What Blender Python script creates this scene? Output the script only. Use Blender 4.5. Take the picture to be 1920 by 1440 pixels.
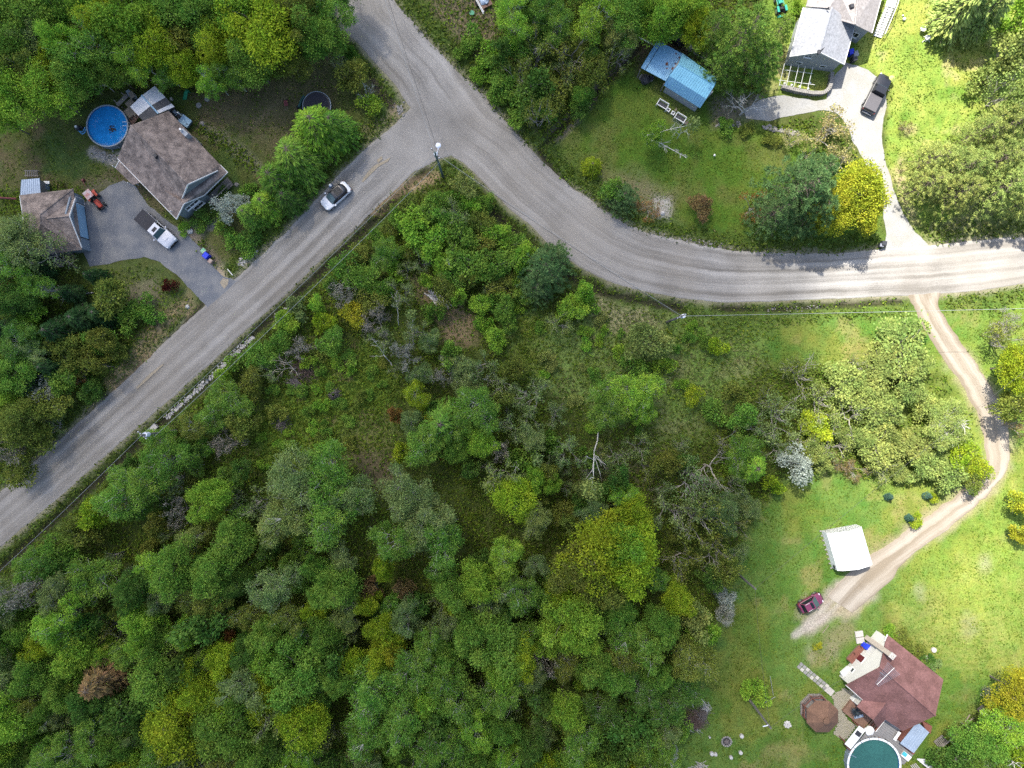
import bpy, bmesh, math, random
import numpy as np
from mathutils import Vector, Matrix

for o in list(bpy.data.objects): bpy.data.objects.remove(o)
sc = bpy.context.scene
COL = sc.collection
R = math.radians
random.seed(7); RNG = np.random.default_rng(7)

# ------------------------------------------------------------------ camera, sky, sun, exposure
PXM = 14.0          # photograph pixels per metre on the ground
HC = 98.4           # drone height in metres
def P(px, py, h=0.0):
    """ground plan position of something seen at photo pixel (px,py) standing h metres up"""
    f = (HC - h) / HC
    return ((px - 960) / PXM * f, (720 - py) / PXM * f)
def P3(px, py, h=0.0):
    x, y = P(px, py, h); return (x, y, h)

cam = bpy.data.cameras.new('camera'); camo = bpy.data.objects.new('camera', cam); COL.objects.link(camo)
camo.location = (0, 0, HC); camo.rotation_euler = (0, 0, 0)
cam.sensor_fit = 'HORIZONTAL'; cam.sensor_width = 36; cam.lens = 36 * HC / (1920 / PXM)
cam.clip_start = 1; cam.clip_end = 6000
sc.camera = camo

SUN_EL, SUN_AZ = R(57), R(-30)      # azimuth from +Y towards +X
world = bpy.data.worlds.new('World'); sc.world = world; world.use_nodes = True
wn = world.node_tree; wn.nodes.clear()
wo = wn.nodes.new('ShaderNodeOutputWorld'); wb = wn.nodes.new('ShaderNodeBackground'); ws = wn.nodes.new('ShaderNodeTexSky')
ws.sky_type = 'NISHITA'; ws.sun_disc = False; ws.sun_elevation = SUN_EL; ws.sun_rotation = SUN_AZ % (2 * math.pi)
ws.air_density = 1.0; ws.dust_density = 2.5; ws.ozone_density = 1.0
wb.inputs['Strength'].default_value = 0.132
wn.links.new(ws.outputs[0], wb.inputs[0]); wn.links.new(wb.outputs[0], wo.inputs[0])

sun = bpy.data.lights.new('sun', 'SUN'); suno = bpy.data.objects.new('sun', sun); COL.objects.link(suno)
sun.energy = 4.8; sun.angle = R(0.53); sun.color = (1.0, 0.95, 0.86)
SDIR = Vector((math.sin(SUN_AZ) * math.cos(SUN_EL), math.cos(SUN_AZ) * math.cos(SUN_EL), math.sin(SUN_EL)))
suno.rotation_euler = (-SDIR).to_track_quat('-Z', 'Y').to_euler(); suno.location = SDIR * 300

sc.view_settings.view_transform = 'Standard'; sc.view_settings.look = 'None'
sc.view_settings.gamma = 1; sc.view_settings.use_curve_mapping = False
sc.view_settings.exposure = 1.48
sc.render.engine = 'CYCLES'
sc.cycles.use_denoising = False
sc.cycles.max_bounces = 6; sc.cycles.diffuse_bounces = 3; sc.cycles.glossy_bounces = 2
sc.cycles.transmission_bounces = 4; sc.cycles.volume_bounces = 1; sc.cycles.transparent_max_bounces = 8
sc.cycles.sample_clamp_indirect = 1.0

# ------------------------------------------------------------------ numeric helpers
_T = np.random.default_rng(11).random((16, 257, 257))
def vnoise(x, y, s, seed=0):
    t = _T[seed % 16]
    x = np.asarray(x, float) / s + 37.3 * seed; y = np.asarray(y, float) / s + 91.7 * seed
    xi = np.floor(x).astype(int); yi = np.floor(y).astype(int); fx = x - xi; fy = y - yi
    fx = fx * fx * (3 - 2 * fx); fy = fy * fy * (3 - 2 * fy)
    a = xi % 256; b = yi % 256
    return (t[a, b] * (1 - fx) + t[a + 1, b] * fx) * (1 - fy) + (t[a, b + 1] * (1 - fx) + t[a + 1, b + 1] * fx) * fy
def fbm(x, y, s, seed=0, n=4):
    r = 0; a = .5; w = 0
    for i in range(n):
        r = r + a * vnoise(x, y, s, seed + i); w += a; a *= .55; s *= .48
    return r / w
def sstep(a, b, x):
    t = np.clip((x - a) / (b - a), 0, 1); return t * t * (3 - 2 * t)
def seg_d(X, Y, pts, closed=False):
    d = np.full(X.shape, 1e9); n = len(pts)
    for i in range(n if closed else n - 1):
        ax, ay = pts[i]; bx, by = pts[(i + 1) % n]
        dx, dy = bx - ax, by - ay; L = dx * dx + dy * dy + 1e-9
        t = np.clip(((X - ax) * dx + (Y - ay) * dy) / L, 0, 1)
        d = np.minimum(d, (X - ax - t * dx) ** 2 + (Y - ay - t * dy) ** 2)
    return np.sqrt(d)
def poly_in(X, Y, pts):
    ins = np.zeros(X.shape, bool); n = len(pts); j = n - 1
    for i in range(n):
        xi, yi = pts[i]; xj, yj = pts[j]
        c = ((yi > Y) != (yj > Y)) & (X < (xj - xi) * (Y - yi) / ((yj - yi) if yj != yi else 1e-9) + xi)
        ins ^= c; j = i
    return ins
def poly_sd(X, Y, pts):
    d = seg_d(X, Y, pts, True); return np.where(poly_in(X, Y, pts), -d, d)
def W2(pts, h=0): return [P(a, b, h) for a, b in pts]

# ------------------------------------------------------------------ mesh builder
class MB:
    def __init__(s): s.v = []; s.f = []
    def add(s, vs, fs):
        n = len(s.v); s.v += [tuple(map(float, p)) for p in vs]; s.f += [tuple(i + n for i in f) for f in fs]; return s
    def box(s, c, d, rz=0, taper=1.0):
        x, y, z = c; a, b, h = d[0] / 2, d[1] / 2, d[2] / 2; cs, sn = math.cos(rz), math.sin(rz); vs = []
        for k in (-1, 1):
            t = taper if k > 0 else 1
            for i, j in ((-1, -1), (1, -1), (1, 1), (-1, 1)):
                u, w = i * a * t, j * b * t; vs.append((x + u * cs - w * sn, y + u * sn + w * cs, z + k * h))
        return s.add(vs, [(3, 2, 1, 0), (4, 5, 6, 7), (0, 1, 5, 4), (1, 2, 6, 5), (2, 3, 7, 6), (3, 0, 4, 7)])
    def prism(s, poly, z0, z1):
        a = sum(poly[i][0] * poly[(i + 1) % len(poly)][1] - poly[(i + 1) % len(poly)][0] * poly[i][1] for i in range(len(poly)))
        if a < 0: poly = poly[::-1]
        n = len(poly); vs = [(p[0], p[1], z0) for p in poly] + [(p[0], p[1], z1) for p in poly]
        return s.add(vs, [tuple(range(n - 1, -1, -1)), tuple(range(n, 2 * n))] + [(i, (i + 1) % n, n + (i + 1) % n, n + i) for i in range(n)])
    def slab(s, pts, t=.14):
        a = sum(pts[i][0] * pts[(i + 1) % len(pts)][1] - pts[(i + 1) % len(pts)][0] * pts[i][1] for i in range(len(pts)))
        if a < 0: pts = pts[::-1]
        n = len(pts); vs = [(p[0], p[1], p[2] - t) for p in pts] + list(pts)
        return s.add(vs, [tuple(range(n - 1, -1, -1)), tuple(range(n, 2 * n))] + [(i, (i + 1) % n, n + (i + 1) % n, n + i) for i in range(n)])
    def tube(s, path, r, n=6, cap=True):
        path = [Vector(p) for p in path]; rs = r if isinstance(r, (list, tuple)) else [r] * len(path)
        base = len(s.v); ref = Vector((0, 0, 1))
        for i, p in enumerate(path):
            d = (path[min(i + 1, len(path) - 1)] - path[max(i - 1, 0)])
            d = d.normalized() if d.length > 1e-9 else Vector((0, 0, 1))
            if abs(d.z) > .95: ref = Vector((1, 0, 0))
            else: ref = Vector((0, 0, 1))
            u = d.cross(ref).normalized(); w = d.cross(u)
            for k in range(n):
                a = 2 * math.pi * k / n; q = p + (u * math.cos(a) + w * math.sin(a)) * rs[i]; s.v.append(tuple(q))
        for i in range(len(path) - 1):
            for k in range(n):
                a = base + i * n + k; b = base + i * n + (k + 1) % n; s.f.append((a, b, b + n, a + n))
        if cap:
            s.f.append(tuple(base + k for k in range(n - 1, -1, -1))); s.f.append(tuple(base + (len(path) - 1) * n + k for k in range(n)))
        return s
    def cyl(s, c, r, h, n=16, r2=None, rz=0):
        r2 = r if r2 is None else r2; x, y, z = c
        vs = [(x + r * math.cos(2 * math.pi * i / n + rz), y + r * math.sin(2 * math.pi * i / n + rz), z) for i in range(n)]
        vs += [(x + r2 * math.cos(2 * math.pi * i / n + rz), y + r2 * math.sin(2 * math.pi * i / n + rz), z + h) for i in range(n)]
        return s.add(vs, [tuple(range(n - 1, -1, -1)), tuple(range(n, 2 * n))] + [(i, (i + 1) % n, n + (i + 1) % n, n + i) for i in range(n)])
    def ring(s, c, r0, r1, z0, z1, n=24, a0=0, a1=2 * math.pi):
        x, y, _ = c; full = abs(a1 - a0 - 2 * math.pi) < 1e-6; m = n if full else n + 1; b = len(s.v)
        for i in range(m):
            a = a0 + (a1 - a0) * i / n; cs, sn = math.cos(a), math.sin(a)
            s.v += [(x + r0 * cs, y + r0 * sn, z0), (x + r1 * cs, y + r1 * sn, z0), (x + r1 * cs, y + r1 * sn, z1), (x + r0 * cs, y + r0 * sn, z1)]
        for i in range(n):
            p = b + 4 * i; q = b + 4 * ((i + 1) % m)
            for k in range(4): s.f.append((p + k, q + k, q + (k + 1) % 4, p + (k + 1) % 4))
        if not full: s.f.append((b, b + 1, b + 2, b + 3)); e = b + 4 * n; s.f.append((e + 3, e + 2, e + 1, e))
        return s
    def sphere(s, c, r, nu=10, nv=6, sz=1.0, jit=0, rnd=None):
        b = len(s.v); x, y, z = c; rnd = rnd or random
        s.v.append((x, y, z + r * sz))
        for j in range(1, nv):
            t = math.pi * j / nv
            for i in range(nu):
                a = 2 * math.pi * i / nu; q = r * (1 + jit * (rnd.random() - .5))
                s.v.append((x + q * math.sin(t) * math.cos(a), y + q * math.sin(t) * math.sin(a), z + q * sz * math.cos(t)))
        s.v.append((x, y, z - r * sz)); e = len(s.v) - 1
        for i in range(nu): s.f.append((b, b + 1 + i, b + 1 + (i + 1) % nu))
        for j in range(nv - 2):
            for i in range(nu):
                p = b + 1 + j * nu; s.f.append((p + i, p + nu + i, p + nu + (i + 1) % nu, p + (i + 1) % nu))
        p = b + 1 + (nv - 2) * nu
        for i in range(nu): s.f.append((e, p + (i + 1) % nu, p + i))
        return s
    def loft(s, secs, cap=True):
        n = len(secs[0]); b = len(s.v)
        for q in secs: s.v += [tuple(map(float, p)) for p in q]
        for i in range(len(secs) - 1):
            for k in range(n):
                a = b + i * n + k; c = b + i * n + (k + 1) % n; s.f.append((a, c, c + n, a + n))
        if cap: s.f.append(tuple(b + k for k in range(n - 1, -1, -1))); s.f.append(tuple(b + (len(secs) - 1) * n + k for k in range(n)))
        return s

def mkmesh(name, mb, off=(0, 0, 0), smooth=False):
    me = bpy.data.meshes.new(name)
    me.from_pydata([(a - off[0], b - off[1], c - off[2]) for a, b, c in mb.v], [], mb.f); me.update()
    if smooth:
        me.polygons.foreach_set('use_smooth', [True] * len(me.polygons)); me.set_sharp_from_angle(angle=R(38))
    return me
def fix_normals(me):
    bm = bmesh.new(); bm.from_mesh(me); bmesh.ops.recalc_face_normals(bm, faces=bm.faces); bm.to_mesh(me); bm.free()
def thing(name, label, cat, loc=(0, 0, 0), rz=0, group=None):
    o = bpy.data.objects.new(name, None); COL.objects.link(o); o.location = loc; o.rotation_euler = (0, 0, rz)
    o.empty_display_size = .2; o['label'] = label; o['category'] = cat
    if group: o['group'] = group
    return o
def part(par, name, mb, m, local=False, smooth=False, label=None, kind=None, root=None):
    """mesh child; mb is in world metres unless local"""
    rt = root or par
    off = (0, 0, 0) if local else tuple(rt.location)
    me = mkmesh(name, mb, off, smooth); fix_normals(me); me.materials.append(m)
    o = bpy.data.objects.new(name, me); COL.objects.link(o); o.parent = par
    if label: o['label'] = label
    if kind: o['kind'] = kind
    return o
def solo(name, mb, m, label, cat, group=None, smooth=False, origin=None):
    n = len(mb.v); off = origin or (sum(v[0] for v in mb.v) / n, sum(v[1] for v in mb.v) / n, min(v[2] for v in mb.v))
    me = mkmesh(name, mb, off, smooth); fix_normals(me); me.materials.append(m)
    o = bpy.data.objects.new(name, me); COL.objects.link(o); o.location = off
    o['label'] = label; o['category'] = cat
    if group: o['group'] = group
    return o

# ------------------------------------------------------------------ materials
def nt(name):
    m = bpy.data.materials.new(name); m.use_nodes = True; t = m.node_tree; t.nodes.clear()
    out = t.nodes.new('ShaderNodeOutputMaterial'); return m, t, out
def mat(name, rgb, rough=.75, metal=0, var=.18, scale=2.5, fine=14, bump=0.0, spec=.3, rgb2=None, coat=0, streak=None):
    m, t, out = nt(name); N = t.nodes.new; L = t.links.new
    b = N('ShaderNodeBsdfPrincipled'); L(b.outputs[0], out.inputs[0])
    b.inputs['Roughness'].default_value = rough; b.inputs['Metallic'].default_value = metal
    b.inputs['Specular IOR Level'].default_value = spec; b.inputs['Coat Weight'].default_value = coat
    tc = N('ShaderNodeTexCoord'); co = tc.outputs['Object']
    if streak:
        mp = N('ShaderNodeMapping'); L(co, mp.inputs[0]); mp.inputs['Scale'].default_value = streak; co = mp.outputs[0]
    n1 = N('ShaderNodeTexNoise'); n1.inputs['Scale'].default_value = scale; n1.inputs['Detail'].default_value = 5; L(co, n1.inputs['Vector'])
    n2 = N('ShaderNodeTexNoise'); n2.inputs['Scale'].default_value = fine; n2.inputs['Detail'].default_value = 3; L(co, n2.inputs['Vector'])
    ad = N('ShaderNodeMath'); ad.operation = 'ADD'; L(n1.outputs[0], ad.inputs[0]); L(n2.outputs[0], ad.inputs[1])
    mr = N('ShaderNodeMapRange'); L(ad.outputs[0], mr.inputs[0]); mr.inputs[1].default_value = .6; mr.inputs[2].default_value = 1.4
    mr.inputs[3].default_value = 1 - var; mr.inputs[4].default_value = 1 + var
    if rgb2:
        mx = N('ShaderNodeMix'); mx.data_type = 'RGBA'; L(n1.outputs[0], mx.inputs[0])
        mx.inputs[6].default_value = (*rgb, 1); mx.inputs[7].default_value = (*rgb2, 1); src = mx.outputs[2]
        rp = N('ShaderNodeMapRange'); L(n1.outputs[0], rp.inputs[0]); rp.inputs[1].default_value = .38; rp.inputs[2].default_value = .62; L(rp.outputs[0], mx.inputs[0])
    else:
        c = N('ShaderNodeRGB'); c.outputs[0].default_value = (*rgb, 1); src = c.outputs[0]
    vm = N('ShaderNodeVectorMath'); vm.operation = 'SCALE'; L(src, vm.inputs[0]); L(mr.outputs[0], vm.inputs['Scale'])
    L(vm.outputs[0], b.inputs['Base Color'])
    if bump:
        bp = N('ShaderNodeBump'); bp.inputs['Strength'].default_value = bump; bp.inputs['Distance'].default_value = .04
        L(ad.outputs[0], bp.inputs['Height']); L(bp.outputs[0], b.inputs['Normal'])
    return m
def leafmat(name, trans=.35, lo=.55, hi=1.4, hue=.05, fixed=None, fixed2=None):
    """colour comes from the object's own colour, varied leaf by leaf"""
    m, t, out = nt(name); N = t.nodes.new; L = t.links.new
    g = N('ShaderNodeNewGeometry')
    if fixed:
        mxf = N('ShaderNodeMix'); mxf.data_type = 'RGBA'; mxf.inputs[6].default_value = (*fixed, 1); mxf.inputs[7].default_value = (*fixed2, 1)
        tc = N('ShaderNodeTexCoord'); nz = N('ShaderNodeTexNoise'); nz.inputs['Scale'].default_value = .22; nz.inputs['Detail'].default_value = 4; L(tc.outputs['Object'], nz.inputs[0])
        ad = N('ShaderNodeMath'); ad.operation = 'MULTIPLY_ADD'; L(g.outputs['Random Per Island'], ad.inputs[0]); ad.inputs[1].default_value = .5; 
        rp = N('ShaderNodeMapRange'); L(nz.outputs[0], rp.inputs[0]); rp.inputs[1].default_value = .35; rp.inputs[2].default_value = .65; rp.inputs[3].default_value = -.2; rp.inputs[4].default_value = .7
        L(rp.outputs[0], ad.inputs[2]); ad.use_clamp = True; L(ad.outputs[0], mxf.inputs[0]); base = mxf.outputs[2]
    else:
        oi = N('ShaderNodeObjectInfo'); tc = N('ShaderNodeTexCoord'); ofs = N('ShaderNodeVectorMath'); ofs.operation = 'MULTIPLY_ADD'
        L(oi.outputs['Random'], ofs.inputs[0]); ofs.inputs[1].default_value = (37, 53, 71); L(tc.outputs['Object'], ofs.inputs[2])
        cn = N('ShaderNodeTexNoise'); cn.inputs['Scale'].default_value = .55; cn.inputs['Detail'].default_value = 3; L(ofs.outputs[0], cn.inputs[0])
        c1 = N('ShaderNodeMapRange'); L(cn.outputs[0], c1.inputs[0]); c1.inputs[1].default_value = .3; c1.inputs[2].default_value = .7; c1.inputs[3].default_value = .488; c1.inputs[4].default_value = .530
        c2 = N('ShaderNodeMapRange'); L(cn.outputs[0], c2.inputs[0]); c2.inputs[1].default_value = .3; c2.inputs[2].default_value = .7; c2.inputs[3].default_value = 1.22; c2.inputs[4].default_value = .82
        h0 = N('ShaderNodeHueSaturation'); L(oi.outputs['Color'], h0.inputs['Color']); L(c1.outputs[0], h0.inputs['Hue']); L(c2.outputs[0], h0.inputs['Value']); base = h0.outputs[0]
    mr = N('ShaderNodeMapRange'); L(g.outputs['Random Per Island'], mr.inputs[0]); mr.inputs[3].default_value = lo; mr.inputs[4].default_value = hi
    hs = N('ShaderNodeHueSaturation'); L(base, hs.inputs['Color']); L(mr.outputs[0], hs.inputs['Value'])
    wn_ = N('ShaderNodeTexWhiteNoise'); wn_.noise_dimensions = '1D'; L(g.outputs['Random Per Island'], wn_.inputs['W'])
    mh = N('ShaderNodeMapRange'); L(wn_.outputs['Value'], mh.inputs[0]); mh.inputs[3].default_value = .5 - hue; mh.inputs[4].default_value = .5 + hue * .6
    L(mh.outputs[0], hs.inputs['Hue'])
    d = N('ShaderNodeBsdfDiffuse'); tr = N('ShaderNodeBsdfTranslucent'); mx = N('ShaderNodeMixShader'); mx.inputs[0].default_value = trans
    L(hs.outputs[0], d.inputs[0]); L(hs.outputs[0], tr.inputs[0]); L(d.outputs[0], mx.inputs[1]); L(tr.outputs[0], mx.inputs[2]); L(mx.outputs[0], out.inputs[0])
    return m
def objcolmat(name, rough=.85):
    m, t, out = nt(name); N = t.nodes.new; L = t.links.new
    b = N('ShaderNodeBsdfPrincipled'); L(b.outputs[0], out.inputs[0]); b.inputs['Roughness'].default_value = rough
    oi = N('ShaderNodeObjectInfo'); tc = N('ShaderNodeTexCoord'); nz = N('ShaderNodeTexNoise'); nz.inputs['Scale'].default_value = 6; L(tc.outputs['Object'], nz.inputs[0])
    mr = N('ShaderNodeMapRange'); L(nz.outputs[0], mr.inputs[0]); mr.inputs[1].default_value = .3; mr.inputs[2].default_value = .7; mr.inputs[3].default_value = .6; mr.inputs[4].default_value = 1.3
    vm = N('ShaderNodeVectorMath'); vm.operation = 'SCALE'; L(oi.outputs['Color'], vm.inputs[0]); L(mr.outputs[0], vm.inputs['Scale']); L(vm.outputs[0], b.inputs['Base Color'])
    return m
# ------------------------------------------------------------------ cloud that shades the western two thirds (far above the drone)
CLOUD_Z = 620.0
edge = [(1395, -900), (1400, -300), (1405, -100), (1400, 60), (1425, 180), (1500, 300), (1520, 430), (1455, 560), (1420, 700), (1450, 850), (1535, 960), (1650, 1070), (1775, 1165), (1885, 1225), (2010, 1300), (2200, 1390), (2700, 1600)]
cpoly = [P(a, b) for a, b in edge] + [P(2700, 3300), P(-1700, 3300), P(-1700, -900)]
def build_cloud():
    st = 6.0; xs = np.arange(-215, 150, st); ys = np.arange(-205, 150, st); X, Y = np.meshgrid(xs, ys, indexing='ij')
    sd = poly_sd(X, Y, cpoly) + (fbm(X, Y, 34, 3) - .5) * 16
    th = 78 * sstep(9, -34, sd) * (.66 + .68 * fbm(X, Y, 52, 5))
    off = SDIR * (CLOUD_Z / SDIR.z); nx, ny = X.shape; v = []; f = []; keep = th > 1.0
    idx = -np.ones((nx, ny, 2), int)
    use = np.zeros((nx, ny), bool)
    cell = keep[:-1, :-1] | keep[1:, :-1] | keep[:-1, 1:] | keep[1:, 1:]
    use[:-1, :-1] |= cell; use[1:, :-1] |= cell; use[:-1, 1:] |= cell; use[1:, 1:] |= cell
    th = np.where(keep, th, .0); low = 8 * fbm(X, Y, 30, 8) * (th > 0)
    for i in range(nx):
        for j in range(ny):
            if use[i, j]:
                idx[i, j, 0] = len(v); v.append((X[i, j] + off.x, Y[i, j] + off.y, CLOUD_Z - low[i, j]))
                idx[i, j, 1] = len(v); v.append((X[i, j] + off.x, Y[i, j] + off.y, CLOUD_Z + .3 + th[i, j]))
    for i in range(nx - 1):
        for j in range(ny - 1):
            if cell[i, j]:
                q = [(i, j), (i + 1, j), (i + 1, j + 1), (i, j + 1)]
                f.append([idx[a, b, 1] for a, b in q]); f.append([idx[a, b, 0] for a, b in q][::-1])
                for k, (di, dj) in enumerate(((0, -1), (1, 0), (0, 1), (-1, 0))):
                    a, b = i + di, j + dj
                    if not (0 <= a < nx - 1 and 0 <= b < ny - 1 and cell[a, b]):
                        p, r = q[k], q[(k + 1) % 4]; f.append([idx[p][0], idx[r][0], idx[r][1], idx[p][1]])
    me = bpy.data.meshes.new('cloud'); me.from_pydata(v, [], f); fix_normals(me)
    m, t, out = nt('cloud_vapour'); pv = t.nodes.new('ShaderNodeVolumeScatter'); pv.inputs['Color'].default_value = (.97, .98, 1, 1)
    pv.inputs['Density'].default_value = .026; pv.inputs['Anisotropy'].default_value = .6
    t.links.new(pv.outputs[0], out.inputs['Volume']); me.materials.append(m)
    o = bpy.data.objects.new('cloud', me); COL.objects.link(o); o['kind'] = 'structure'
build_cloud()

# ------------------------------------------------------------------ ground layout (photo pixels)
A_UP = [(-260, 1128), (-60, 968), (0, 922), (135, 803), (175, 765), (226, 720), (350, 602), (387, 570), (440, 524), (480, 487), (540, 430), (602, 362), (665, 299), (700, 264), (735, 236), (768, 205), (800, 165)]
A_LO = [(-260, 1240), (-60, 1076), (0, 1026), (117, 927), (175, 875), (240, 817), (300, 765), (347, 725), (480, 602), (517, 570), (640, 452), (700, 396), (735, 361), (780, 320), (822, 298), (870, 285), (930, 270)]
B_L = [(560, -140), (615, -30), (630, 20), (637, 52), (670, 80), (705, 120), (740, 158), (768, 200), (800, 250), (835, 285), (872, 306), (905, 340), (925, 362), (960, 396), (992, 419), (1022, 452), (1060, 482), (1100, 508), (1155, 532), (1210, 546), (1285, 561), (1360, 567), (1440, 565), (1515, 562), (1665, 556), (1762, 551), (1840, 544), (1920, 532), (2000, 520), (2300, 470)]
B_R = [(630, -140), (715, -30), (742, 5), (780, 48), (800, 70), (825, 98), (855, 131), (880, 152), (900, 171), (937, 215), (960, 240), (975, 257), (995, 279), (1020, 303), (1035, 320), (1077, 355), (1095, 365), (1131, 393), (1172, 418), (1210, 436), (1285, 453), (1360, 468), (1440, 474), (1565, 475), (1665, 465), (1732, 461), (1815, 452), (1920, 444), (2000, 432), (2300, 380)]
def resample(pts, n):
    p = np.array(pts, float); d = np.r_[0, np.cumsum(np.hypot(*np.diff(p, axis=0).T))]; t = np.linspace(0, d[-1], n)
    # light smoothing of the corners
    q = np.c_[np.interp(t, d, p[:, 0]), np.interp(t, d, p[:, 1])]
    for _ in range(6): q[1:-1] = .25 * q[:-2] + .5 * q[1:-1] + .25 * q[2:]
    return q
road_polyA = W2(A_UP + A_LO[::-1]); road_polyB = W2(B_L + B_R[::-1])
DRIVE_TL = [(152, 384), (172, 372), (205, 348), (232, 338), (256, 350), (277, 384), (300, 402), (328, 424), (352, 440), (372, 462), (396, 494), (420, 520), (446, 528), (430, 570), (392, 580), (372, 556), (352, 538), (330, 515), (300, 492), (270, 482), (235, 486), (205, 494), (168, 500), (158, 470)]
DRIVE_TR = [(1553, 175), (1566, 140), (1586, 118), (1605, 122), (1628, 132), (1648, 146), (1663, 165), (1662, 200), (1654, 235), (1652, 270), (1660, 305), (1674, 350), (1690, 395), (1712, 430), (1745, 464), (1700, 478), (1660, 470), (1662, 440), (1655, 395), (1642, 340), (1620, 300), (1598, 262), (1588, 232), (1570, 212), (1540, 206), (1500, 214), (1462, 222), (1440, 228), (1400, 222), (1396, 205), (1430, 186), (1470, 178), (1500, 184), (1530, 190), (1550, 186)]
LANE1 = ([(1700, 548), (1712, 575), (1735, 620), (1770, 675), (1805, 725), (1830, 770), (1842, 815), (1850, 850), (1848, 885), (1838, 905), (1812, 915), (1780, 938), (1725, 975), (1680, 1010), (1640, 1035), (1600, 1062), (1575, 1088), (1550, 1118)],
         [(1766, 546), (1760, 575), (1790, 625), (1830, 680), (1862, 725), (1882, 770), (1892, 815), (1896, 850), (1890, 880), (1872, 905), (1856, 925), (1815, 962), (1770, 998), (1725, 1030), (1690, 1062), (1660, 1100), (1630, 1125), (1600, 1150)])
LANE2 = [(1540, 1128), (1556, 1112), (1590, 1085), (1660, 1085), (1650, 1110), (1625, 1140), (1612, 1160), (1598, 1152), (1575, 1150), (1545, 1172), (1505, 1196), (1485, 1198), (1492, 1182), (1515, 1160)]
DITCH = [
 ([(800, 322), (740, 375), (690, 425), (560, 548), (480, 622), (400, 705), (305, 790), (250, 838), (120, 958), (0, 1066), (-160, 1200)], .9, .55),
 ([(728, 262), (662, 322), (600, 388), (535, 455), (478, 505), (445, 530)], .7, .4),
 ([(378, 572), (322, 640), (240, 712), (150, 800), (60, 885), (-60, 985)], .8, .5),
 ([(615, 40), (660, 100), (700, 150), (735, 208)], .6, .45),
 ([(905, 375), (960, 430), (1010, 474), (1060, 512), (1140, 552), (1275, 578)], 1.0, .5),
 ([(1340, 578), (1440, 581), (1560, 574), (1690, 566)], .6, .35),
 ([(1012, 285), (1045, 330), (1085, 372), (1150, 425), (1200, 444), (1290, 462), (1450, 486)], .8, .45),
 ([(1235, 50), (1180, 110), (1125, 165), (1070, 220), (1015, 275)], .45, .45),
]
xf = np.arange(-80, 80.01, .42); yf = np.arange(-62, 62.01, .42)
ext = lambda a: np.r_[a[0] - np.cumsum(1.5 * 1.35 ** np.arange(22))[::-1], a, a[-1] + np.cumsum(1.5 * 1.35 ** np.arange(22))]
GX, GY = ext(xf), ext(yf); X, Y = np.meshgrid(GX, GY, indexing='ij')
inv = (np.abs(X) < 90) & (np.abs(Y) < 72)
roadsd = np.minimum(poly_sd(X, Y, road_polyA), poly_sd(X, Y, road_polyB))
Z = (fbm(X, Y, 3.0, 2) - .5) * .16
FLAT = [W2(DRIVE_TL), W2(DRIVE_TR), W2(LANE1[0] + LANE1[1][::-1]), W2(LANE2), W2([(215, 150), (330, 150), (440, 320), (330, 430), (200, 300)]), W2([(20, 310), (170, 340), (170, 490), (40, 490)]),
        W2([(1200, 60), (1360, 140), (1320, 220), (1190, 160)]), W2([(1440, -60), (1690, -60), (1640, 90), (1580, 180), (1440, 180)]), W2([(1490, 1170), (1790, 1240), (1760, 1420), (1740, 1540), (1560, 1540), (1490, 1370)]), W2([(1520, 970), (1620, 970), (1640, 1080), (1530, 1080)])]
fl = np.full(X.shape, 50.0)
for q in FLAT: fl = np.minimum(fl, poly_sd(X, Y, q))
fl = np.minimum(fl, roadsd)
Z = Z * sstep(0, 3.0, fl)
for pts, w, dep in DITCH:
    d = seg_d(X, Y, W2(pts)) + (vnoise(X, Y, 1.7, 4) - .5) * .3
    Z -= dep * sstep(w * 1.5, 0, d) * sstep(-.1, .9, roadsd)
Z = np.where(roadsd < .1, -.06, Z)
for q in FLAT[:4]: Z = np.where(poly_sd(X, Y, q) < .1, np.minimum(Z, -.03), Z)
def gz(x, y):
    i = int(np.clip(np.searchsorted(GX, x), 1, len(GX) - 1)); j = int(np.clip(np.searchsorted(GY, y), 1, len(GY) - 1))
    return float(Z[i, j])

# ---- what grows or lies where (base colours, with some sunlight painted into the lower lawn)
C = np.zeros(X.shape + (3,)); C[:] = (.056, .070, .018)
nz1 = fbm(X, Y, 4.0, 1); nz2 = fbm(X, Y, 1.1, 6); nz3 = fbm(X, Y, 12, 9)
C += ((nz1 - .5)[..., None] * np.array([.05, .03, .02])) + (nz2 - .5)[..., None] * np.array([.03, .035, .012])
HERB = .25 + .75 * sstep(.30, .55, nz1); GRS = np.zeros(X.shape); VRG = np.zeros(X.shape)
def paint(mask, rgb, herb=None, grs=None, vrg=None):
    global C, HERB, GRS, VRG
    m = mask[..., None]; C = C * (1 - m) + np.array(rgb) * m
    if herb is not None: HERB = HERB * (1 - mask) + herb * mask
    if grs is not None: GRS = GRS * (1 - mask) + grs * mask
    if vrg is not None: VRG = VRG * (1 - mask) + vrg * mask
def area(pts, rgb, feather=.7, amp=1.2, herb=0, grs=0, vrg=0, k=1.0):
    sd = poly_sd(X, Y, W2(pts)) + (fbm(X, Y, 2.2, 12) - .5) * 2 * amp
    paint(sstep(feather, -feather, sd) * k, rgb, herb, grs, vrg)
def line(pts, w, rgb, feather=.4, amp=.5, herb=None, grs=None, vrg=None, k=1.0):
    d = seg_d(X, Y, W2(pts)) + (fbm(X, Y, 1.6, 7) - .5) * 2 * amp
    paint(sstep(w + feather, w - feather, d) * k, rgb, herb, grs, vrg)
def spots(pts, rgb, lo, hi, s, seed, k=.8, amp=1, feather=1.5):
    sd = poly_sd(X, Y, W2(pts)); n = fbm(X, Y, s, seed)
    paint(sstep(feather, -feather, sd) * sstep(lo, hi, n) * k, rgb)

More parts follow.
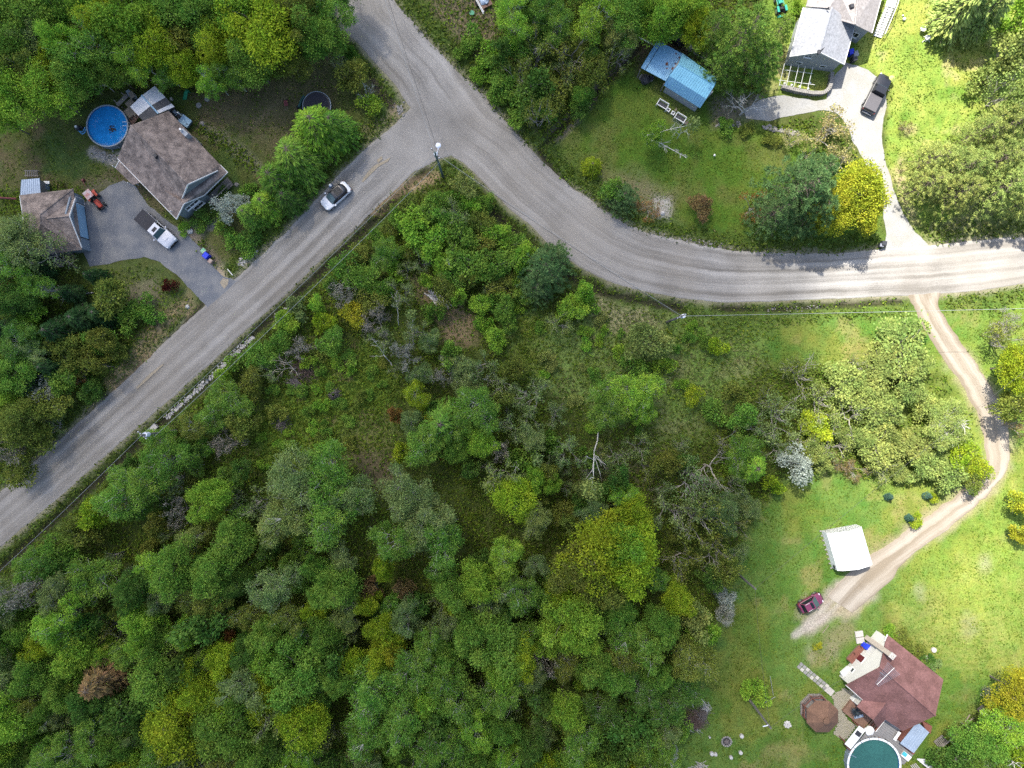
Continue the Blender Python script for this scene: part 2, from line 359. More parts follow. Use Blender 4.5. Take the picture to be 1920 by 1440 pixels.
YARD_TL = [(-80, 200), (100, 196), (180, 190), (250, 150), (300, 165), (370, 165), (460, 150), (540, 125), (600, 85), (640, 80), (715, 160), (752, 205), (735, 236), (665, 299), (602, 362), (480, 487), (440, 524), (380, 440), (300, 400), (215, 345), (100, 350), (-80, 350)]
area(YARD_TL, (.060, .074, .020))
spots(YARD_TL, (.098, .078, .042), .48, .62, 5, 3); spots(YARD_TL, (.048, .082, .020), .5, .66, 4, 5)
area([(380, 190), (480, 150), (600, 120), (640, 170), (600, 260), (520, 290), (450, 250), (400, 240)], (.085, .074, .038), 2, 1.5, k=.85)
area([(380, 440), (400, 400), (450, 420), (480, 440), (430, 510)], (.085, .088, .030), .8, .5)
line([(395, 425), (412, 408), (432, 388)], .45, (.17, .16, .14), .2, .15)
area([(330, 430), (350, 418), (395, 420), (380, 450), (365, 448)], (.17, .14, .10), .5, .4, k=.7)
line([(352, 437), (372, 462), (398, 494), (430, 524)], 1.0, (.19, .155, .115), .6, .5, k=.75)
line([(380, 240), (420, 262), (455, 290), (480, 310)], .8, (.12, .12, .07), .5, .5, herb=.8)
area([(160, 345), (215, 335), (290, 395), (350, 440), (335, 445), (270, 400), (235, 350), (190, 352), (165, 385)], (.10, .095, .055), .8, .6, herb=.05)
line([(175, 285), (205, 300), (235, 290)], .7, (.24, .22, .19), .4, .3)
area([(160, 500), (235, 486), (300, 492), (352, 538), (390, 575), (340, 640), (300, 620), (260, 560), (190, 560)], (.075, .095, .028), .8, .8, herb=.25)
area([(230, 540), (290, 520), (300, 560), (250, 590)], (.15, .13, .085), 1, .8, k=.7)
# strip of lot south of A: clearing with leafy ground cover, dirt round the birch pile
CLEAR = [(560, 640), (640, 650), (705, 640), (745, 720), (735, 800), (690, 850), (620, 880), (540, 890), (480, 870), (470, 800), (520, 750), (590, 720)]
area(CLEAR, (.100, .150, .022), 1.2, 1.5, herb=1.0)
spots(CLEAR, (.11, .08, .045), .56, .66, 3, 8, .7)
area([(640, 780), (740, 790), (740, 840), (700, 880), (640, 850)], (.105, .115, .036), 1.5, 1.2, herb=.45, k=.8)
area([(660, 850), (740, 850), (750, 900), (690, 930)], (.085, .066, .042), 1.5, 1.2, herb=.15, k=.8)
area([(760, 510), (800, 520), (850, 560), (900, 590), (880, 640), (840, 650), (815, 610), (790, 570)], (.15, .115, .065), 1.5, 1.4, herb=.1, grs=.3)
area([(930, 560), (1010, 590), (1060, 600), (1120, 560), (1250, 600), (1260, 680), (1130, 800), (1010, 720), (950, 660)], (.108, .158, .038), 2, 2, herb=.2, grs=.6)
area([(960, 600), (1010, 600), (1015, 680), (975, 700)], (.095, .125, .02), 1.5, 1.5, herb=.9, k=.8)
area([(1120, 548), (1210, 556), (1262, 580), (1240, 625), (1160, 630), (1110, 600)], (.21, .19, .105), 1.5, 1.6, grs=.8, k=.8)
MEAD = [(1240, 570), (1400, 575), (1570, 575), (1560, 640), (1440, 690), (1360, 760), (1290, 840), (1230, 830), (1225, 720), (1250, 640)]
area(MEAD, (.105, .160, .034), 2, 2, herb=.15, grs=.6)
spots(MEAD, (.15, .15, .065), .55, .68, 4, 2, .6)
area([(1320, 585), (1560, 585), (1560, 628), (1340, 632)], (.05, .080, .016), .8, 1, herb=.5, grs=.3, k=.7)
area([(1040, 860), (1150, 830), (1260, 830), (1280, 900), (1180, 960), (1080, 960)], (.095, .090, .045), 2.5, 2, herb=.5, k=.6)
# yard of the blue shed
YARD_B = [(1016, 280), (1080, 225), (1130, 178), (1190, 118), (1215, 60), (1300, 70), (1420, 190), (1440, 240), (1500, 245), (1560, 290), (1620, 330), (1650, 400), (1655, 460), (1560, 470), (1420, 462), (1290, 446), (1200, 425), (1140, 388), (1090, 350), (1050, 310)]
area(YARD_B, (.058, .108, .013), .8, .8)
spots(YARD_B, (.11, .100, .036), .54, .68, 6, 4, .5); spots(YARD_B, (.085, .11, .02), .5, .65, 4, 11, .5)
area([(1120, 325), (1200, 330), (1260, 370), (1255, 425), (1180, 412), (1110, 365)], (.15, .13, .075), 2, 1.5, k=.8)
area([(1330, 175), (1420, 175), (1440, 215), (1390, 225), (1340, 235)], (.12, .105, .08), 1.2, 1, k=.9)
area([(1195, 75), (1230, 60), (1320, 100), (1345, 140), (1300, 110), (1225, 85), (1195, 140)], (.07, .055, .035), .8, .6)
for o in (0, 14): line([(1015 + o, 262 + o), (1050 + o, 232 + o), (1090 + o * .7, 195 + o * .7), (1130 + o * .4, 150 + o * .4), (1190, 95)], .38, (.14, .115, .085), .25, .3, k=.8)
area([(1225, 370), (1255, 375), (1255, 420), (1230, 415)], (.30, .28, .25), .6, .6, k=.8)
# sunny lawns
LAWN_TR = [(1420, -420), (2300, -420), (2100, 425), (1815, 446), (1740, 458), (1705, 420), (1680, 350), (1662, 290), (1664, 240), (1672, 170), (1640, 140), (1600, 116), (1560, 150), (1555, 185), (1440, 178)]
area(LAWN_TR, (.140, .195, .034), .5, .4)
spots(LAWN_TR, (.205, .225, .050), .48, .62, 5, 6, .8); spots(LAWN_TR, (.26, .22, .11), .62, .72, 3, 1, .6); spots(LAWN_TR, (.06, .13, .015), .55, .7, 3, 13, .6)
area([(1715, 440), (1760, 420), (1920, 405), (1920, 440), (1820, 450), (1745, 460)], (.24, .21, .105), .8, 1, grs=.6, k=.75)
area([(1690, 290), (1700, 340), (1725, 420), (1712, 425), (1690, 380), (1676, 330)], (.25, .20, .12), .5, .5, k=.8)
LAWN_BR = [(1430, 640), (1480, 600), (1565, 582), (1700, 575), (1760, 562), (2400, 500), (2400, 1280), (1940, 1310), (1850, 1330), (1790, 1370), (1735, 1430), (1700, 1900), (1255, 1900), (1255, 1430), (1262, 1350), (1320, 1230), (1350, 1150), (1375, 1060), (1420, 960), (1470, 900), (1540, 885), (1640, 895), (1800, 905), (1860, 860), (1845, 780), (1800, 715), (1760, 690), (1640, 690), (1540, 690), (1450, 690)]
area(LAWN_BR, (.076, .126, .024), .9, 1.0)
spots(LAWN_BR, (.115, .130, .024), .50, .62, 7, 5, .75); spots(LAWN_BR, (.17, .150, .055), .60, .70, 4, 9, .6); spots(LAWN_BR, (.040, .098, .012), .5, .66, 3, 2, .55)
area([(1650, 880), (1920, 560), (1920, 1180), (1800, 1240), (1700, 1090), (1780, 1010), (1850, 930)], (.145, .195, .030), 6, 3, k=.65)  # sunlit side of this lawn painted brighter in the ground colour
for q, r in (((1845, 1048), .6), ((1727, 1108), .7), ((1818, 1168), 1.1), ((1520, 1222), .7), ((1560, 1215), .5)):
    line([q, (q[0] + 1, q[1] + 12)], r, (.20, .18, .13), .9, .7, k=.5)
area([(1540, 1180), (1600, 1165), (1605, 1190), (1565, 1230), (1545, 1250)], (.17, .135, .085), 1, 1, k=.55)
area([(1490, 1140), (1512, 1110), (1510, 1160), (1488, 1165)], (.28, .23, .17), .6, .8, k=.6)
for k in range(11):        # faint mower arcs round the lawn
    a0 = np.linspace(.15, 1.25, 9); r = 120 + 17 * k
    line([(1690 + r * math.cos(a) , 1290 - r * .8 * math.sin(a)) for a in a0], .28, (.17, .19, .045), .2, .12, k=.42)
for k in range(9): line([(1668 + 4 * k, 1128 + 11 * k), (1730 + 2 * k, 1150 + 11 * k), (1800, 1158 + 12 * k), (1880, 1146 + 13 * k)], .22, (.19, .20, .055), .2, .15, k=.4)
for o_ in (0, 16): line([(1484 + o_, 1290), (1491 + o_, 1340), (1488 + o_, 1390), (1466 + o_, 1450)], .22, (.12, .14, .04), .2, .1, k=.5); line([(1345 + o_, 1440), (1335 + o_, 1330), (1352 + o_, 1250), (1395 + o_, 1180), (1400 + o_, 1100)], .25, (.095, .135, .026), .25, .2, k=.5)
for k in range(6): line([(440 + 9 * k, 262 - 6 * k), (500 + 9 * k, 205 - 6 * k)], .18, (.12, .10, .055), .2, .1, k=.45)
area([(800, -30), (900, -30), (940, 60), (900, 110), (850, 85), (820, 40)], (.15, .12, .075), 1.2, 1.6, herb=.35, grs=.4, k=.85)
area([(965, 240), (1000, 222), (1012, 262), (1000, 275)], (.22, .18, .10), .8, .6, grs=.8, k=.8)
area(LANE2, (.235, .205, .165), .9, 1.3)
line([((a[0] + b_[0]) / 2, (a[1] + b_[1]) / 2) for a, b_ in zip(LANE1[0][3:], LANE1[1][3:])], 1.9, (.19, .165, .10), .8, .9, k=.8)
for o_ in (-9, 9): line([(1490, 1192 + o_ * .3), (1540, 1155 + o_), (1590, 1110 + o_)], .28, (.29, .265, .225), .25, .3, k=.7)
line([(412, 694), (440, 662), (478, 628), (400, 702), (370, 730), (308, 785)], .42, (.52, .50, .48), .25, .3)
# road verges, ditches, dry reeds, exposed soil
vg = sstep(3.4, 1.8, roadsd + (fbm(X, Y, 2.5, 3) - .5) * 2.4)
east = sstep(10, 40, X)
paint(vg * (1 - .35 * east), (.058, .090, .018), .15, .1, .9)
edge_ = sstep(.95, .05, roadsd + (fbm(X, Y, 1.0, 14) - .5) * 1.1); paint(edge_ * .75, (.19, .17, .12), 0, 0, .15)
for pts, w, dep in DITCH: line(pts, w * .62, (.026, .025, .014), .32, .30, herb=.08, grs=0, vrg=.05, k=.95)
line([(212, 716), (245, 690), (270, 652), (300, 610), (330, 585), (352, 568)], 1.15, (.22, .17, .095), .7, 1.0, herb=.0, grs=1.0, vrg=0, k=.85)
line([(640, 440), (700, 385), (745, 345)], .65, (.060, .050, .036), .4, .4, herb=0, vrg=0)
line([(705, 388), (745, 352), (795, 340), (812, 330)], .9, (.24, .175, .10), .5, .6, herb=0, grs=.6, vrg=0, k=.85)
line([(455, 492), (478, 470)], .5, (.30, .27, .20), .3, .3)
line([(428, 545), (420, 525), (412, 508)], .55, (.32, .26, .17), .3, .3)
area([(735, 185), (760, 205), (745, 222), (728, 210)], (.20, .165, .12), .5, .6, k=.8)
line([(698, 148), (715, 170), (735, 195)], .4, (.055, .045, .036), .2, .3)
line([(690, 245), (710, 235), (735, 222)], .9, (.16, .145, .075), .5, .6, grs=.5, k=.8)
for q in FLAT[:4]:
    k_ = sstep(.1, 1.5, poly_sd(X, Y, q) + (fbm(X, Y, .9, 4) - .5) * .8); HERB = HERB * k_; GRS = GRS * k_; VRG = VRG * k_
C *= (.80 + .40 * nz2)[..., None]
C = np.clip(C, .008, .6)

gm, t, out = nt('ground_cover'); N = t.nodes.new; L = t.links.new
b = N('ShaderNodeBsdfPrincipled'); b.inputs['Roughness'].default_value = .95; b.inputs['Specular IOR Level'].default_value = .1; L(b.outputs[0], out.inputs[0])
at = N('ShaderNodeAttribute'); at.attribute_name = 'Col'; tc = N('ShaderNodeTexCoord')
n1 = N('ShaderNodeTexNoise'); n1.inputs['Scale'].default_value = 5.5; n1.inputs['Detail'].default_value = 6; n1.inputs['Roughness'].default_value = .7; L(tc.outputs['Object'], n1.inputs[0])
mr = N('ShaderNodeMapRange'); L(n1.outputs[0], mr.inputs[0]); mr.inputs[1].default_value = .3; mr.inputs[2].default_value = .7; mr.inputs[3].default_value = .50; mr.inputs[4].default_value = 1.55
n3 = N('ShaderNodeTexNoise'); n3.inputs['Scale'].default_value = .9; n3.inputs['Detail'].default_value = 5; L(tc.outputs['Object'], n3.inputs[0])
hs = N('ShaderNodeHueSaturation'); L(at.outputs['Color'], hs.inputs['Color']); L(mr.outputs[0], hs.inputs['Value'])
mh = N('ShaderNodeMapRange'); L(n3.outputs[0], mh.inputs[0]); mh.inputs[1].default_value = .3; mh.inputs[2].default_value = .7; mh.inputs[3].default_value = .485; mh.inputs[4].default_value = .515; L(mh.outputs[0], hs.inputs['Hue'])
L(hs.outputs[0], b.inputs['Base Color'])
bp = N('ShaderNodeBump'); bp.inputs['Strength'].default_value = .5; bp.inputs['Distance'].default_value = .12; L(n1.outputs[0], bp.inputs['Height']); L(bp.outputs[0], b.inputs['Normal'])

def grid_mesh(name, X, Y, Z, m, colr=None, uv=None):
    nx, ny = X.shape; me = bpy.data.meshes.new(name); me.vertices.add(nx * ny)
    me.vertices.foreach_set('co', np.stack([X, Y, Z], -1).reshape(-1).astype(np.float32))
    i = np.arange(nx - 1)[:, None] * ny + np.arange(ny - 1)[None]; q = np.stack([i, i + ny, i + ny + 1, i + 1], -1).reshape(-1, 4)
    me.loops.add(q.size); me.loops.foreach_set('vertex_index', q.reshape(-1).astype(np.int32))
    me.polygons.add(len(q)); me.polygons.foreach_set('loop_start', (np.arange(len(q)) * 4).astype(np.int32))
    me.polygons.foreach_set('use_smooth', np.ones(len(q), bool)); me.update(calc_edges=True); me.validate()
    if colr is not None:
        a = me.color_attributes.new('Col', 'FLOAT_COLOR', 'POINT'); a.data.foreach_set('color', np.concatenate([colr, np.ones(X.shape + (1,))], -1).reshape(-1).astype(np.float32))
    if uv is not None:
        u = me.uv_layers.new(name='UVMap'); u.data.foreach_set('uv', uv.reshape(-1, 2)[q.reshape(-1)].reshape(-1).astype(np.float32))
    me.materials.append(m); return me
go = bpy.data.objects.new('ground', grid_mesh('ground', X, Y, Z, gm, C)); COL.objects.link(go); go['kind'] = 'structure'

# ------------------------------------------------------------------ roads
def roadmat(name, dark, light, tan, streak=.5):
    m, t, out = nt(name); N = t.nodes.new; L = t.links.new
    b = N('ShaderNodeBsdfPrincipled'); b.inputs['Roughness'].default_value = .92; b.inputs['Specular IOR Level'].default_value = .15; L(b.outputs[0], out.inputs[0])
    uv = N('ShaderNodeUVMap'); tc = N('ShaderNodeTexCoord'); at = N('ShaderNodeAttribute'); at.attribute_name = 'streak'
    def noise(co, sx, sy, det, scl=1, rough=.55):
        mp = N('ShaderNodeMapping'); L(co, mp.inputs[0]); mp.inputs['Scale'].default_value = (sx, sy, 1)
        n = N('ShaderNodeTexNoise'); n.inputs['Scale'].default_value = scl; n.inputs['Detail'].default_value = det; n.inputs['Roughness'].default_value = rough; L(mp.outputs[0], n.inputs[0]); return n.outputs[0]
    broad = noise(uv.outputs[0], .75, .018, 3); fines = noise(uv.outputs[0], 4.2, .055, 4); patch = noise(tc.outputs['Object'], .13, .13, 5); grit = noise(tc.outputs['Object'], 5, 5, 6, 1, .75)
    def mth(op, a, bb, c=None):
        n = N('ShaderNodeMath'); n.operation = op
        for k, v in enumerate((a, bb, c)):
            if v is None: continue
            if isinstance(v, (int, float)): n.inputs[k].default_value = v
            else: L(v, n.inputs[k])
        return n.outputs[0]
    def rng(v, a, bb, c, d):
        n = N('ShaderNodeMapRange'); L(v, n.inputs[0])
        for k, q in enumerate((a, bb, c, d)): n.inputs[k + 1].default_value = q
        return n.outputs[0]
    s = mth('ADD', rng(broad, .34, .66, -.5, .5), rng(fines, .3, .7, -.32, .32)); s = mth('MULTIPLY', s, at.outputs['Fac'])
    s = mth('ADD', mth('MULTIPLY', s, streak), rng(patch, .3, .7, .16, .84)); s = mth('ADD', s, rng(grit, .25, .75, -.30, .30)); tn = N('ShaderNodeAttribute'); tn.attribute_name = 'tone'; s = mth('ADD', s, tn.outputs['Fac'])
    mx = N('ShaderNodeMix'); mx.data_type = 'RGBA'; L(s, mx.inputs[0]); mx.inputs[6].default_value = (*dark, 1); mx.inputs[7].default_value = (*light, 1)
    m2 = N('ShaderNodeMix'); m2.data_type = 'RGBA'; p2 = noise(tc.outputs['Object'], .05, .05, 4); L(rng(p2, .42, .62, 0, .5), m2.inputs[0]); L(mx.outputs[2], m2.inputs[6]); m2.inputs[7].default_value = (*tan, 1)
    m3 = N('ShaderNodeMix'); m3.data_type = 'RGBA'; m3.blend_type = 'MULTIPLY'; m3.inputs[0].default_value = 0; L(m2.outputs[2], m3.inputs[6])
    L(m3.outputs[2], b.inputs['Base Color'])
    bp = N('ShaderNodeBump'); bp.inputs['Strength'].default_value = .35; bp.inputs['Distance'].default_value = .05; L(grit, bp.inputs['Height']); L(bp.outputs[0], b.inputs['Normal'])
    return m
M_ROAD = roadmat('road_gravel', (.124, .116, .104), (.308, .295, .275), (.215, .192, .158))
def strip(name, lp, rp, n, mm, m, z, crown=.06, rag=.22, fade=None, seed=0, tone=None):
    a, b_ = resample(lp, n), resample(rp, n); a = np.array([P(*q) for q in a]); b_ = np.array([P(*q) for q in b_])
    mid = (a + b_) / 2; d = np.r_[0, np.cumsum(np.hypot(*np.diff(mid, axis=0).T))]
    wd = np.hypot(*(b_ - a).T); nrm = (b_ - a) / wd[:, None]
    a = a - nrm * ((fbm(d, d * 0 + 3, 1.5, 3 + seed) - .5) * 2 * rag)[:, None]; b_ = b_ + nrm * ((fbm(d, d * 0 + 9, 1.5, 5 + seed) - .5) * 2 * rag)[:, None]
    u = np.linspace(0, 1, mm); Xs = a[:, None, 0] * (1 - u) + b_[:, None, 0] * u; Ys = a[:, None, 1] * (1 - u) + b_[:, None, 1] * u
    Zs = z + crown * (1 - (2 * u - 1) ** 2)[None] + 0 * Xs; Zs[:, 0] -= .07; Zs[:, -1] -= .07
    uvs = np.stack([np.broadcast_to(u[None] * wd[:, None], Xs.shape), np.broadcast_to(d[:, None], Xs.shape)], -1)
    me = grid_mesh(name, Xs, Ys, Zs, m, uv=uvs)
    f = np.ones(Xs.shape) if fade is None else fade(Xs, Ys, d)
    at = me.attributes.new('streak', 'FLOAT', 'POINT'); at.data.foreach_set('value', f.reshape(-1).astype(np.float32))
    if tone is not None:
        at = me.attributes.new('tone', 'FLOAT', 'POINT'); uw = u[None] + (fbm(d, d * 0 + 5, 14, 6 + seed) - .5)[:, None] * .10
        at.data.foreach_set('value', (tone(uw) * f * (.55 + .9 * fbm(Xs, Ys, 7, 4))).reshape(-1).astype(np.float32))
    o = bpy.data.objects.new(name, me); COL.objects.link(o); o['kind'] = 'structure'; return o
jx, jy = P(805, 250)
strip('gravel_road', A_UP, A_LO, 320, 41, M_ROAD, .010, crown=.03, fade=lambda x, y, d: sstep(4, 11, np.hypot(x - jx, y - jy)), tone=lambda u: .20 * np.cos(2 * np.pi * 4 * u))
strip('gravel_road', B_L, B_R, 420, 49, M_ROAD, .030, crown=.05, fade=lambda x, y, d: sstep(1.5, 8, np.hypot(x - jx, y - jy)), seed=2, tone=lambda u: (.22 * np.cos(2 * np.pi * 4 * u) + .10 * np.cos(2 * np.pi * 9 * u + 1)) * (.30 + .70 * sstep(.36, .55, np.linspace(0, 1, len(u)))[:, None]))

def sheet(name, pts, z, m, jag=.25, kind='structure', step=.45, seed=0, streak=0.0):
    w = W2(pts); out = []
    for i in range(len(w)):
        a, b_ = Vector(w[i]), Vector(w[(i + 1) % len(w)]); n = max(1, int((b_ - a).length / step))
        for k in range(n):
            q = a.lerp(b_, k / n); nn = Vector((-(b_ - a).y, (b_ - a).x)).normalized()
            out.append(q + nn * (float(fbm(q.x, q.y, 1.4, 3 + seed)) - .5) * 2 * jag)
    bm = bmesh.new(); vs = [bm.verts.new((q.x, q.y, z)) for q in out]; f = bm.faces.new(vs); f.normal_update()
    if f.normal.z < 0: f.normal_flip()
    bmesh.ops.triangulate(bm, faces=[f], ngon_method='BEAUTY')
    me = bpy.data.meshes.new(name); bm.to_mesh(me); bm.free()
    u = me.uv_layers.new(name='UVMap')
    for lp in me.loops: u.data[lp.index].uv = me.vertices[lp.vertex_index].co.xy
    me.materials.append(m); o = bpy.data.objects.new(name, me); COL.objects.link(o); o['kind'] = kind; return o
M_DRIVE = mat('driveway_gravel', (.128, .136, .148), .95, var=.25, scale=.55, fine=9, bump=.3, rgb2=(.160, .160, .158))
M_DRIVE2 = mat('pale_gravel', (.250, .250, .243), .95, var=.28, scale=.5, fine=6, bump=.4, rgb2=(.195, .190, .172))
M_LANE = roadmat('lane_dirt', (.155, .128, .095), (.30, .272, .232), (.20, .165, .12), .75)
M_SAND = mat('sand', (.27, .228, .165), .95, var=.25, scale=2, bump=.3)
sheet('driveway', DRIVE_TL, .018, M_DRIVE); sheet('driveway', DRIVE_TR, .018, M_DRIVE2)
strip('farm_lane', LANE1[0], LANE1[1], 160, 31, M_LANE, .012, crown=.02, rag=.45, seed=4, tone=lambda u: .38 * np.cos(2 * np.pi * 2 * (u - .27)))
for q in ([(690, 322), (700, 312), (716, 304), (733, 295), (728, 303), (708, 315), (695, 328), (681, 342), (678, 340)], [(256, 726), (270, 712), (290, 694), (308, 681), (306, 686), (286, 704), (268, 721), (258, 730)], [(707, 300), (716, 293), (718, 299), (709, 306)], [(413, 530), (418, 522), (428, 524), (427, 533), (421, 541), (416, 536)]):
    sheet('sand_patch', q, .092 if q[0][0] != 413 else .028, M_SAND, .12)

# ------------------------------------------------------------------ low growth nobody could count
def tufts(name, dens, n, ln, wd, lift, m, bias=None, margin=1.0, n_leaf=1, zoff=0.0):
    x = RNG.uniform(-71, 71, n * 6); y = RNG.uniform(-54, 54, n * 6)
    i = np.clip(np.searchsorted(GX, x), 0, len(GX) - 1); j = np.clip(np.searchsorted(GY, y), 0, len(GY) - 1)
    ok = (RNG.random(n * 6) < dens[i, j]) & (roadsd[i, j] > .12)
    x, y, z = x[ok][:n], y[ok][:n], Z[i, j][ok][:n]; n = len(x)
    a = RNG.uniform(0, 2 * np.pi, n); l = RNG.uniform(.6, 1.3, n) * ln; w = l / ln * wd * RNG.uniform(.7, 1.3, n)
    up = RNG.uniform(lift[0], lift[1], n); zb = z + RNG.random(n) * zoff
    dx, dy = np.cos(a), np.sin(a); tl = RNG.uniform(-.12, .12, n)
    p0 = np.stack([x, y, zb], -1); p2 = np.stack([x + dx * l, y + dy * l, zb + up], -1)
    md = (p0 + p2) / 2 + np.stack([0 * x, 0 * x, .3 * up], -1); sd = np.stack([-dy * w / 2, dx * w / 2, tl], -1)
    v = np.stack([p0, md + sd, p2, md - sd], 1).reshape(-1, 3)
    me = bpy.data.meshes.new(name); me.vertices.add(4 * n); me.vertices.foreach_set('co', v.reshape(-1).astype(np.float32))
    me.loops.add(4 * n); me.loops.foreach_set('vertex_index', np.arange(4 * n, dtype=np.int32)); me.polygons.add(n)
    me.polygons.foreach_set('loop_start', (np.arange(n) * 4).astype(np.int32)); me.update(calc_edges=True)
    me.materials.append(m); o = bpy.data.objects.new(name, me); COL.objects.link(o); o['kind'] = 'stuff'; return o
M_HERB = leafmat('undergrowth_leaf', .3, .5, 1.5, .03, (.125, .195, .022), (.072, .115, .020))
M_GRS = leafmat('meadow_blade', .3, .6, 1.4, .03, (.125, .195, .038), (.190, .200, .085))
M_VRG = leafmat('verge_blade', .3, .55, 1.4, .02, (.075, .135, .018), (.115, .155, .032))
tufts('undergrowth', np.clip(HERB, 0, 1), 190000, .32, .20, (.02, .30), M_HERB, zoff=.25)
tufts('meadow_grass', np.clip(GRS, 0, 1), 60000, .42, .10, (.05, .30), M_GRS)
LWN = np.zeros(X.shape)
for q in (YARD_TL, YARD_B, LAWN_TR, LAWN_BR): LWN = np.maximum(LWN, sstep(.3, -.8, poly_sd(X, Y, W2(q))))
for q in FLAT: LWN = LWN * sstep(.2, .8, poly_sd(X, Y, q)) if q in FLAT[:4] else LWN
LWN = LWN * (.25 + .75 * sstep(.42, .62, fbm(X, Y, 1.8, 10)))
M_LWN = leafmat('lawn_blade', .3, .6, 1.45, .03, (.066, .128, .015), (.112, .165, .024))
tufts('lawn_grass', LWN, 45000, .24, .10, (.01, .07), M_LWN)
tufts('verge_grass', np.clip(VRG, 0, 1), 60000, .38, .10, (.05, .28), M_VRG)
# ------------------------------------------------------------------ trees and bushes: prototypes
M_LEAF = leafmat('tree_leaf', .42, .55, 1.45, .018)
M_NEEDLE = leafmat('needles', .22, .55, 1.40, .015)
M_BARK = objcolmat('bark')

def leaf_quads(P0, D, ln, wd, rng, nrm=None, nb=.6):
    """diamond leaves at P0 pointing along D; nrm biases which way their faces look"""
    n = len(P0); D = D / (np.linalg.norm(D, axis=1, keepdims=True) + 1e-9)
    q = rng.normal(size=(n, 3))
    if nrm is not None: q = q * (1 - nb) + nrm * nb * 1.5
    S = np.cross(D, q); S /= (np.linalg.norm(S, axis=1, keepdims=True) + 1e-9)
    l = (ln * rng.uniform(.65, 1.3, n))[:, None]; w = (wd * rng.uniform(.7, 1.3, n))[:, None]
    return np.stack([P0, P0 + D * l * .5 + S * w * .5, P0 + D * l, P0 + D * l * .5 - S * w * .5], 1)
def quads_mesh(name, V, m):
    n = len(V); me = bpy.data.meshes.new(name); me.vertices.add(4 * n); me.vertices.foreach_set('co', V.reshape(-1).astype(np.float32))
    me.loops.add(4 * n); me.loops.foreach_set('vertex_index', np.arange(4 * n, dtype=np.int32)); me.polygons.add(n)
    me.polygons.foreach_set('loop_start', (np.arange(n) * 4).astype(np.int32)); me.update(calc_edges=True); me.materials.append(m); return me
def bend(a, b, rng, k=.08, n=4, sag=0):
    a, b = np.array(a, float), np.array(b, float); L = np.linalg.norm(b - a); r = [a]
    for i in range(1, n):
        t = i / n; r.append(a + (b - a) * t + rng.normal(size=3) * L * k * .5 + np.array([0, 0, -sag * L * 4 * t * (1 - t)]))
    return r + [b]

PROTO = {}
def proto(kind, i): return PROTO[kind][i % len(PROTO[kind])]
def reg(kind, crown, wood, Rn, Hn): PROTO.setdefault(kind, []).append((crown, wood, Rn, Hn))

def lobed(kind, seed, Rn, Hn, nl, lr, nleaf, ln, wd, base=.28, limbs=9, airy=0.0, droop=.1, top=.5, tr=.16, limb_r=.06, fork=0, wire=0):
    rng = np.random.default_rng(seed); cz = Hn * (base + (1 - base) * .5); rz = Hn * (1 - base) * .5
    w = MB(); lean = rng.normal(size=2) * Rn * .06
    trunk = bend((0, 0, -.3), (lean[0], lean[1], Hn * .88), rng, .025, 5); w.tube(trunk, [tr, tr * .85, tr * .7, tr * .5, tr * .33, tr * .12], 6)
    cen = []; ph = rng.uniform(0, 6.28, 3)
    for k in range(nl * 3):
        if len(cen) >= nl: break
        a = rng.uniform(0, 2 * np.pi); u = rng.uniform(-.45, 1); c = math.sqrt(max(0, 1 - u * u)); f = rng.uniform(.50, .86) * (1 + .22 * math.sin(2 * a + ph[0]) + .18 * math.sin(3 * a + ph[1]) + .12 * math.sin(5 * a + ph[2]))
        p = np.array([math.cos(a) * c * Rn * f, math.sin(a) * c * Rn * f, cz + u * rz * f * (1 if u > 0 else .8)])
        if all(np.linalg.norm((p - q) / [1, 1, 1.2]) > lr * Rn * .62 for q in cen): cen.append(p)
    V = []; per = nleaf // max(1, len(cen))
    for k, c in enumerate(cen):
        t = rng.uniform(.35, .75) * (c[2] / (Hn * .9)); st = np.array([lean[0] * t, lean[1] * t, Hn * .88 * min(.95, max(.18, t))])
        pl = bend(st, c, rng, .10, 4, -.06); w.tube(pl, [limb_r, limb_r * .8, limb_r * .55, limb_r * .38, limb_r * .22], 4, False)
        R0 = lr * Rn * rng.uniform(.75, 1.25); n = int(per * rng.uniform(.7, 1.3))
        for q in range(3 + fork):
            e = c + rng.normal(size=3) * R0 * .6; w.tube(bend(pl[3], e, rng, .1, 3), [limb_r * .35, limb_r * .25, limb_r * .18, limb_r * .08], 3, False)
        d = rng.normal(size=(n, 3)); d /= np.linalg.norm(d, axis=1, keepdims=True); d[:, 2] = np.abs(d[:, 2]) * .9 - .25 * rng.random(n)
        rr = R0 * (1 - airy * rng.random(n)) * rng.uniform(.75, 1.08, n) * (1 + .75 * rng.random(n) ** 5); pos = c + d * rr[:, None] * np.array([1, 1, .8])
        out_ = (c - np.array([0, 0, cz])); out_ /= np.linalg.norm(out_) + 1e-6
        D = d * .7 + out_ * .4 + rng.normal(size=(n, 3)) * .55; D[:, 2] -= droop * 2
        nr = d * .6 + np.array([0, 0, .7]); V.append(leaf_quads(pos, D, ln, wd, rng, nr, .55))
    crown = quads_mesh(kind + '_crown', np.concatenate(V), M_LEAF)
    wood = mkmesh(kind + '_trunk', w); wood.materials.append(M_BARK); reg(kind, crown, wood, Rn, Hn)

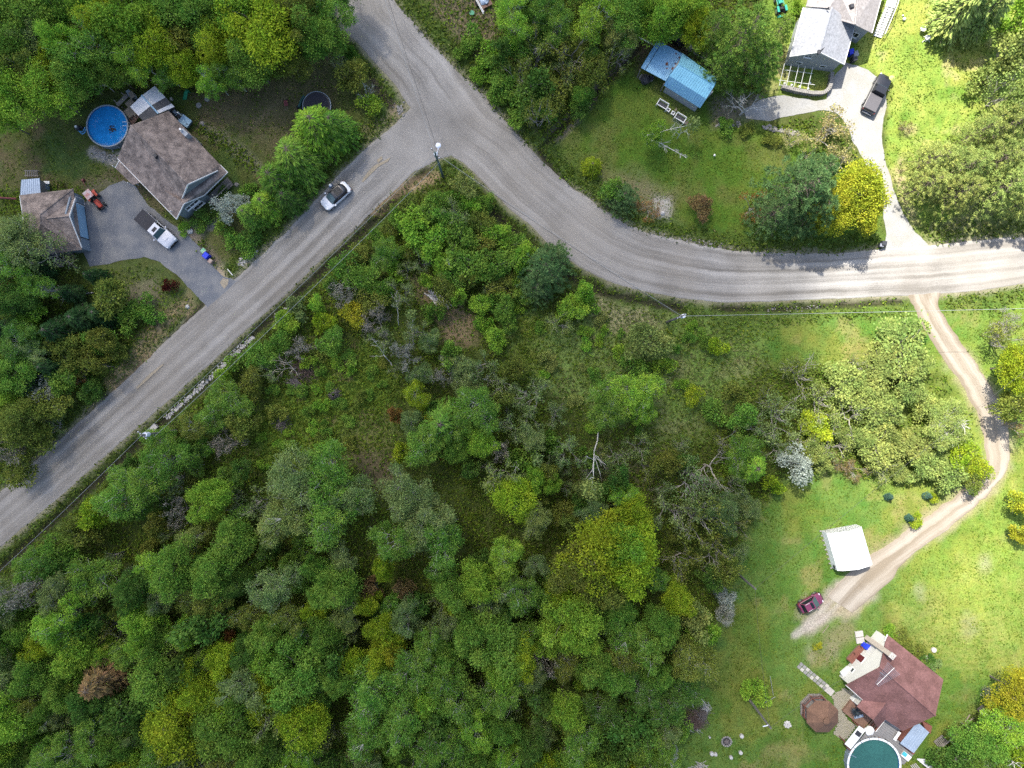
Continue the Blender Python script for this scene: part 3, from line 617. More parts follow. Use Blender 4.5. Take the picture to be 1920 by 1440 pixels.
def spray(kind, seed, Rn, Hn, levels, nb, per, ln, wd, conic=.5, droop=.25, base=.12, up=.0, tuft=0, dens=1.0, mtl=None, tr=.14):
    """conifers: whorls of branches carrying leaves along them (or tufts at their ends)"""
    rng = np.random.default_rng(seed); w = MB(); V = []
    w.tube(bend((0, 0, -.3), (0, 0, Hn), rng, .01, 4), [tr, tr * .8, tr * .6, tr * .35, .02], 6)
    for lv in range(levels):
        t = base + (1 - base) * (lv + .5) / levels; z = Hn * t
        prof = (1 - t) ** conic if conic > 0 else 1; prof = min(1, prof * 1.12) * (1 if t > base + .12 else .85)
        k = max(3, int(nb * (.45 + .6 * prof)))
        for b_ in range(k):
            if rng.random() > dens: continue
            a = 2 * np.pi * (b_ + rng.random() * .7) / k + lv * 1.3; Lb = Rn * prof * rng.uniform(.72, 1.14) + .15
            d = np.array([math.cos(a), math.sin(a), 0]); e = np.array([0, 0, z]) + d * Lb + np.array([0, 0, Lb * (up - droop * rng.uniform(.6, 1.3))])
            s0 = np.array([0, 0, z]); pl = bend(s0, e, rng, .05, 3, -.05); w.tube(pl, [.045, .035, .022, .008], 3, False)
            n = int(per * (.4 + .8 * Lb / Rn)); tt = rng.uniform(.12, 1.0, n) ** (.7)
            if tuft:
                nt_ = max(2, int(tuft * (.4 + .8 * Lb / Rn))); ft = np.r_[1.0, rng.uniform(.35, 1, nt_ - 1)]; side = np.cross(d, [0, 0, 1])
                for f in ft:
                    c = s0 + (e - s0) * f + side * rng.normal() * Lb * .22 * f + np.array([0, 0, .1]); m_ = max(6, per // nt_)
                    q = rng.normal(size=(m_, 3)); q[:, 2] = np.abs(q[:, 2]) * .9 + .1; q += d * .7
                    V.append(leaf_quads(c + rng.normal(size=(m_, 3)) * .10, q, ln, wd, rng, np.tile([0, 0, 1.0], (m_, 1)), .5))
            else:
                side = np.cross(d, [0, 0, 1]); sg = rng.choice([-1, 1], n)
                off = side * (sg * (.10 + .30 * (1 - tt)) * Lb * rng.random(n))[:, None]
                pos = s0 + (e - s0) * tt[:, None] + off + np.stack([0 * tt, 0 * tt, -.10 * np.abs(rng.normal(size=n))], -1)
                D = d[None] * 1.0 + side[None] * (sg * rng.uniform(.1, .7, n))[:, None] + rng.normal(size=(n, 3)) * .15; D[:, 2] -= droop * .9
                V.append(leaf_quads(pos, D, ln, wd, rng, np.tile([0, 0, 1.0], (n, 1)), .65))
    crown = quads_mesh(kind + '_crown', np.concatenate(V), mtl or M_NEEDLE)
    wood = mkmesh(kind + '_trunk', w); wood.materials.append(M_BARK); reg(kind, crown, wood, Rn, Hn)

def twiggy(kind, seed, Rn, Hn, nleaf=0, ln=.16, wd=.10, stems=1, r0=.15, spread=1.0):
    rng = np.random.default_rng(seed); w = MB(); tips = []
    def grow(p, d, L, r, lv):
        e = p + d * L; mid = (p + e) / 2 + rng.normal(size=3) * L * .07
        w.tube([p, mid, e], [r, r * .8, r * .6], 4 if lv < 2 else 3, False)
        if lv >= 4: tips.append((e, d)); return
        for k in range(3 if lv < 3 else 3):
            q = d * .9 + rng.normal(size=3) * .52 * spread; q[2] = q[2] * .8 + .12; q /= np.linalg.norm(q)
            st = p + (e - p) * rng.uniform(.45, 1.0) if k else e
            grow(st, q, L * rng.uniform(.62, .86), r * .58, lv + 1)
    for s in range(stems):
        a = 2 * np.pi * s / stems + rng.random(); d = np.array([math.cos(a) * (.35 if stems > 1 else .08), math.sin(a) * (.35 if stems > 1 else .08), 1.0]); d /= np.linalg.norm(d)
        grow(np.array([math.cos(a) * .12 * (stems > 1), math.sin(a) * .12 * (stems > 1), -.2]), d, Hn * .30, r0 / math.sqrt(stems), 0 if stems < 3 else 1)
    # fit to nominal size
    v = np.array(w.v); rad = np.percentile(np.hypot(v[:, 0], v[:, 1]), 97); top = v[:, 2].max(); v[:, :2] *= Rn / rad; v[:, 2] *= Hn / top; w.v = [tuple(q) for q in v]
    wood = mkmesh(kind + '_trunk', w); wood.materials.append(M_BARK); crown = None
    if nleaf:
        T = np.array([t[0] for t in tips]) * [Rn / rad, Rn / rad, Hn / top]; i = rng.integers(0, len(T), nleaf)
        crown = quads_mesh(kind + '_crown', leaf_quads(T[i] + rng.normal(size=(nleaf, 3)) * .22, rng.normal(size=(nleaf, 3)), ln, wd, rng, np.tile([0, 0, 1.0], (nleaf, 1)), .4), M_LEAF)
    reg(kind, crown, wood, Rn, Hn)

for s in range(6): lobed('maple', 100 + s, 3.6, 10, 36, .28, 13500, .23, .165, base=.22, limbs=9)
for s in range(7): lobed('birch', 200 + s, 3.4, 10, 46, .25, 10800, .215, .115, base=.25, airy=.55, droop=.25, tr=.11, limb_r=.05, fork=3)
for s in range(4): lobed('thicket', 300 + s, 1.9, 3.6, 20, .34, 3000, .22, .15, base=.10, airy=.45, tr=.07, limb_r=.035, fork=1)
for s in range(3): lobed('shrub', 400 + s, 1.2, 1.6, 11, .40, 1100, .22, .16, base=.04, airy=.3, tr=.05, limb_r=.025)
for s in range(2): lobed('blossom', 500 + s, 1.9, 3.2, 20, .32, 2300, .17, .14, base=.12, airy=.4, tr=.07, limb_r=.03)
for s in range(3): spray('pine', 600 + s, 4.2, 13, 10, 10, 150, .38, .085, conic=.55, droop=.05, up=.12, tuft=5, tr=.2)
for s in range(3): spray('larch', 700 + s, 3.4, 9, 11, 11, 60, .48, .12, conic=.6, droop=.34, mtl=M_LEAF)
for s in range(2): spray('spruce', 800 + s, 2.2, 9, 15, 10, 42, .40, .13, conic=.8, droop=.26)
for s in range(3): twiggy('bare', 900 + s, 3.0, 6.5)
for s in range(3): twiggy('sparse', 950 + s, 2.4, 4.6, 1300, .20, .12, stems=3)

COLR = dict(yg=(.255, .335, .026), lg=(.215, .352, .042), mg=(.152, .264, .042), dg=(.100, .186, .036), ol=(.170, .205, .040), gr=(.175, .240, .078), pale=(.225, .272, .074), straw=(.34, .31, .13),
            pine=(.108, .180, .062), pine2=(.160, .255, .046), spruce=(.260, .310, .085), gold=(.32, .325, .030), rust=(.25, .125, .040), tan=(.22, .155, .070), white=(.40, .43, .36), grey=(.25, .238, .195), silver=(.42, .40, .37), dk=(.030, .066, .022), red=(.085, .020, .018), blue=(.045, .095, .065))
CNAME = dict(silver='silvery leafless', straw='straw-coloured', yg='yellow-green', lg='bright green', mg='mid-green', dg='deep green', ol='olive', gr='grey-green', pale='pale green', pine='blue-green', pine2='warm green', spruce='brownish-green', gold='golden yellow', rust='rust-coloured', tan='dead brown', white='white-flowering', grey='leafless grey', dk='very dark green', red='dark red', blue='bluish')
KNAME = dict(maple=('maple_tree', 'broadleaf tree', 'tree'), birch=('birch_tree', 'airy birch', 'tree'), thicket=('small_tree', 'small bushy tree', 'tree'), shrub=('shrub', 'bush', 'bush'), blossom=('flowering_shrub', 'shrub', 'bush'),
             pine=('pine_tree', 'pine', 'tree'), larch=('larch_tree', 'drooping larch', 'tree'), spruce=('spruce_tree', 'spruce', 'tree'), bare=('bare_tree', 'twiggy tree', 'tree'), sparse=('sparse_tree', 'thinly leaved tree', 'tree'))
BARKC = dict(birch=(.40, .39, .36), bare=(.26, .24, .215), sparse=(.24, .22, .195), maple=(.12, .10, .08), thicket=(.17, .155, .13), larch=(.13, .10, .075), pine=(.11, .085, .065))
TREES = []
def tree(px, py, r, h, kind, col, label=None, var=None, lean=0.0, bark=None):
    """crown seen centred at photo pixel px,py with radius r pixels"""
    hc = h * (.62 if kind not in ('spruce', 'pine', 'larch') else .45)
    x, y = P(px, py, hc); rm = r / PXM * (HC - hc) / HC
    i = var if var is not None else random.randrange(99)
    crown, wood, Rn, Hn = proto(kind, i); z = gz(x, y)
    nm, _, cat = KNAME[kind]; t = thing(nm, label or '', cat, (x, y, z), random.uniform(0, 6.28))
    sx = rm / Rn * random.uniform(.93, 1.07); t.scale = (sx, rm / Rn * random.uniform(.93, 1.07), h / Hn)
    if lean: t.rotation_euler = (random.uniform(-lean, lean), random.uniform(-lean, lean), t.rotation_euler[2])
    c = COLR[col]; v = random.uniform(.86, 1.16); c = (c[0] * v * random.uniform(.92, 1.08), c[1] * v, c[2] * v)
    bk = bark or BARKC.get(kind, (.12, .10, .08))
    if kind == 'bare': bk = c
    o = bpy.data.objects.new('trunk', wood); COL.objects.link(o); o.parent = t; o.color = (*bk, 1)
    if crown:
        o = bpy.data.objects.new('crown', crown); COL.objects.link(o); o.parent = t; o.color = (*c, 1)
    t['_k'] = kind; t['_c'] = col; TREES.append((t, px, py, r, kind, col, h)); return t

# ---- trees placed one by one from the photograph: (x, y, radius px, height m, kind, colour)
T = []
def add(s):
    for ln in s.strip().splitlines():
        for e in ln.split(';'):
            e = e.split()
            if e: T.append((float(e[0]), float(e[1]), float(e[2]), float(e[3]), e[4], e[5]))
add('''
60 28 52 11 maple mg; 128 22 40 10 maple mg; 30 92 48 11 maple mg; 104 128 42 9 maple yg; 60 80 46 10 birch gr; 172 84 50 11 birch mg; 250 36 50 12 maple lg; 205 48 40 11 maple yg
326 40 34 9 birch gr; 300 92 40 10 maple yg; 352 132 30 8 maple yg; 254 104 40 10 birch lg; 346 84 34 9 thicket ol; 386 40 46 11 maple mg; 414 88 42 10 maple yg; 496 58 66 12 maple yg; 560 40 46 11 maple ol
592 70 44 10 maple mg; 478 122 44 9 maple mg; 436 142 34 8 birch mg; 540 112 36 8 maple ol; 20 176 50 11 maple lg; 92 176 44 10 maple lg; 140 140 38 10 maple mg; 6 226 30 8 maple lg; 60 138 40 10 birch ol; 330 8 50 11 maple mg; 170 8 46 11 maple lg; 450 10 50 11 maple lg; 214 138 30 8 maple mg; 400 150 30 8 birch lg; 10 18 40 11 maple lg; 620 20 40 9 birch mg; 312 138 26 7 birch mg
662 140 34 4.5 thicket ol; 694 196 21 2.4 shrub lg; 686 172 20 3 bare white; 640 118 24 3 sparse gr; 655 96 16 2.5 shrub mg
596 244 58 9 larch lg; 556 300 56 9 larch mg; 520 340 46 8 larch mg; 630 240 42 8 larch mg; 558 324 36 7 larch mg; 500 384 34 6 larch lg; 470 404 30 6 larch mg; 540 372 34 6 larch dg; 434 392 32 4 blossom white
420 420 18 2 shrub mg; 372 424 14 1.4 shrub mg; 386 404 15 1.6 shrub dg; 345 428 11 1 shrub lg; 466 356 14 1.2 shrub mg; 418 365 12 1 shrub dg; 440 452 16 1.5 shrub mg; 462 470 16 1.5 shrub mg; 470 445 16 1.5 shrub dg
40 448 48 9 birch gr; 82 478 40 8 sparse gr; 16 500 40 8 birch mg; 30 560 34 7 maple dg; 74 542 32 7 birch mg; 206 552 36 5 thicket ol; 318 536 13 1.6 shrub red; 156 598 34 6 spruce dk; 112 622 34 7 spruce dk; 192 588 30 5 spruce dk; 60 590 24 4 thicket lg; 36 640 36 7 birch dg; 120 648 30 5 thicket ol; 152 676 32 5 thicket ol; 148 706 20 3 sparse rust; 76 734 32 4 blossom white
18 706 40 7 maple mg; 36 788 40 7 maple ol; 104 762 32 5 thicket ol; 14 620 30 7 spruce dk; 20 840 34 5 sparse grey; 70 820 30 5 thicket ol; 190 640 26 4 thicket mg; 240 600 22 2.5 shrub mg; 262 572 20 2 shrub mg; 284 590 18 2 shrub mg; 70 660 30 6 birch gr; 10 750 30 6 maple lg; 120 715 28 5 thicket mg; 170 730 22 3 thicket dg; 215 660 22 3 thicket ol; 60 500 30 7 spruce dk; 20 545 28 6 sparse rust; 100 690 26 6 spruce dk; 40 880 30 4 thicket ol; 100 800 24 3 sparse gr
776 424 34 5 thicket lg; 806 456 30 4.5 thicket lg; 852 402 30 6 sparse gr; 870 346 28 4 thicket pale; 722 476 30 4.5 birch mg; 742 506 16 2.4 shrub lg; 864 444 34 5 thicket mg; 902 420 26 4 thicket ol; 932 440 24 4 thicket lg; 884 494 38 5 thicket mg; 832 494 24 3.5 thicket lg; 930 494 34 5 thicket mg; 652 506 32 4 thicket mg; 690 524 30 4 thicket mg; 640 548 28 5 sparse grey; 662 588 24 4 thicket gold; 604 604 22 3.5 thicket yg; 556 576 20 3 shrub gr; 700 566 26 4 thicket ol; 750 556 28 6 sparse gr; 706 600 30 5 sparse grey; 782 622 26 6 sparse gr; 806 642 20 4 birch gr; 926 636 25 3 thicket lg; 906 606 15 2.4 shrub lg; 970 578 11 1.4 shrub lg; 814 586 18 2.5 shrub mg; 840 416 28 4.5 thicket mg; 762 390 24 3.5 thicket ol; 800 402 26 4 thicket mg; 900 462 26 4 thicket ol; 720 540 24 4 thicket mg; 620 640 26 4 thicket mg; 960 460 24 3 thicket mg; 850 520 26 3.5 thicket mg
1022 506 52 9 pine pine; 1040 486 40 8 pine pine; 1006 540 36 6 pine pine; 1092 548 22 4 thicket lg; 1074 578 28 4.5 thicket lg; 1046 604 28 5 sparse pale; 1108 572 14 2 shrub lg; 984 480 26 5 thicket lg; 986 555 20 3 thicket mg
1208 640 40 5 thicket pale; 1246 684 18 2.6 shrub lg; 1160 658 11 1.4 shrub lg; 1132 620 9 1 shrub lg; 1190 688 22 3 shrub mg; 1346 649 17 2.4 shrub yg; 1298 742 20 3 thicket yg
1186 736 44 8 birch lg; 1146 770 40 8 birch mg; 1206 766 30 7 birch lg; 1140 730 28 6 birch mg; 1000 742 38 6 sparse gr; 862 694 30 6 birch gr; 904 684 32 6 sparse gr; 940 722 30 5 sparse gr; 880 726 28 5 birch gr; 832 700 24 5 sparse grey; 760 668 28 6 sparse grey; 790 700 24 5 birch gr; 720 640 26 5 sparse gr
540 690 32 5 bare grey; 484 668 30 4 thicket mg; 522 640 26 4 thicket mg; 560 656 22 4 sparse grey; 428 744 36 6 birch mg; 456 800 30 5 thicket ol; 400 780 30 6 birch mg; 470 720 26 4 thicket ol; 500 700 22 4 sparse gr; 430 830 30 5 sparse grey; 520 775 18 2 shrub ol; 370 800 28 6 birch ol
832 792 48 9 larch mg; 796 826 42 9 birch mg; 900 764 46 9 birch mg; 782 744 26 6 birch yg; 742 776 15 5 thicket rust; 816 786 14 6 thicket gold; 902 830 26 7 maple lg; 832 850 14 5 thicket rust; 752 846 18 5 thicket yg; 860 800 36 8 birch mg; 770 790 26 7 birch gr; 858 842 26 6 maple mg
560 896 58 11 birch gr; 612 884 52 11 birch mg; 540 962 56 11 birch pale; 622 964 54 11 birch mg; 664 930 40 10 birch gr; 762 930 50 11 birch gr; 792 972 50 11 birch gr; 750 1012 46 11 birch mg; 822 1004 46 11 birch mg; 722 1060 22 9 maple yg; 936 890 38 9 sparse pale; 962 934 42 9 maple yg; 1006 896 20 7 maple lg; 1036 906 18 7 maple lg; 1006 974 32 8 birch pale; 1064 844 30 7 sparse gr; 1000 820 28 6 birch gr; 960 800 30 6 sparse gr; 1040 780 26 5 sparse gr; 930 840 26 6 sparse grey
396 934 38 9 maple lg; 360 1010 26 7 birch pale; 440 1008 42 9 maple mg; 312 868 46 9 birch mg; 262 898 44 9 birch mg; 226 936 44 9 birch mg; 176 962 28 7 thicket yg; 300 830 30 7 birch mg; 150 1000 32 6 thicket ol; 70 1060 40 8 birch mg; 180 1084 52 9 birch mg; 110 1030 30 6 thicket mg; 480 950 34 8 sparse gr; 330 960 30 6 sparse grey
272 1162 38 9 maple lg; 388 1122 46 9 birch ol; 330 1206 30 7 sparse pale; 200 1188 34 7 sparse ol; 206 1264 56 11 larch tan; 292 1270 44 10 maple mg; 512 1096 44 10 birch gr; 502 1186 32 10 maple mg; 420 1234 34 9 maple yg; 600 1132 28 8 maple yg; 648 1152 34 8 birch pale; 726 1178 32 9 maple yg; 742 1214 22 9 maple gold; 692 1130 22 8 maple yg; 700 1104 24 6 thicket tan; 762 1102 18 7 thicket tan; 850 1130 20 8 maple yg; 660 1196 18 7 sparse pale; 436 1186 12 6 thicket rust; 470 1160 34 8 birch ol; 580 1180 30 8 birch dg
330 1352 58 11 maple yg; 420 1370 54 11 maple mg; 560 1256 56 11 maple mg; 504 1300 40 10 maple yg; 570 1348 48 11 maple yg; 462 1320 40 10 maple mg; 390 1300 40 10 maple yg; 700 1290 54 11 birch mg; 780 1250 54 11 birch mg; 760 1350 50 11 birch mg; 850 1300 52 11 birch mg; 924 1200 58 11 maple mg; 946 1250 40 10 maple lg; 690 1370 44 10 birch mg; 860 1400 48 10 birch mg; 660 1240 30 8 maple yg
1120 1036 70 12 maple yg; 1086 1060 50 11 maple ol; 1180 1050 54 12 maple yg; 1164 1020 44 12 maple lg; 1120 1100 44 10 maple ol; 1066 1156 50 11 maple lg; 1086 1190 34 10 maple lg; 1188 966 36 8 maple yg; 1170 930 28 7 birch lg; 1334 878 46 7 bare grey; 1300 900 40 7 sparse gr; 1310 982 52 8 sparse ol; 1262 956 42 7 sparse gr; 1350 950 34 7 birch gr; 1404 872 40 8 larch lg; 1396 846 34 7 birch mg; 1488 870 34 5 blossom white; 1450 910 16 3 shrub yg; 1346 1040 36 7 sparse ol; 1270 1122 28 8 maple yg; 1300 1160 30 8 thicket pale; 1300 1236 48 9 birch ol; 1320 1180 28 7 thicket lg; 1210 1210 44 9 birch mg; 1244 1170 32 9 maple mg; 1112 1246 34 9 maple mg; 1062 1242 32 8 birch ol; 1160 1190 34 9 birch mg; 1200 1290 40 9 birch dg; 1362 1118 20 3.5 blossom white; 1360 1150 18 3 blossom white; 1400 950 24 5 birch gr; 1390 990 22 5 sparse pale; 1280 1050 36 7 sparse ol; 1226 1090 24 7 birch mg; 1100 920 20 6 maple pale; 1330 1080 26 6 thicket dg; 1160 860 28 6 sparse pale; 1200 840 28 5 sparse pale; 1250 870 26 5 thicket ol; 1216 880 24 5 sparse ol
1284 1290 34 7 birch dg; 1250 1330 44 8 birch dg; 1180 1360 44 9 thicket dg; 1130 1330 40 9 birch dg; 1220 1390 40 8 birch mg; 1150 1410 36 8 thicket dg; 1270 1365 26 5 thicket mg
1690 646 52 3.1 thicket pale; 1656 690 44 3.1 thicket pale; 1716 690 34 3.4 thicket pale; 1580 716 40 3.4 thicket pale; 1508 716 46 3.4 sparse ol; 1540 762 42 3.4 sparse pale; 1462 790 48 4.1 sparse gr; 1596 778 40 3.4 sparse pale; 1656 772 38 3.4 thicket pale; 1640 836 38 3.4 thicket pale; 1704 836 38 3.4 thicket pale; 1560 836 38 3.4 sparse pale; 1504 830 34 3.4 sparse ol; 1774 796 46 5.5 birch pale; 1740 764 26 2.7 thicket pale; 1732 872 34 3.4 thicket pale; 1836 878 22 3 thicket yg; 1778 892 32 3.1 thicket pale; 1660 880 28 2.7 sparse pale; 1600 880 24 2.0 sparse tan; 1800 850 30 3.4 thicket yg; 1420 800 34 3.4 sparse gr; 1440 750 30 3.4 sparse ol; 1390 780 28 4 thicket mg; 1480 690 26 2.7 sparse ol; 1360 830 28 5 sparse ol; 1530 800 28 2.7 thicket yg; 1620 740 30 3.4 thicket pale; 1700 740 30 3.4 thicket pale; 1340 770 22 2.5 shrub mg; 1380 740 20 2.4 shrub ol; 1460 838 28 3.4 sparse gr; 1568 872 22 2.0 sparse tan; 1690 888 20 2.0 thicket pale; 1826 900 24 2.7 thicket ol
1806 12 50 10 spruce spruce; 1850 20 44 10 spruce spruce; 1892 96 44 6 thicket pale; 1912 40 40 7 thicket lg; 1890 170 44 7 sparse pale; 1884 240 48 10 pine spruce; 1916 200 40 8 thicket pale; 1744 302 42 8 pine spruce; 1800 316 48 9 pine spruce; 1862 306 50 10 pine spruce; 1734 348 40 8 pine spruce; 1792 362 44 9 pine spruce; 1864 356 48 10 pine spruce; 1914 330 44 10 pine spruce; 1830 250 34 8 pine spruce; 1918 380 34 9 pine spruce; 1846 150 24 3 shrub pale; 1700 238 14 1.6 sparse tan
1384 84 74 14 pine pine2; 1330 70 40 11 pine pine2; 1420 130 44 11 pine pine2; 1350 130 40 10 pine pine2; 1244 40 42 9 maple lg; 1300 60 30 8 maple yg; 1276 14 40 9 maple lg; 958 40 40 9 birch lg; 1012 16 42 9 birch mg; 1112 38 44 9 birch lg; 1176 30 42 9 maple mg; 1210 14 36 9 maple lg; 1002 106 44 7 sparse ol; 1068 98 46 7 sparse ol; 1046 50 36 8 birch mg; 1062 140 26 5 sparse gr; 1004 170 42 6 thicket dg; 1036 180 34 5 thicket ol; 958 160 30 3.5 thicket mg; 1150 100 30 6 sparse pale; 1112 146 34 6 thicket ol; 1160 60 34 8 birch pale; 970 90 26 5 thicket mg; 1090 190 24 4 thicket dg; 1010 210 30 4 thicket mg; 982 190 26 3 shrub mg; 940 130 24 2.6 shrub mg; 912 104 22 2.2 shrub lg; 884 70 20 2 shrub mg; 936 176 20 2 shrub mg; 968 222 18 2 shrub mg; 866 96 16 1.6 shrub mg; 900 140 16 1.6 shrub lg; 1180 80 20 5 sparse ol; 1460 60 28 7 pine pine2
1222 254 25 5.5 birch lg; 1280 244 24 5 bare white; 1404 196 46 6 bare silver; 1110 312 22 3 larch yg; 1166 372 34 4.5 pine pine; 1150 360 26 4 thicket mg; 1218 388 22 2.6 sparse rust; 1312 388 24 3 thicket tan; 1416 388 30 4 sparse rust; 1490 362 68 13 pine pine; 1450 400 44 10 pine pine; 1520 400 50 11 pine pine; 1520 330 44 11 pine pine; 1604 366 56 10 maple gold; 1560 400 40 9 maple gold; 1620 400 34 8 maple gold; 1552 248 44 4.5 sparse straw; 1490 262 24 2.5 sparse straw; 1446 262 15 1 shrub ol; 1400 244 14 .9 shrub ol; 1576 300 32 3.5 sparse straw; 1520 290 24 2.5 sparse pale; 1360 236 16 1.2 shrub mg; 1492 14 15 1.6 shrub lg
1898 640 42 7 sparse ol; 1904 690 42 8 maple yg; 1888 606 24 4 sparse grey; 1900 760 32 7 thicket ol; 1916 800 24 6 sparse tan; 1916 944 24 4 thicket gold; 1916 1000 20 3 thicket gold; 1904 1296 44 8 maple gold; 1884 1366 46 8 birch lg; 1840 1384 40 7 maple mg; 1816 1412 36 6 sparse dg; 1916 1400 40 8 maple yg; 1860 1430 40 7 birch mg; 1800 1430 30 5 thicket dg; 1872 1316 24 4 sparse grey; 1760 1424 22 2.5 shrub dg
1668 932 8 1.6 spruce blue; 1740 930 8 1.6 spruce blue; 1706 972 8 1.6 spruce blue; 1748 934 10 1 shrub yg; 1718 978 12 1.2 shrub yg; 1534 1211 8 .7 shrub gold; 1683 1196 16 1 shrub ol; 1700 1208 14 1 shrub ol; 1670 1184 13 1 shrub lg; 1740 1240 14 .9 shrub dg; 1752 1248 12 .8 shrub gr; 1722 1222 12 .8 shrub ol; 1420 1300 22 1.8 shrub lg; 1402 1294 14 1.4 shrub lg
''')
for q in T: tree(*q[:4], q[4], q[5], lean=.05 if q[4] in ('birch', 'sparse', 'bare', 'thicket') else .015)

# ---- the rest of the woods, kept clear of the trees above
def fill(pts, n, rr, hh, kinds, gap, seed, low=False):
    rnd = random.Random(seed); poly = pts; x0, x1 = min(p[0] for p in pts), max(p[0] for p in pts); y0, y1 = min(p[1] for p in pts), max(p[1] for p in pts)
    k = 0; tries = 0
    while k < n and tries < n * 60:
        tries += 1; px, py = rnd.uniform(x0, x1), rnd.uniform(y0, y1)
        if not poly_in(np.array([px]), np.array([py]), poly)[0]: continue
        r = rnd.uniform(*rr)
        if any((px - a) ** 2 + (py - b_) ** 2 < (gap * (r + c)) ** 2 for _, a, b_, c, kk, cc, h in TREES if low or h > 4): continue
        wts = [q[2] for q in kinds]; kd, cl, _ = rnd.choices(kinds, wts)[0]
        h = rnd.uniform(*hh) * (r / ((rr[0] + rr[1]) / 2)) ** .6
        tree(px, py, r, h, kd, cl, lean=.05); k += 1
DEEP = [('maple', 'mg', 3), ('birch', 'mg', 4), ('birch', 'gr', 2.2), ('maple', 'yg', 1.2), ('maple', 'lg', 2.4), ('birch', 'lg', 1.5), ('birch', 'ol', 1.0), ('maple', 'dg', 1.0), ('thicket', 'dg', 1.5), ('sparse', 'pale', .6), ('sparse', 'grey', .4)]
WOOD_S = [(-40, 1110), (60, 1090), (150, 1120), (260, 1060), (480, 1060), (640, 1030), (720, 1100), (860, 1050), (1000, 1020), (1060, 1110), (1180, 1130), (1260, 1270), (1250, 1480), (-40, 1480)]
fill(WOOD_S, 150, (22, 44), (8, 11), DEEP, .50, 1)
fill([(-20, -30), (640, -30), (600, 90), (450, 130), (360, 135), (300, 130), (230, 130), (150, 165), (-20, 210)], 22, (24, 40), (8, 11), [('maple', 'mg', 3), ('maple', 'lg', 2), ('birch', 'mg', 2), ('maple', 'yg', 1), ('maple', 'dg', 1)], .6, 2)
fill([(-30, 420), (40, 400), (110, 500), (200, 520), (230, 600), (180, 700), (60, 840), (-30, 900)], 16, (16, 28), (4, 7), [('thicket', 'ol', 2), ('spruce', 'dk', 2), ('birch', 'gr', 1), ('thicket', 'mg', 2), ('sparse', 'gr', 1)], .55, 3)
fill([(960, -30), (1310, -30), (1300, 50), (1220, 60), (1090, 190), (1010, 230), (960, 200), (930, 100), (980, 60)], 14, (18, 32), (5, 8), [('birch', 'mg', 2), ('thicket', 'dg', 2), ('sparse', 'ol', 2), ('maple', 'mg', 1)], .55, 4)
fill([(760, 390), (870, 330), (930, 400), (980, 460), (960, 640), (860, 560), (780, 520), (640, 560), (560, 600), (470, 680), (400, 720), (520, 600)], 34, (14, 26), (2.5, 4.5), [('thicket', 'mg', 3), ('thicket', 'lg', 1.5), ('thicket', 'ol', 2), ('sparse', 'gr', 1.5), ('shrub', 'mg', 1)], .52, 5, True)
fill([(700, 640), (860, 640), (960, 680), (1100, 840), (1290, 820), (1420, 900), (1380, 1080), (1260, 1020), (1040, 1000), (860, 880), (760, 720)], 40, (15, 28), (3.5, 7), [('sparse', 'gr', 2), ('thicket', 'ol', 2), ('thicket', 'dg', 2), ('birch', 'gr', 2), ('sparse', 'pale', 1), ('shrub', 'mg', 1)], .55, 6, True)
fill([(300, 800), (450, 860), (540, 1000), (640, 1040), (500, 1070), (260, 1060), (60, 1100), (20, 1070), (180, 940)], 32, (14, 28), (3, 7), [('thicket', 'dg', 2), ('thicket', 'ol', 2), ('sparse', 'gr', 1), ('birch', 'mg', 2)], .55, 7, True)
fill([(1400, 700), (1560, 690), (1730, 640), (1740, 760), (1780, 880), (1640, 890), (1500, 870), (1380, 830)], 10, (14, 24), (2.5, 4), [('thicket', 'pale', 3), ('sparse', 'pale', 2), ('sparse', 'ol', 2), ('thicket', 'lg', 1)], .5, 8, True)
fill(WOOD_S, 95, (12, 24), (3.5, 6.5), [('shrub', 'mg', 2), ('thicket', 'mg', 2), ('thicket', 'ol', 1.5), ('thicket', 'lg', 1.5), ('birch', 'mg', 1), ('sparse', 'gr', 1)], .42, 9, True)

fill([(500, 660), (720, 640), (750, 730), (730, 830), (640, 880), (520, 890), (440, 860)], 34, (7, 15), (.6, 1.5), [('shrub', 'lg', 2), ('shrub', 'mg', 3), ('shrub', 'ol', 1)], .7, 12, True)
fill([(1040, 580), (1260, 600), (1420, 640), (1400, 760), (1250, 830), (1120, 820), (960, 680)], 22, (7, 14), (.6, 1.4), [('shrub', 'lg', 2), ('shrub', 'mg', 3), ('shrub', 'pale', 1)], .7, 13, True)
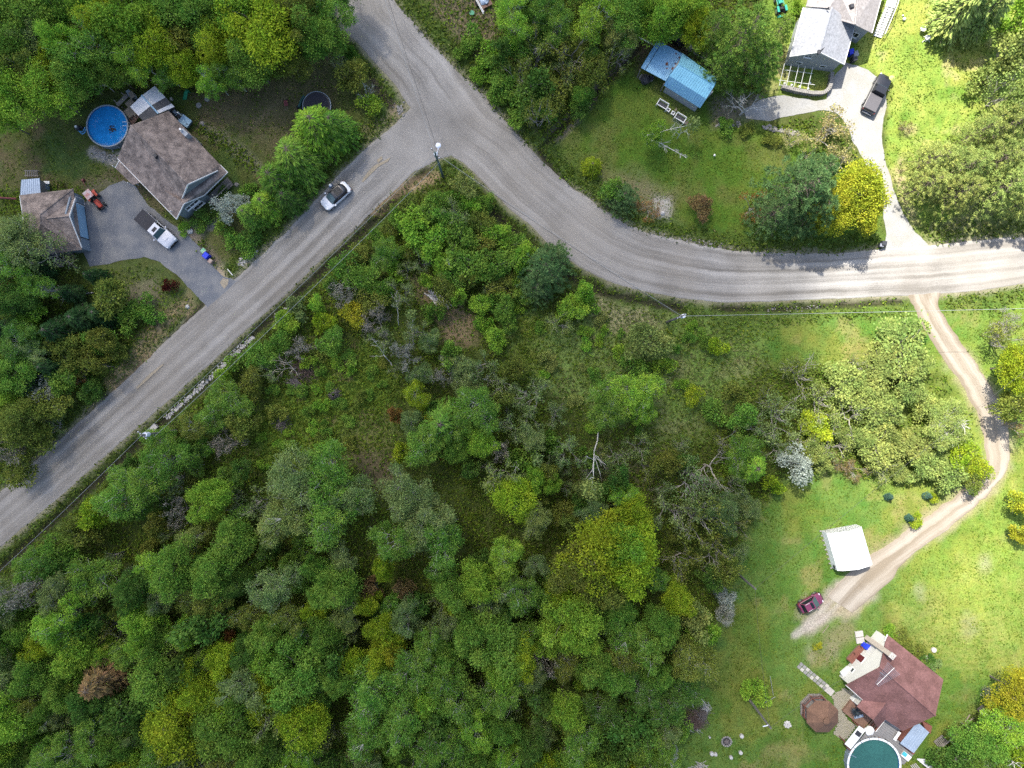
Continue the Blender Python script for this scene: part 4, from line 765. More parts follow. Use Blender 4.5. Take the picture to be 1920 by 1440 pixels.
# ---- pale birches whose stems show in the photograph: base pixel, top pixel, height
def stem(bx, by, tx, ty, h, r, label, seed, crown=None, colr=(.50, .48, .44), twigs=9, name='birch_tree'):
    rng = np.random.default_rng(seed); x, y = P(bx, by); z = gz(x, y); tpx = P(tx, ty, h)
    t = thing(name, label, 'tree', (x, y, z)); w = MB(); e = np.array([tpx[0] - x, tpx[1] - y, h]); pl = bend((0, 0, -.2), e, rng, .03, 5)
    w.tube(pl, [r, r * .85, r * .7, r * .55, r * .4, r * .2], 6)
    for k in range(twigs):
        f = rng.uniform(.35, .98); i = min(4, int(f * 5)); p = np.array(pl[i]) + (np.array(pl[i + 1]) - np.array(pl[i])) * (f * 5 - i)
        d = rng.normal(size=3); d[2] = abs(d[2]) * .6; d = d / np.linalg.norm(d) + e / np.linalg.norm(e) * .8; L_ = rng.uniform(.12, .3) * h * (1.25 - f)
        q = p + d * L_; w.tube(bend(p, q, rng, .1, 3), [r * .35, r * .28, r * .2, r * .08], 4, False)
        for u in range(2):
            g = p + (q - p) * rng.uniform(.4, .9); w.tube([g, g + (d + rng.normal(size=3) * .5) * L_ * .45], [r * .18, r * .06], 3, False)
    me = mkmesh('trunk', w); me.materials.append(M_BARK); o = bpy.data.objects.new('trunk', me); COL.objects.link(o); o.parent = t; o.color = (*colr, 1)
    if crown:
        n, rad, cl = crown; d = rng.normal(size=(n, 3)); d /= np.linalg.norm(d, axis=1, keepdims=True)
        pos = e + d * (rad * rng.random(n) ** .5)[:, None]; V = leaf_quads(pos, rng.normal(size=(n, 3)), .3, .18, rng, np.tile([0, 0, 1.0], (n, 1)), .4)
        o = bpy.data.objects.new('crown', quads_mesh('crown', V, M_LEAF)); COL.objects.link(o); o.parent = t; o.color = (*COLR[cl], 1)
stem(1122, 808, 1109, 918, 9.5, .10, 'tall leaning white birch stem with a small yellow-green crown at its tip', 1, (420, 1.5, 'pale'), twigs=12)
stem(1206, 252, 1288, 296, 4.5, .10, 'silvery bare birch leaning over the lawn below the white benches', 2, None, (.42, .41, .38), 26)
stem(1210, 252, 1300, 232, 4.2, .07, 'slim pale birch limb tree leaning towards the right bench', 3, (260, 1.0, 'gr'), twigs=10)
stem(748, 612, 742, 550, 4.5, .06, 'thin white birch stem nearest the golden yellow small tree', 4, None, twigs=8)
stem(776, 648, 770, 590, 4.5, .06, 'white forked birch stem left of the birch log pile', 5, (160, .8, 'gr'), twigs=8)
stem(738, 694, 696, 632, 5, .07, 'bare white birch stem crossing the thicket above the clearing', 6, None, twigs=9)
stem(940, 800, 876, 745, 8, .09, 'white birch stem lying across the dark crown in the middle of the wood', 7, None, twigs=14)
stem(178, 548, 66, 546, 5, .10, 'grey leaning dead birch with many bare limbs below the garage', 8, (120, 1.0, 'mg'), (.38, .37, .36), 26, 'dead_tree')
stem(320, 868, 290, 880, 6, .10, 'dark dead trunk beside the leafy hollow south of the road', 9, None, (.06, .055, .05), 5, 'dead_tree')
stem(1772, 784, 1812, 800, 6, .12, 'tree with bright pale limbs beside the bend of the dirt lane', 10, None, (.55, .52, .46), 26)
stem(1860, 1400, 1916, 1440, 8, .10, 'pale birch trunk among the bushes by the stacked pallets', 11, None, twigs=12)
stem(884, 700, 872, 684, 5, .06, 'white twin birch stem in the grey scrub near the middle', 21, (150, .9, 'gr'), twigs=9)
stem(922, 716, 906, 712, 5, .05, 'thin pale birch stem right of the twin stem', 22, None, twigs=8)
stem(1000, 838, 1008, 862, 6, .06, 'pale curved birch stem in the scrub left of the leaning birch', 23, (160, .9, 'gr'), twigs=9)
stem(850, 520, 842, 488, 5, .05, 'bare pale sapling in the thicket above the birch log pile', 24, None, twigs=10)
stem(966, 860, 968, 878, 6, .06, 'short white stem among the pale crowns in the middle wood', 25, None, twigs=8)
# ------------------------------------------------------------------ buildings
M_SH_BROWN = mat('brown_shingles', (.150, .122, .108), .95, var=.60, scale=1.1, fine=4.2, bump=.5, rgb2=(.185, .150, .130))
M_SH_RED = mat('red_brown_shingles', (.135, .066, .060), .95, var=.40, scale=.7, fine=4.5, bump=.5, rgb2=(.150, .075, .070))
M_SH_GREY = mat('pale_grey_shingles', (.235, .245, .265), .95, var=.40, scale=1.4, fine=3.5, bump=.5, rgb2=(.19, .195, .21))
M_SH_TAUPE = mat('taupe_shingles', (.25, .23, .22), .95, var=.4, scale=1.4, fine=3.5, bump=.5, rgb2=(.21, .195, .19))
M_BLUE = mat('blue_metal', (.150, .375, .50), .42, .1, var=.06, scale=.8, fine=3, rgb2=(.16, .385, .51), spec=.5)
M_BLUE2 = mat('blue_metal_old', (.150, .340, .52), .45, .1, var=.08, scale=.5, fine=3, rgb2=(.16, .35, .51), spec=.5)
M_SIDE_BL = mat('blue_grey_siding', (.17, .205, .24), .7, var=.08, scale=1)
M_SIDE_GR = mat('grey_siding', (.27, .285, .30), .7, var=.08, scale=1)
M_SIDE_GG = mat('green_grey_siding', (.155, .18, .185), .7, var=.08, scale=1)
M_WHITE = mat('white_paint', (.62, .62, .60), .6, var=.06, scale=1)
M_WSIDE = mat('white_siding', (.50, .49, .45), .65, var=.06, scale=.8)
M_GLASS = mat('window_glass', (.018, .022, .028), .08, var=.2, scale=1, spec=.7)
M_DARK = mat('dark_metal', (.025, .026, .03), .5, var=.2, scale=3)
M_RUST = mat('rusty_metal', (.16, .075, .05), .9, var=.3, scale=5)
M_WOOD = mat('weathered_wood', (.20, .165, .125), .85, var=.22, scale=1.5, fine=12, streak=(1, 1, 1))
M_WOODG = mat('grey_wood', (.17, .155, .14), .9, var=.25, scale=1.5, fine=12)
M_DECKR = mat('red_brown_deck', (.155, .062, .045), .8, var=.2, scale=1.5, fine=10)
M_DECKB = mat('brown_deck', (.16, .095, .068), .8, var=.25, scale=1.5, fine=10)
M_CONC = mat('concrete', (.20, .195, .185), .9, var=.2, scale=.9, fine=8, bump=.2)
M_CONCL = mat('pale_concrete', (.36, .34, .31), .9, var=.18, scale=1.2, fine=8, bump=.2)
M_STONE = mat('field_stone', (.20, .19, .175), .95, var=.35, scale=2.2, fine=9, bump=.4)
M_STONEL = mat('pale_stone', (.40, .385, .36), .95, var=.3, scale=2.2, fine=9, bump=.4)
M_GALV = mat('grey_metal_roof', (.27, .33, .40), .45, .3, var=.15, scale=1.2, fine=6, spec=.5)
M_WROOF = mat('white_panel', (.50, .51, .53), .5, var=.10, scale=.9, fine=5)
M_CHAR = mat('charcoal_panel', (.062, .062, .066), .8, var=.2, scale=1.5)
M_SKYB = mat('pale_blue_panel', (.22, .36, .48), .5, var=.08, scale=1)

def inset(pts, d):
    cx = sum(p[0] for p in pts) / len(pts); cy = sum(p[1] for p in pts) / len(pts); n = len(pts); out = []
    for i, p in enumerate(pts):
        a = Vector(pts[i - 1]) - Vector(p); b = Vector(pts[(i + 1) % n]) - Vector(p); v = a.normalized() + b.normalized()
        q = Vector((cx, cy)) - Vector(p)
        if v.length < 1e-3 or v.dot(q) < 0: v = q
        s = max(.35, abs(a.normalized().cross(v.normalized()))); out.append(tuple(Vector(p) + v.normalized() * d / s))
    return out
def ridge_cap(par, a, b, m, w=.13, name='ridge_cap'):
    part(par, name, MB().tube([(a[0], a[1], a[2] + .015), (b[0], b[1], b[2] + .015)], w, 5), m)
def wall_opening(par, p0, p1, u, z, w, h, name='window', fm=None, pm=None, bars=1, root=None, depth=.06):
    """frame, panes and sill fixed on the outside of the wall p0->p1 (outside on the right-hand side of that direction)"""
    a, b = Vector(p0), Vector(p1); d = (b - a).normalized(); n = Vector((d.y, -d.x)); c = a + (b - a) * u; rz = math.atan2(d.y, d.x)
    fm = fm or M_WHITE; pm = pm or M_GLASS; f = MB(); o = n * (depth / 2)
    for s in (-1, 1): q = c + d * s * (w / 2) + o; f.box((q.x, q.y, z), (.09, depth, h + .09), rz)
    for s in (-1, 1): q = c + o; f.box((q.x, q.y, z + s * h / 2), (w - .09, depth - .006, .09), rz)
    for k in range(1, bars): q = c + d * (w * (k / bars - .5)) + o; f.box((q.x, q.y, z), (.06, depth - .01, h - .09), rz)
    fr = part(par, name, f, fm, root=root)
    for k in range(bars):
        q = c + d * (w * ((k + .5) / bars - .5)) + n * .018; part(fr, 'pane', MB().box((q.x, q.y, z), (w / bars - .04, .03, h - .06), rz), pm, root=root or par)
    if name == 'window':
        q = c + n * (depth + .05); part(fr, 'sill', MB().box((q.x, q.y, z - h / 2 - .07), (w + .18, .12, .05), rz), fm, root=root or par)
    return fr
def gable_wall(mb, a, b, peak, z_eave, t=.2):
    """triangular gable between two wall corners up to peak (x,y,z)"""
    d = (Vector(b) - Vector(a)).normalized(); n = Vector((-d.y, d.x)) * t
    cx = [(a[0], a[1], z_eave), (b[0], b[1], z_eave), peak]; vs = cx + [(p[0] + n.x, p[1] + n.y, p[2]) for p in cx]
    mb.add(vs, [(0, 1, 2), (5, 4, 3), (0, 3, 4, 1), (1, 4, 5, 2), (2, 5, 3, 0)])
def fascia(par, pts, m=None, r=.07, name='fascia'):
    for a, b in zip(pts[:-1], pts[1:]):
        v = Vector(b) - Vector(a); c = (Vector(a) + Vector(b)) / 2; mb = MB(); L = v.length
        x = v.normalized(); y = Vector((0, 0, 1)).cross(x).normalized(); z = x.cross(y); h = (L / 2, r * .45, .10)
        vs = [tuple(c + x * i * h[0] + y * j * h[1] + z * k * h[2] + Vector((0, 0, -.05))) for k in (-1, 1) for i, j in ((-1, -1), (1, -1), (1, 1), (-1, 1))]
        mb.add(vs, [(3, 2, 1, 0), (4, 5, 6, 7), (0, 1, 5, 4), (1, 2, 6, 5), (2, 3, 7, 6), (3, 0, 4, 7)]); part(par, name, mb, m or M_WHITE)
def ribs(par, quad, n, m, name='roof_ribs', r=.018):
    a, b, c, d = [Vector(q) for q in quad]; mb = MB()      # a-b eave, d-c ridge
    for k in range(n + 1):
        p, q = a.lerp(b, k / n), d.lerp(c, k / n); mb.tube([p + Vector((0, 0, .012)), q + Vector((0, 0, .012))], r, 4)
    return part(par, name, mb, m, kind='stuff')
def mid(a, b, t=.5): return tuple(a[i] + (b[i] - a[i]) * t for i in range(3))

# ---- 1: brown-shingled house, upper left
H1 = thing('brown_roof_house', 'house with brown shingle roof beside the blue pool', 'house', (*P(300, 300), 0))
eN, eW, eSW, eS, eE = P3(316, 208, 3.0), P3(246, 236, 3.0), P3(220, 297, 3.0), P3(331, 411, 2.9), P3(413, 309, 3.0)
rNW, rSE = P3(245, 235, 6.4), P3(352, 345, 6.4)
kSW, kNE = P3(339, 372, 3.75), P3(408, 320, 3.3)
kW = P3(345, 382, 4.3)
part(H1, 'roof', MB().slab([eSW, rNW, rSE, kSW, kW, eS]), M_SH_BROWN)
part(H1, 'roof', MB().slab([eN, eE, kNE, rSE, rNW]), M_SH_BROWN)
pE, pS = P3(427, 323, 2.75), P3(383, 366, 2.75)
part(H1, 'porch_roof', MB().slab([P3(339, 372, 3.95), P3(345, 382, 4.3), pS, pE, P3(413, 309, 3.05), P3(408, 321, 3.25)], .12), M_SH_BROWN)
ridge_cap(H1, rNW, rSE, M_SH_BROWN)
wl = inset([eN[:2], eSW[:2], P(339, 404, 2.9), P(404, 320, 3.)], .35)
mb = MB().prism(wl, -.1, 2.85)
gp = P3(352, 346, 6.2); gable_wall(mb, P(342, 372, 3.4), P(407, 322, 3.2), gp, 2.9)
nw = (wl[1], wl[0]); gable_wall(mb, wl[1], wl[0], P3(248, 238, 6.1), 2.85)
part(H1, 'wall', mb, M_SIDE_GG)
fr0, fr1 = Vector(P(332, 404)), Vector(P(378, 363)); wx = [tuple(Vector(P(334, 402, 2.8))), tuple(Vector(P(381, 362, 2.8)))]
mb = MB().prism([wx[0], wx[1], P(370, 352, 2.8), P(322, 390, 2.8)], -.1, 2.7); gable_wall(mb, wx[0], wx[1], P3(347, 381, 4.0), 2.7); part(H1, 'front_wall', mb, M_SIDE_GG)
wall_opening(H1, wx[0], wx[1], .5, 2.35, 2.0, .75, bars=3)
wall_opening(H1, wx[0], wx[1], .58, 1.0, 1.5, .8, bars=2)
wall_opening(H1, P(342, 372, 3.4), P(407, 322, 3.2), .5, 4.2, .8, .7, name='vent_window', bars=1)
wall_opening(H1, wl[1], wl[2], .35, 1.7, 1.2, 1.0, bars=2)
fascia(H1, [P3(341, 373, 3.85), P3(352, 346, 6.42), P3(408, 320, 3.35)]); fascia(H1, [eSW, eS]); fascia(H1, [eS, kW, pS]); fascia(H1, [pS, pE, eE])
lo = [P3(224, 301, 2.4), P3(216, 315, 2.1), P3(249, 347, 2.1), P3(263, 342, 2.4)]
part(H1, 'side_porch_roof', MB().slab(lo, .1), M_SH_BROWN); fascia(H1, [lo[0], lo[1]])
mb = MB()
for q in ((219, 315), (247, 346), (253, 343)): mb.cyl((*P(q[0], q[1], 1), 0), .06, 2.05, 6)
part(H1, 'porch_post', mb, M_WHITE)
part(H1, 'roof_vent', MB().box((*P(293, 293, 5.9), 6.05), (.55, .55, .5), R(-42), .8), M_DARK)
cb = P(354, 255, 3); mb = MB().box((cb[0], cb[1], 2.2), (1.0, .55, 4.4), R(-46)); ch = part(H1, 'chimney', mb, M_SIDE_GR)
part(ch, 'flue_cap', MB().cyl((cb[0] - .28, cb[1] + .25, 4.4), .15, .5, 10), M_WHITE, root=H1)
part(H1, 'vent_pipe', MB().cyl((*P(321, 396, 3.2), 3.0), .06, .4, 8), M_WHITE)
# porch deck on the east corner
dk = MB(); a, b = Vector(P(388, 372)), Vector(P(428, 334)); d = (b - a).normalized(); n = Vector((d.y, -d.x))
for k in range(9): q = a.lerp(b, .5) + n * (.1 + .145 * k); dk.box((q.x, q.y, .42), ((b - a).length, .125, .05), math.atan2(d.y, d.x))
for k in range(7): q = a.lerp(b, k / 6) + n * 1.3; dk.box((q.x, q.y, .85), (.07, .07, .9))
q = a.lerp(b, .5) + n * 1.3; dk.box((q.x, q.y, 1.32), ((b - a).length, .1, .06), math.atan2(d.y, d.x))
for k in range(3): q = a + d * .7 + n * (1.45 + .27 * k); dk.box((q.x, q.y, .3 - .12 * k), (1.2, .26, .05), math.atan2(d.y, d.x))
part(H1, 'porch_deck', dk, M_WOODG)

# ---- 2: hip-roofed garage
G1 = thing('hipped_garage', 'garage with brown hip roof and pale blue doors', 'garage', (*P(95, 418), 0))
c = [P3(37, 366, 2.7), P3(137, 354, 2.7), P3(153, 468, 2.7), P3(54, 482, 2.7)]; a1, a2 = P3(75, 402, 5.0), P3(76, 420, 5.0)
part(G1, 'roof', MB().slab([c[0], c[1], a1]), M_SH_BROWN); part(G1, 'roof', MB().slab([c[1], c[2], a2, a1]), M_SH_BROWN)
part(G1, 'roof', MB().slab([c[2], c[3], a2]), M_SH_BROWN); part(G1, 'roof', MB().slab([c[3], c[0], a1, a2]), M_SH_BROWN)
gi, go_, gl, gr_ = P3(86, 410, 4.82), P3(130, 405, 4.7), P3(141, 372, 2.78), P3(153, 464, 2.78)
part(G1, 'gable_roof', MB().slab([gi, go_, gl], .1), M_SH_BROWN); part(G1, 'gable_roof', MB().slab([gi, go_, gr_], .1), M_SH_BROWN)
ridge_cap(G1, c[2], a2, M_SH_BROWN, .09); ridge_cap(G1, c[1], a1, M_SH_BROWN, .09); ridge_cap(G1, a1, a2, M_SH_BROWN, .09); ridge_cap(G1, gi, go_, M_SH_BROWN, .09); ridge_cap(G1, c[0], a1, M_SH_BROWN, .09)
wl = inset([q[:2] for q in c], .3); mb = MB().prism(wl, -.1, 2.55); p0, p1 = wl[2], wl[1]
pk = Vector(p0).lerp(Vector(p1), .55); gable_wall(mb, p0, p1, (pk.x, pk.y, 4.5), 2.55); part(G1, 'wall', mb, M_SIDE_BL)
fascia(G1, [(gl[0] + .05, gl[1], gl[2] + .06), (go_[0] + .04, go_[1], go_[2] + .06), (gr_[0] + .05, gr_[1], gr_[2] + .06)]); fascia(G1, [c[0], c[3]])
wall_opening(G1, p0, p1, .52, 1.15, 4.6, 2.1, name='garage_door', fm=M_DARK, pm=M_SKYB, bars=1)
wall_opening(G1, p0, p1, .88, .98, .9, 1.9, name='door', pm=M_SIDE_BL)
# ---- lean-to shed north of the garage
S1 = thing('metal_roof_shed', 'small shed with grey sheet-metal roof behind the garage', 'shed', (*P(66, 350), 0))
q = [P3(40, 337, 2.3), P3(74, 334, 2.3), P3(76, 362, 2.15), P3(38, 366, 2.15)]; part(S1, 'roof', MB().slab(q, .06), M_GALV); ribs(S1, [q[3], q[2], q[1], q[0]], 9, M_GALV)
part(S1, 'wall', MB().prism(inset([p[:2] for p in q], .15), -.05, 2.1), M_WOODG)
S1b = thing('lattice_rack', 'weathered wooden rack behind the small shed', 'rack', (*P(62, 326), 0)); mb = MB()
for k in range(7): mb.box((*P(53 + 3.5 * k, 327), .5), (.08, .9, .06), R(3))
for s in (0, 1): mb.box((*P(63, 322 + 9 * s), .45), (1.9, .09, .07))
for k in (52, 75):
    for s in (322, 331): mb.box((*P(k, s), .2), (.08, .08, .45))
part(S1b, 'slats', mb, M_WOODG)

# ---- white summer kitchen next to the pool
K1 = thing('white_garden_shelter', 'white panelled shelter between pool and brown house', 'shelter', (*P(284, 198), 0))
rA, rB = P3(266, 179, 3.3), P3(297, 213, 3.3); eA, eB = P3(244, 200, 2.6), P3(272, 231, 2.6); fA, fB = P3(290, 161, 2.6), P3(327, 200, 2.6)
for t0, t1, m in ((0, .55, M_WROOF), (.555, 1, M_CHAR)): part(K1, 'roof_panel', MB().slab([mid(eA, eB, t0), mid(eA, eB, t1), mid(rA, rB, t1), mid(rA, rB, t0)], .06), m)
for t0, t1, m in ((0, .55, M_WROOF), (.555, .85, M_CHAR), (.855, 1, M_WROOF)): part(K1, 'roof_panel', MB().slab([mid(fA, fB, t0), mid(fA, fB, t1), mid(rA, rB, t1), mid(rA, rB, t0)], .06), m)
ridge_cap(K1, rA, rB, M_SKYB, .12)
mb = MB()
for q in (mid(eA, fA, .08), mid(eA, fA, .92), mid(eB, fB, .08), mid(eB, fB, .92)): mb.box((q[0] * .985, q[1] * .985, 1.28), (.12, .12, 2.5))
part(K1, 'post', mb, M_WHITE)
part(K1, 'floor', MB().prism(inset([eA[:2], eB[:2], fB[:2], fA[:2]], .3), -.05, .35), M_WOOD)

# ---- 3: blue shed
B1 = thing('blue_metal_shed', 'workshop with blue metal roof in the middle yard', 'shed', (*P(1275, 145), 0))
aN, aE, bN, bE, cN, cE, dN, dE = P3(1280, 100, 3.7), P3(1345, 146, 3.7), P3(1272, 120, 4.5), P3(1340, 160, 4.5), P3(1255, 142, 3.9), P3(1324, 185, 3.9), P3(1245, 160, 2.5), P3(1312.5, 202.5, 2.5)
part(B1, 'roof', MB().slab([aN, aE, bE, bN], .08), M_BLUE, label='teal upper slope'); part(B1, 'roof', MB().slab([bN, bE, cE, cN], .08), M_BLUE); part(B1, 'roof', MB().slab([cN, cE, dE, dN], .08), M_BLUE2)
ribs(B1, [aN, aE, bE, bN], 17, M_BLUE, r=.022); ribs(B1, [cN, cE, bE, bN], 17, M_BLUE, r=.022); ribs(B1, [dN, dE, cE, cN], 17, M_BLUE2, r=.022)
ridge_cap(B1, bN, bE, M_BLUE, .07)
wl = inset([P(1280, 100, 2.4), P(1347, 146, 2.4), P(1312.5, 202.5, 2.4), P(1245, 160, 2.4)], .28); mb = MB().prism(wl, -.05, 2.35)
gable_wall(mb, wl[3], wl[0], P3(1266, 128, 4.2), 2.35); gable_wall(mb, wl[1], wl[2], P3(1334, 171, 4.2), 2.35); part(B1, 'wall', mb, M_SIDE_GR)
for u in (.72, .28): wall_opening(B1, wl[2], wl[3], u, 1.45, 1.1, .75, bars=1)
lN, lE, lS, lW = P3(1232.5, 76, 2.7), P3(1280, 101, 2.95), P3(1248, 152, 2.55), P3(1202, 127, 2.3)
part(B1, 'lean_to_roof', MB().slab([lN, lE, lS, lW], .07), M_BLUE2); ribs(B1, [lW, lS, lE, lN], 16, M_BLUE2, r=.02); ribs(B1, [lW, lN, lE, lS], 3, M_BLUE2, name='roof_seam', r=.012)
s0, s1 = mid(lN, lE, .17), mid(lW, lS, .17); part(B1, 'lap_joint', MB().tube([(s0[0], s0[1], s0[2] + .02), (s1[0], s1[1], s1[2] + .02)], .035, 4), M_DARK)
rn = random.Random(3)
for q, rr in (((1250, 120), .30), ((1267, 102), .13), ((1273, 109), .12), ((1266, 120), .13), ((1261, 129), .16), ((1251, 128), .13)):
    w0 = P(q[0], q[1], 2.7); pts = [(w0[0] + rr * rn.uniform(.5, 1.3) * math.cos(k * 1.05), w0[1] + rr * rn.uniform(.5, 1.3) * math.sin(k * 1.05)) for k in range(6)]
    # height of the lean-to plane
    A_, B_, D_ = Vector(lN), Vector(lE), Vector(lW); nn = (B_ - A_).cross(D_ - A_); zz = lambda p: A_.z - (nn.x * (p[0] - A_.x) + nn.y * (p[1] - A_.y)) / nn.z
    part(B1, 'rust_patch', MB().slab([(p[0], p[1], zz(p) + .028) for p in pts], .012), M_RUST)
mb = MB()
for q in (lN, lW, lS): mb.box((q[0] * .993, q[1] * .993 , q[2] / 2 - .06), (.12, .12, q[2] - .1))
part(B1, 'post', mb, M_WOODG)
part(B1, 'back_wall', MB().prism([mid(lN, lE, .05)[:2], mid(lN, lE, .98)[:2], mid(mid(lN, lE, .98), lS, .03)[:2], mid(mid(lN, lE, .05), lW, .03)[:2]], -.05, 2.5), M_WOODG)

# ---- 4: grey house, upper right
H2 = thing('grey_house', 'grey house with pale shingle roof and white front stairs', 'house', (*P(1560, 50), 0))
wA, wB, wC, wD = P3(1506, 14, 3.2), P3(1481, 106, 3.2), P3(1583, 121, 3.2), P3(1604, 44, 3.2); rA, rB = P3(1560, 14, 5.0), P3(1537, 98, 5.0)
part(H2, 'roof', MB().slab([wA, wB, rB, rA]), M_SH_GREY); part(H2, 'roof', MB().slab([rA, rB, wC, wD]), M_SH_GREY); ridge_cap(H2, rA, rB, M_SH_GREY, .12)
wl = inset([wA[:2], wB[:2], wC[:2], wD[:2]], .35); mb = MB().prism(wl, -.05, 3.05); gable_wall(mb, wl[1], wl[2], P3(1538, 100, 4.8), 3.05); part(H2, 'wall', mb, M_SIDE_GR)
fascia(H2, [wA, wB]); fascia(H2, [wC, wD]); fascia(H2, [wB, rB, wC], r=.05)
wall_opening(H2, wl[1], wl[2], .30, 3.35, .9, .6, bars=2); wall_opening(H2, wl[1], wl[2], .24, 1.2, .8, .5, name='basement_window'); wall_opening(H2, wl[1], wl[2], .74, 1.2, .8, .5, name='basement_window')
q = P(1535, 100, 2.6); part(H2, 'downpipe', MB().tube([(*P(1533, 102, 4.6), 4.6), (q[0] - .1, q[1] - .45, 3.4), (q[0] - .1, q[1] - .45, 0)], .06, 6), M_DARK)
part(H2, 'plumbing_vent', MB().cyl((*P(1551, 17, 5.0), 4.9), .07, .6, 8), M_DARK)
st = MB().tube([(*P(1537, 99, 5.0), 4.8), (*P(1541, 94, 5.2), 5.8)], .05, 6).tube([(*P(1535, 98, 5), 5.4), (*P(1543, 92, 5.2), 5.75)], .03, 5); st.ring((*P(1536, 97, 5.4), 0), .05, .28, 5.35, 5.40, 12); part(H2, 'roof_antenna', st, M_DARK)
# rear wing, running out of the frame
vA, vB, vC, vD = P3(1576, 38, 3.9), P3(1635, 62, 3.9), P3(1668, -60, 3.9), P3(1540, -90, 3.9); sA, sB = P3(1603, 46, 5.6), P3(1616, -80, 5.6)
part(H2, 'rear_roof', MB().slab([P3(1576, 38, 4.1), sA, sB, vD, P3(1511, 12, 3.5), P3(1554, 15, 5.05)]), M_SH_TAUPE); part(H2, 'rear_roof', MB().slab([sA, vB, vC, sB]), M_SH_TAUPE); ridge_cap(H2, sA, sB, M_SH_TAUPE, .12)
wl2 = inset([vA[:2], vB[:2], vC[:2], P(1545, -90, 3.9)], .35); mb = MB().prism(wl2, -.05, 3.7); gable_wall(mb, wl2[0], wl2[1], P3(1604, 48, 5.35), 3.7); part(H2, 'rear_wall', mb, M_SIDE_GR)
fascia(H2, [vB, vC]); part(H2, 'roof_vent', MB().box((*P(1596, 13, 5.2), 5.35), (.55, .55, .45), R(10), .8), M_DARK)
wall_opening(H2, wl2[0], wl2[1], .72, 1.7, 1.0, 1.0, bars=2)
# white stairs and gallery along the east side
S2 = thing('white_stairs', 'white railed stairs and gallery on the grey house front', 'stairs', (*P(1642, 40), 0)); a, b = Vector(P(1637, 66)), Vector(P(1662, -20)); d = (b - a).normalized(); n = Vector((d.y, -d.x))
for k in range(12): q = a + d * (.28 * k) + n * .55; part(S2, 'step', MB().box((q.x, q.y, .16 + .115 * k), (.24, 1.1, .05), math.atan2(d.y, d.x)), M_WHITE)
mb = MB(); q = a + d * 4.9 + n * .6; mb.box((q.x, q.y, 1.5), (3.2, 1.25, .08), math.atan2(d.y, d.x)); part(S2, 'landing', mb, M_WHITE)
for sd in (.02, 1.15):
    mb = MB(); mb.tube([(a + n * sd).to_3d() + Vector((0, 0, 1.05)), (a + d * 3.3 + n * sd).to_3d() + Vector((0, 0, 2.4)), (a + d * 6.4 + n * sd).to_3d() + Vector((0, 0, 2.4))], .05, 5)
    for k in range(22): q = a + d * .3 * k + n * sd; h0 = min(1.5, .1 + .4 * .3 * k); mb.box((q.x, q.y, h0 + .45), (.035, .035, .9))
    part(S2, 'railing', mb, M_WHITE)

# ---- 5: red-brown roofed house, lower right
H3 = thing('red_roof_house', 'house with red-brown roof and white gable beside the gazebo', 'house', (*P(1670, 1290), 0))
W_, N_, E_, S_ = P3(1586, 1285, 3.0), P3(1664, 1190, 3.0), P3(1769, 1274, 3.0), P3(1692, 1371, 3.0); rW, rE = P3(1650, 1251, 6.3), P3(1754, 1342, 6.3)
part(H3, 'roof', MB().slab([N_, E_, rE, rW]), M_SH_RED); part(H3, 'roof', MB().slab([W_, rW, rE, S_, P3(1661, 1350, 3.0), P3(1662, 1319, 4.6), P3(1617, 1313, 3.0)]), M_SH_RED); ridge_cap(H3, rW, rE, M_SH_RED, .11)
r1, r2 = P3(1662, 1318, 4.62), P3(1637, 1350, 4.6); part(H3, 'wing_roof', MB().slab([P3(1617, 1313, 3.02), r1, r2, P3(1607, 1325, 3.02)], .12), M_SH_RED); part(H3, 'wing_roof', MB().slab([r1, P3(1661, 1349, 3.02), P3(1646, 1365, 3.02), r2], .12), M_SH_RED)
wl = inset([W_[:2], N_[:2], E_[:2], S_[:2]], .32); mb = MB().prism(wl, -.05, 2.85); pk = Vector(wl[0]).lerp(Vector(wl[1]), .5); gable_wall(mb, wl[0], wl[1], (pk.x, pk.y, 6.0), 2.85)
pk2 = Vector(wl[2]).lerp(Vector(wl[3]), .5); gable_wall(mb, wl[2], wl[3], (pk2.x, pk2.y, 6.0), 2.85)
mb.prism([P(1612, 1326, 2.8), P(1640, 1350, 2.8), P(1655, 1335, 2.8), P(1625, 1310, 2.8)], -.05, 2.8); part(H3, 'wall', mb, M_WSIDE)
w0, w1 = wl[0], wl[1]; d = (Vector(w1) - Vector(w0)).normalized(); n = Vector((-d.y, d.x)); rz = math.atan2(d.y, d.x)
n_out = n if (n.dot(Vector(w0) - Vector(P(1690, 1290))) > 0) else -n
wall_opening(H3, w1, w0, .42, 3.6, 1.5, .95, bars=3) if n_out.dot(Vector(((Vector(w0) - Vector(w1)).y, -(Vector(w0) - Vector(w1)).x))) > 0 else wall_opening(H3, w0, w1, .58, 3.6, 1.5, .95, bars=3)
dr = (lambda u, z, w, h, **k: wall_opening(H3, w1, w0, 1 - u, z, w, h, **k)) if n_out.dot(Vector(((Vector(w0) - Vector(w1)).y, -(Vector(w0) - Vector(w1)).x))) > 0 else (lambda u, z, w, h, **k: wall_opening(H3, w0, w1, u, z, w, h, **k))
M_MAROON = mat('maroon_paint', (.10, .018, .022), .5, var=.1); dr(.46, 1.05, .95, 2.0, name='door', fm=M_WHITE, pm=M_MAROON); dr(.22, 1.5, .6, .6)
q = Vector(w0).lerp(Vector(w1), .80) + n_out * .35; M_BRICKP = mat('pale_brick', (.36, .31, .26), .9, var=.25, scale=3, fine=14)
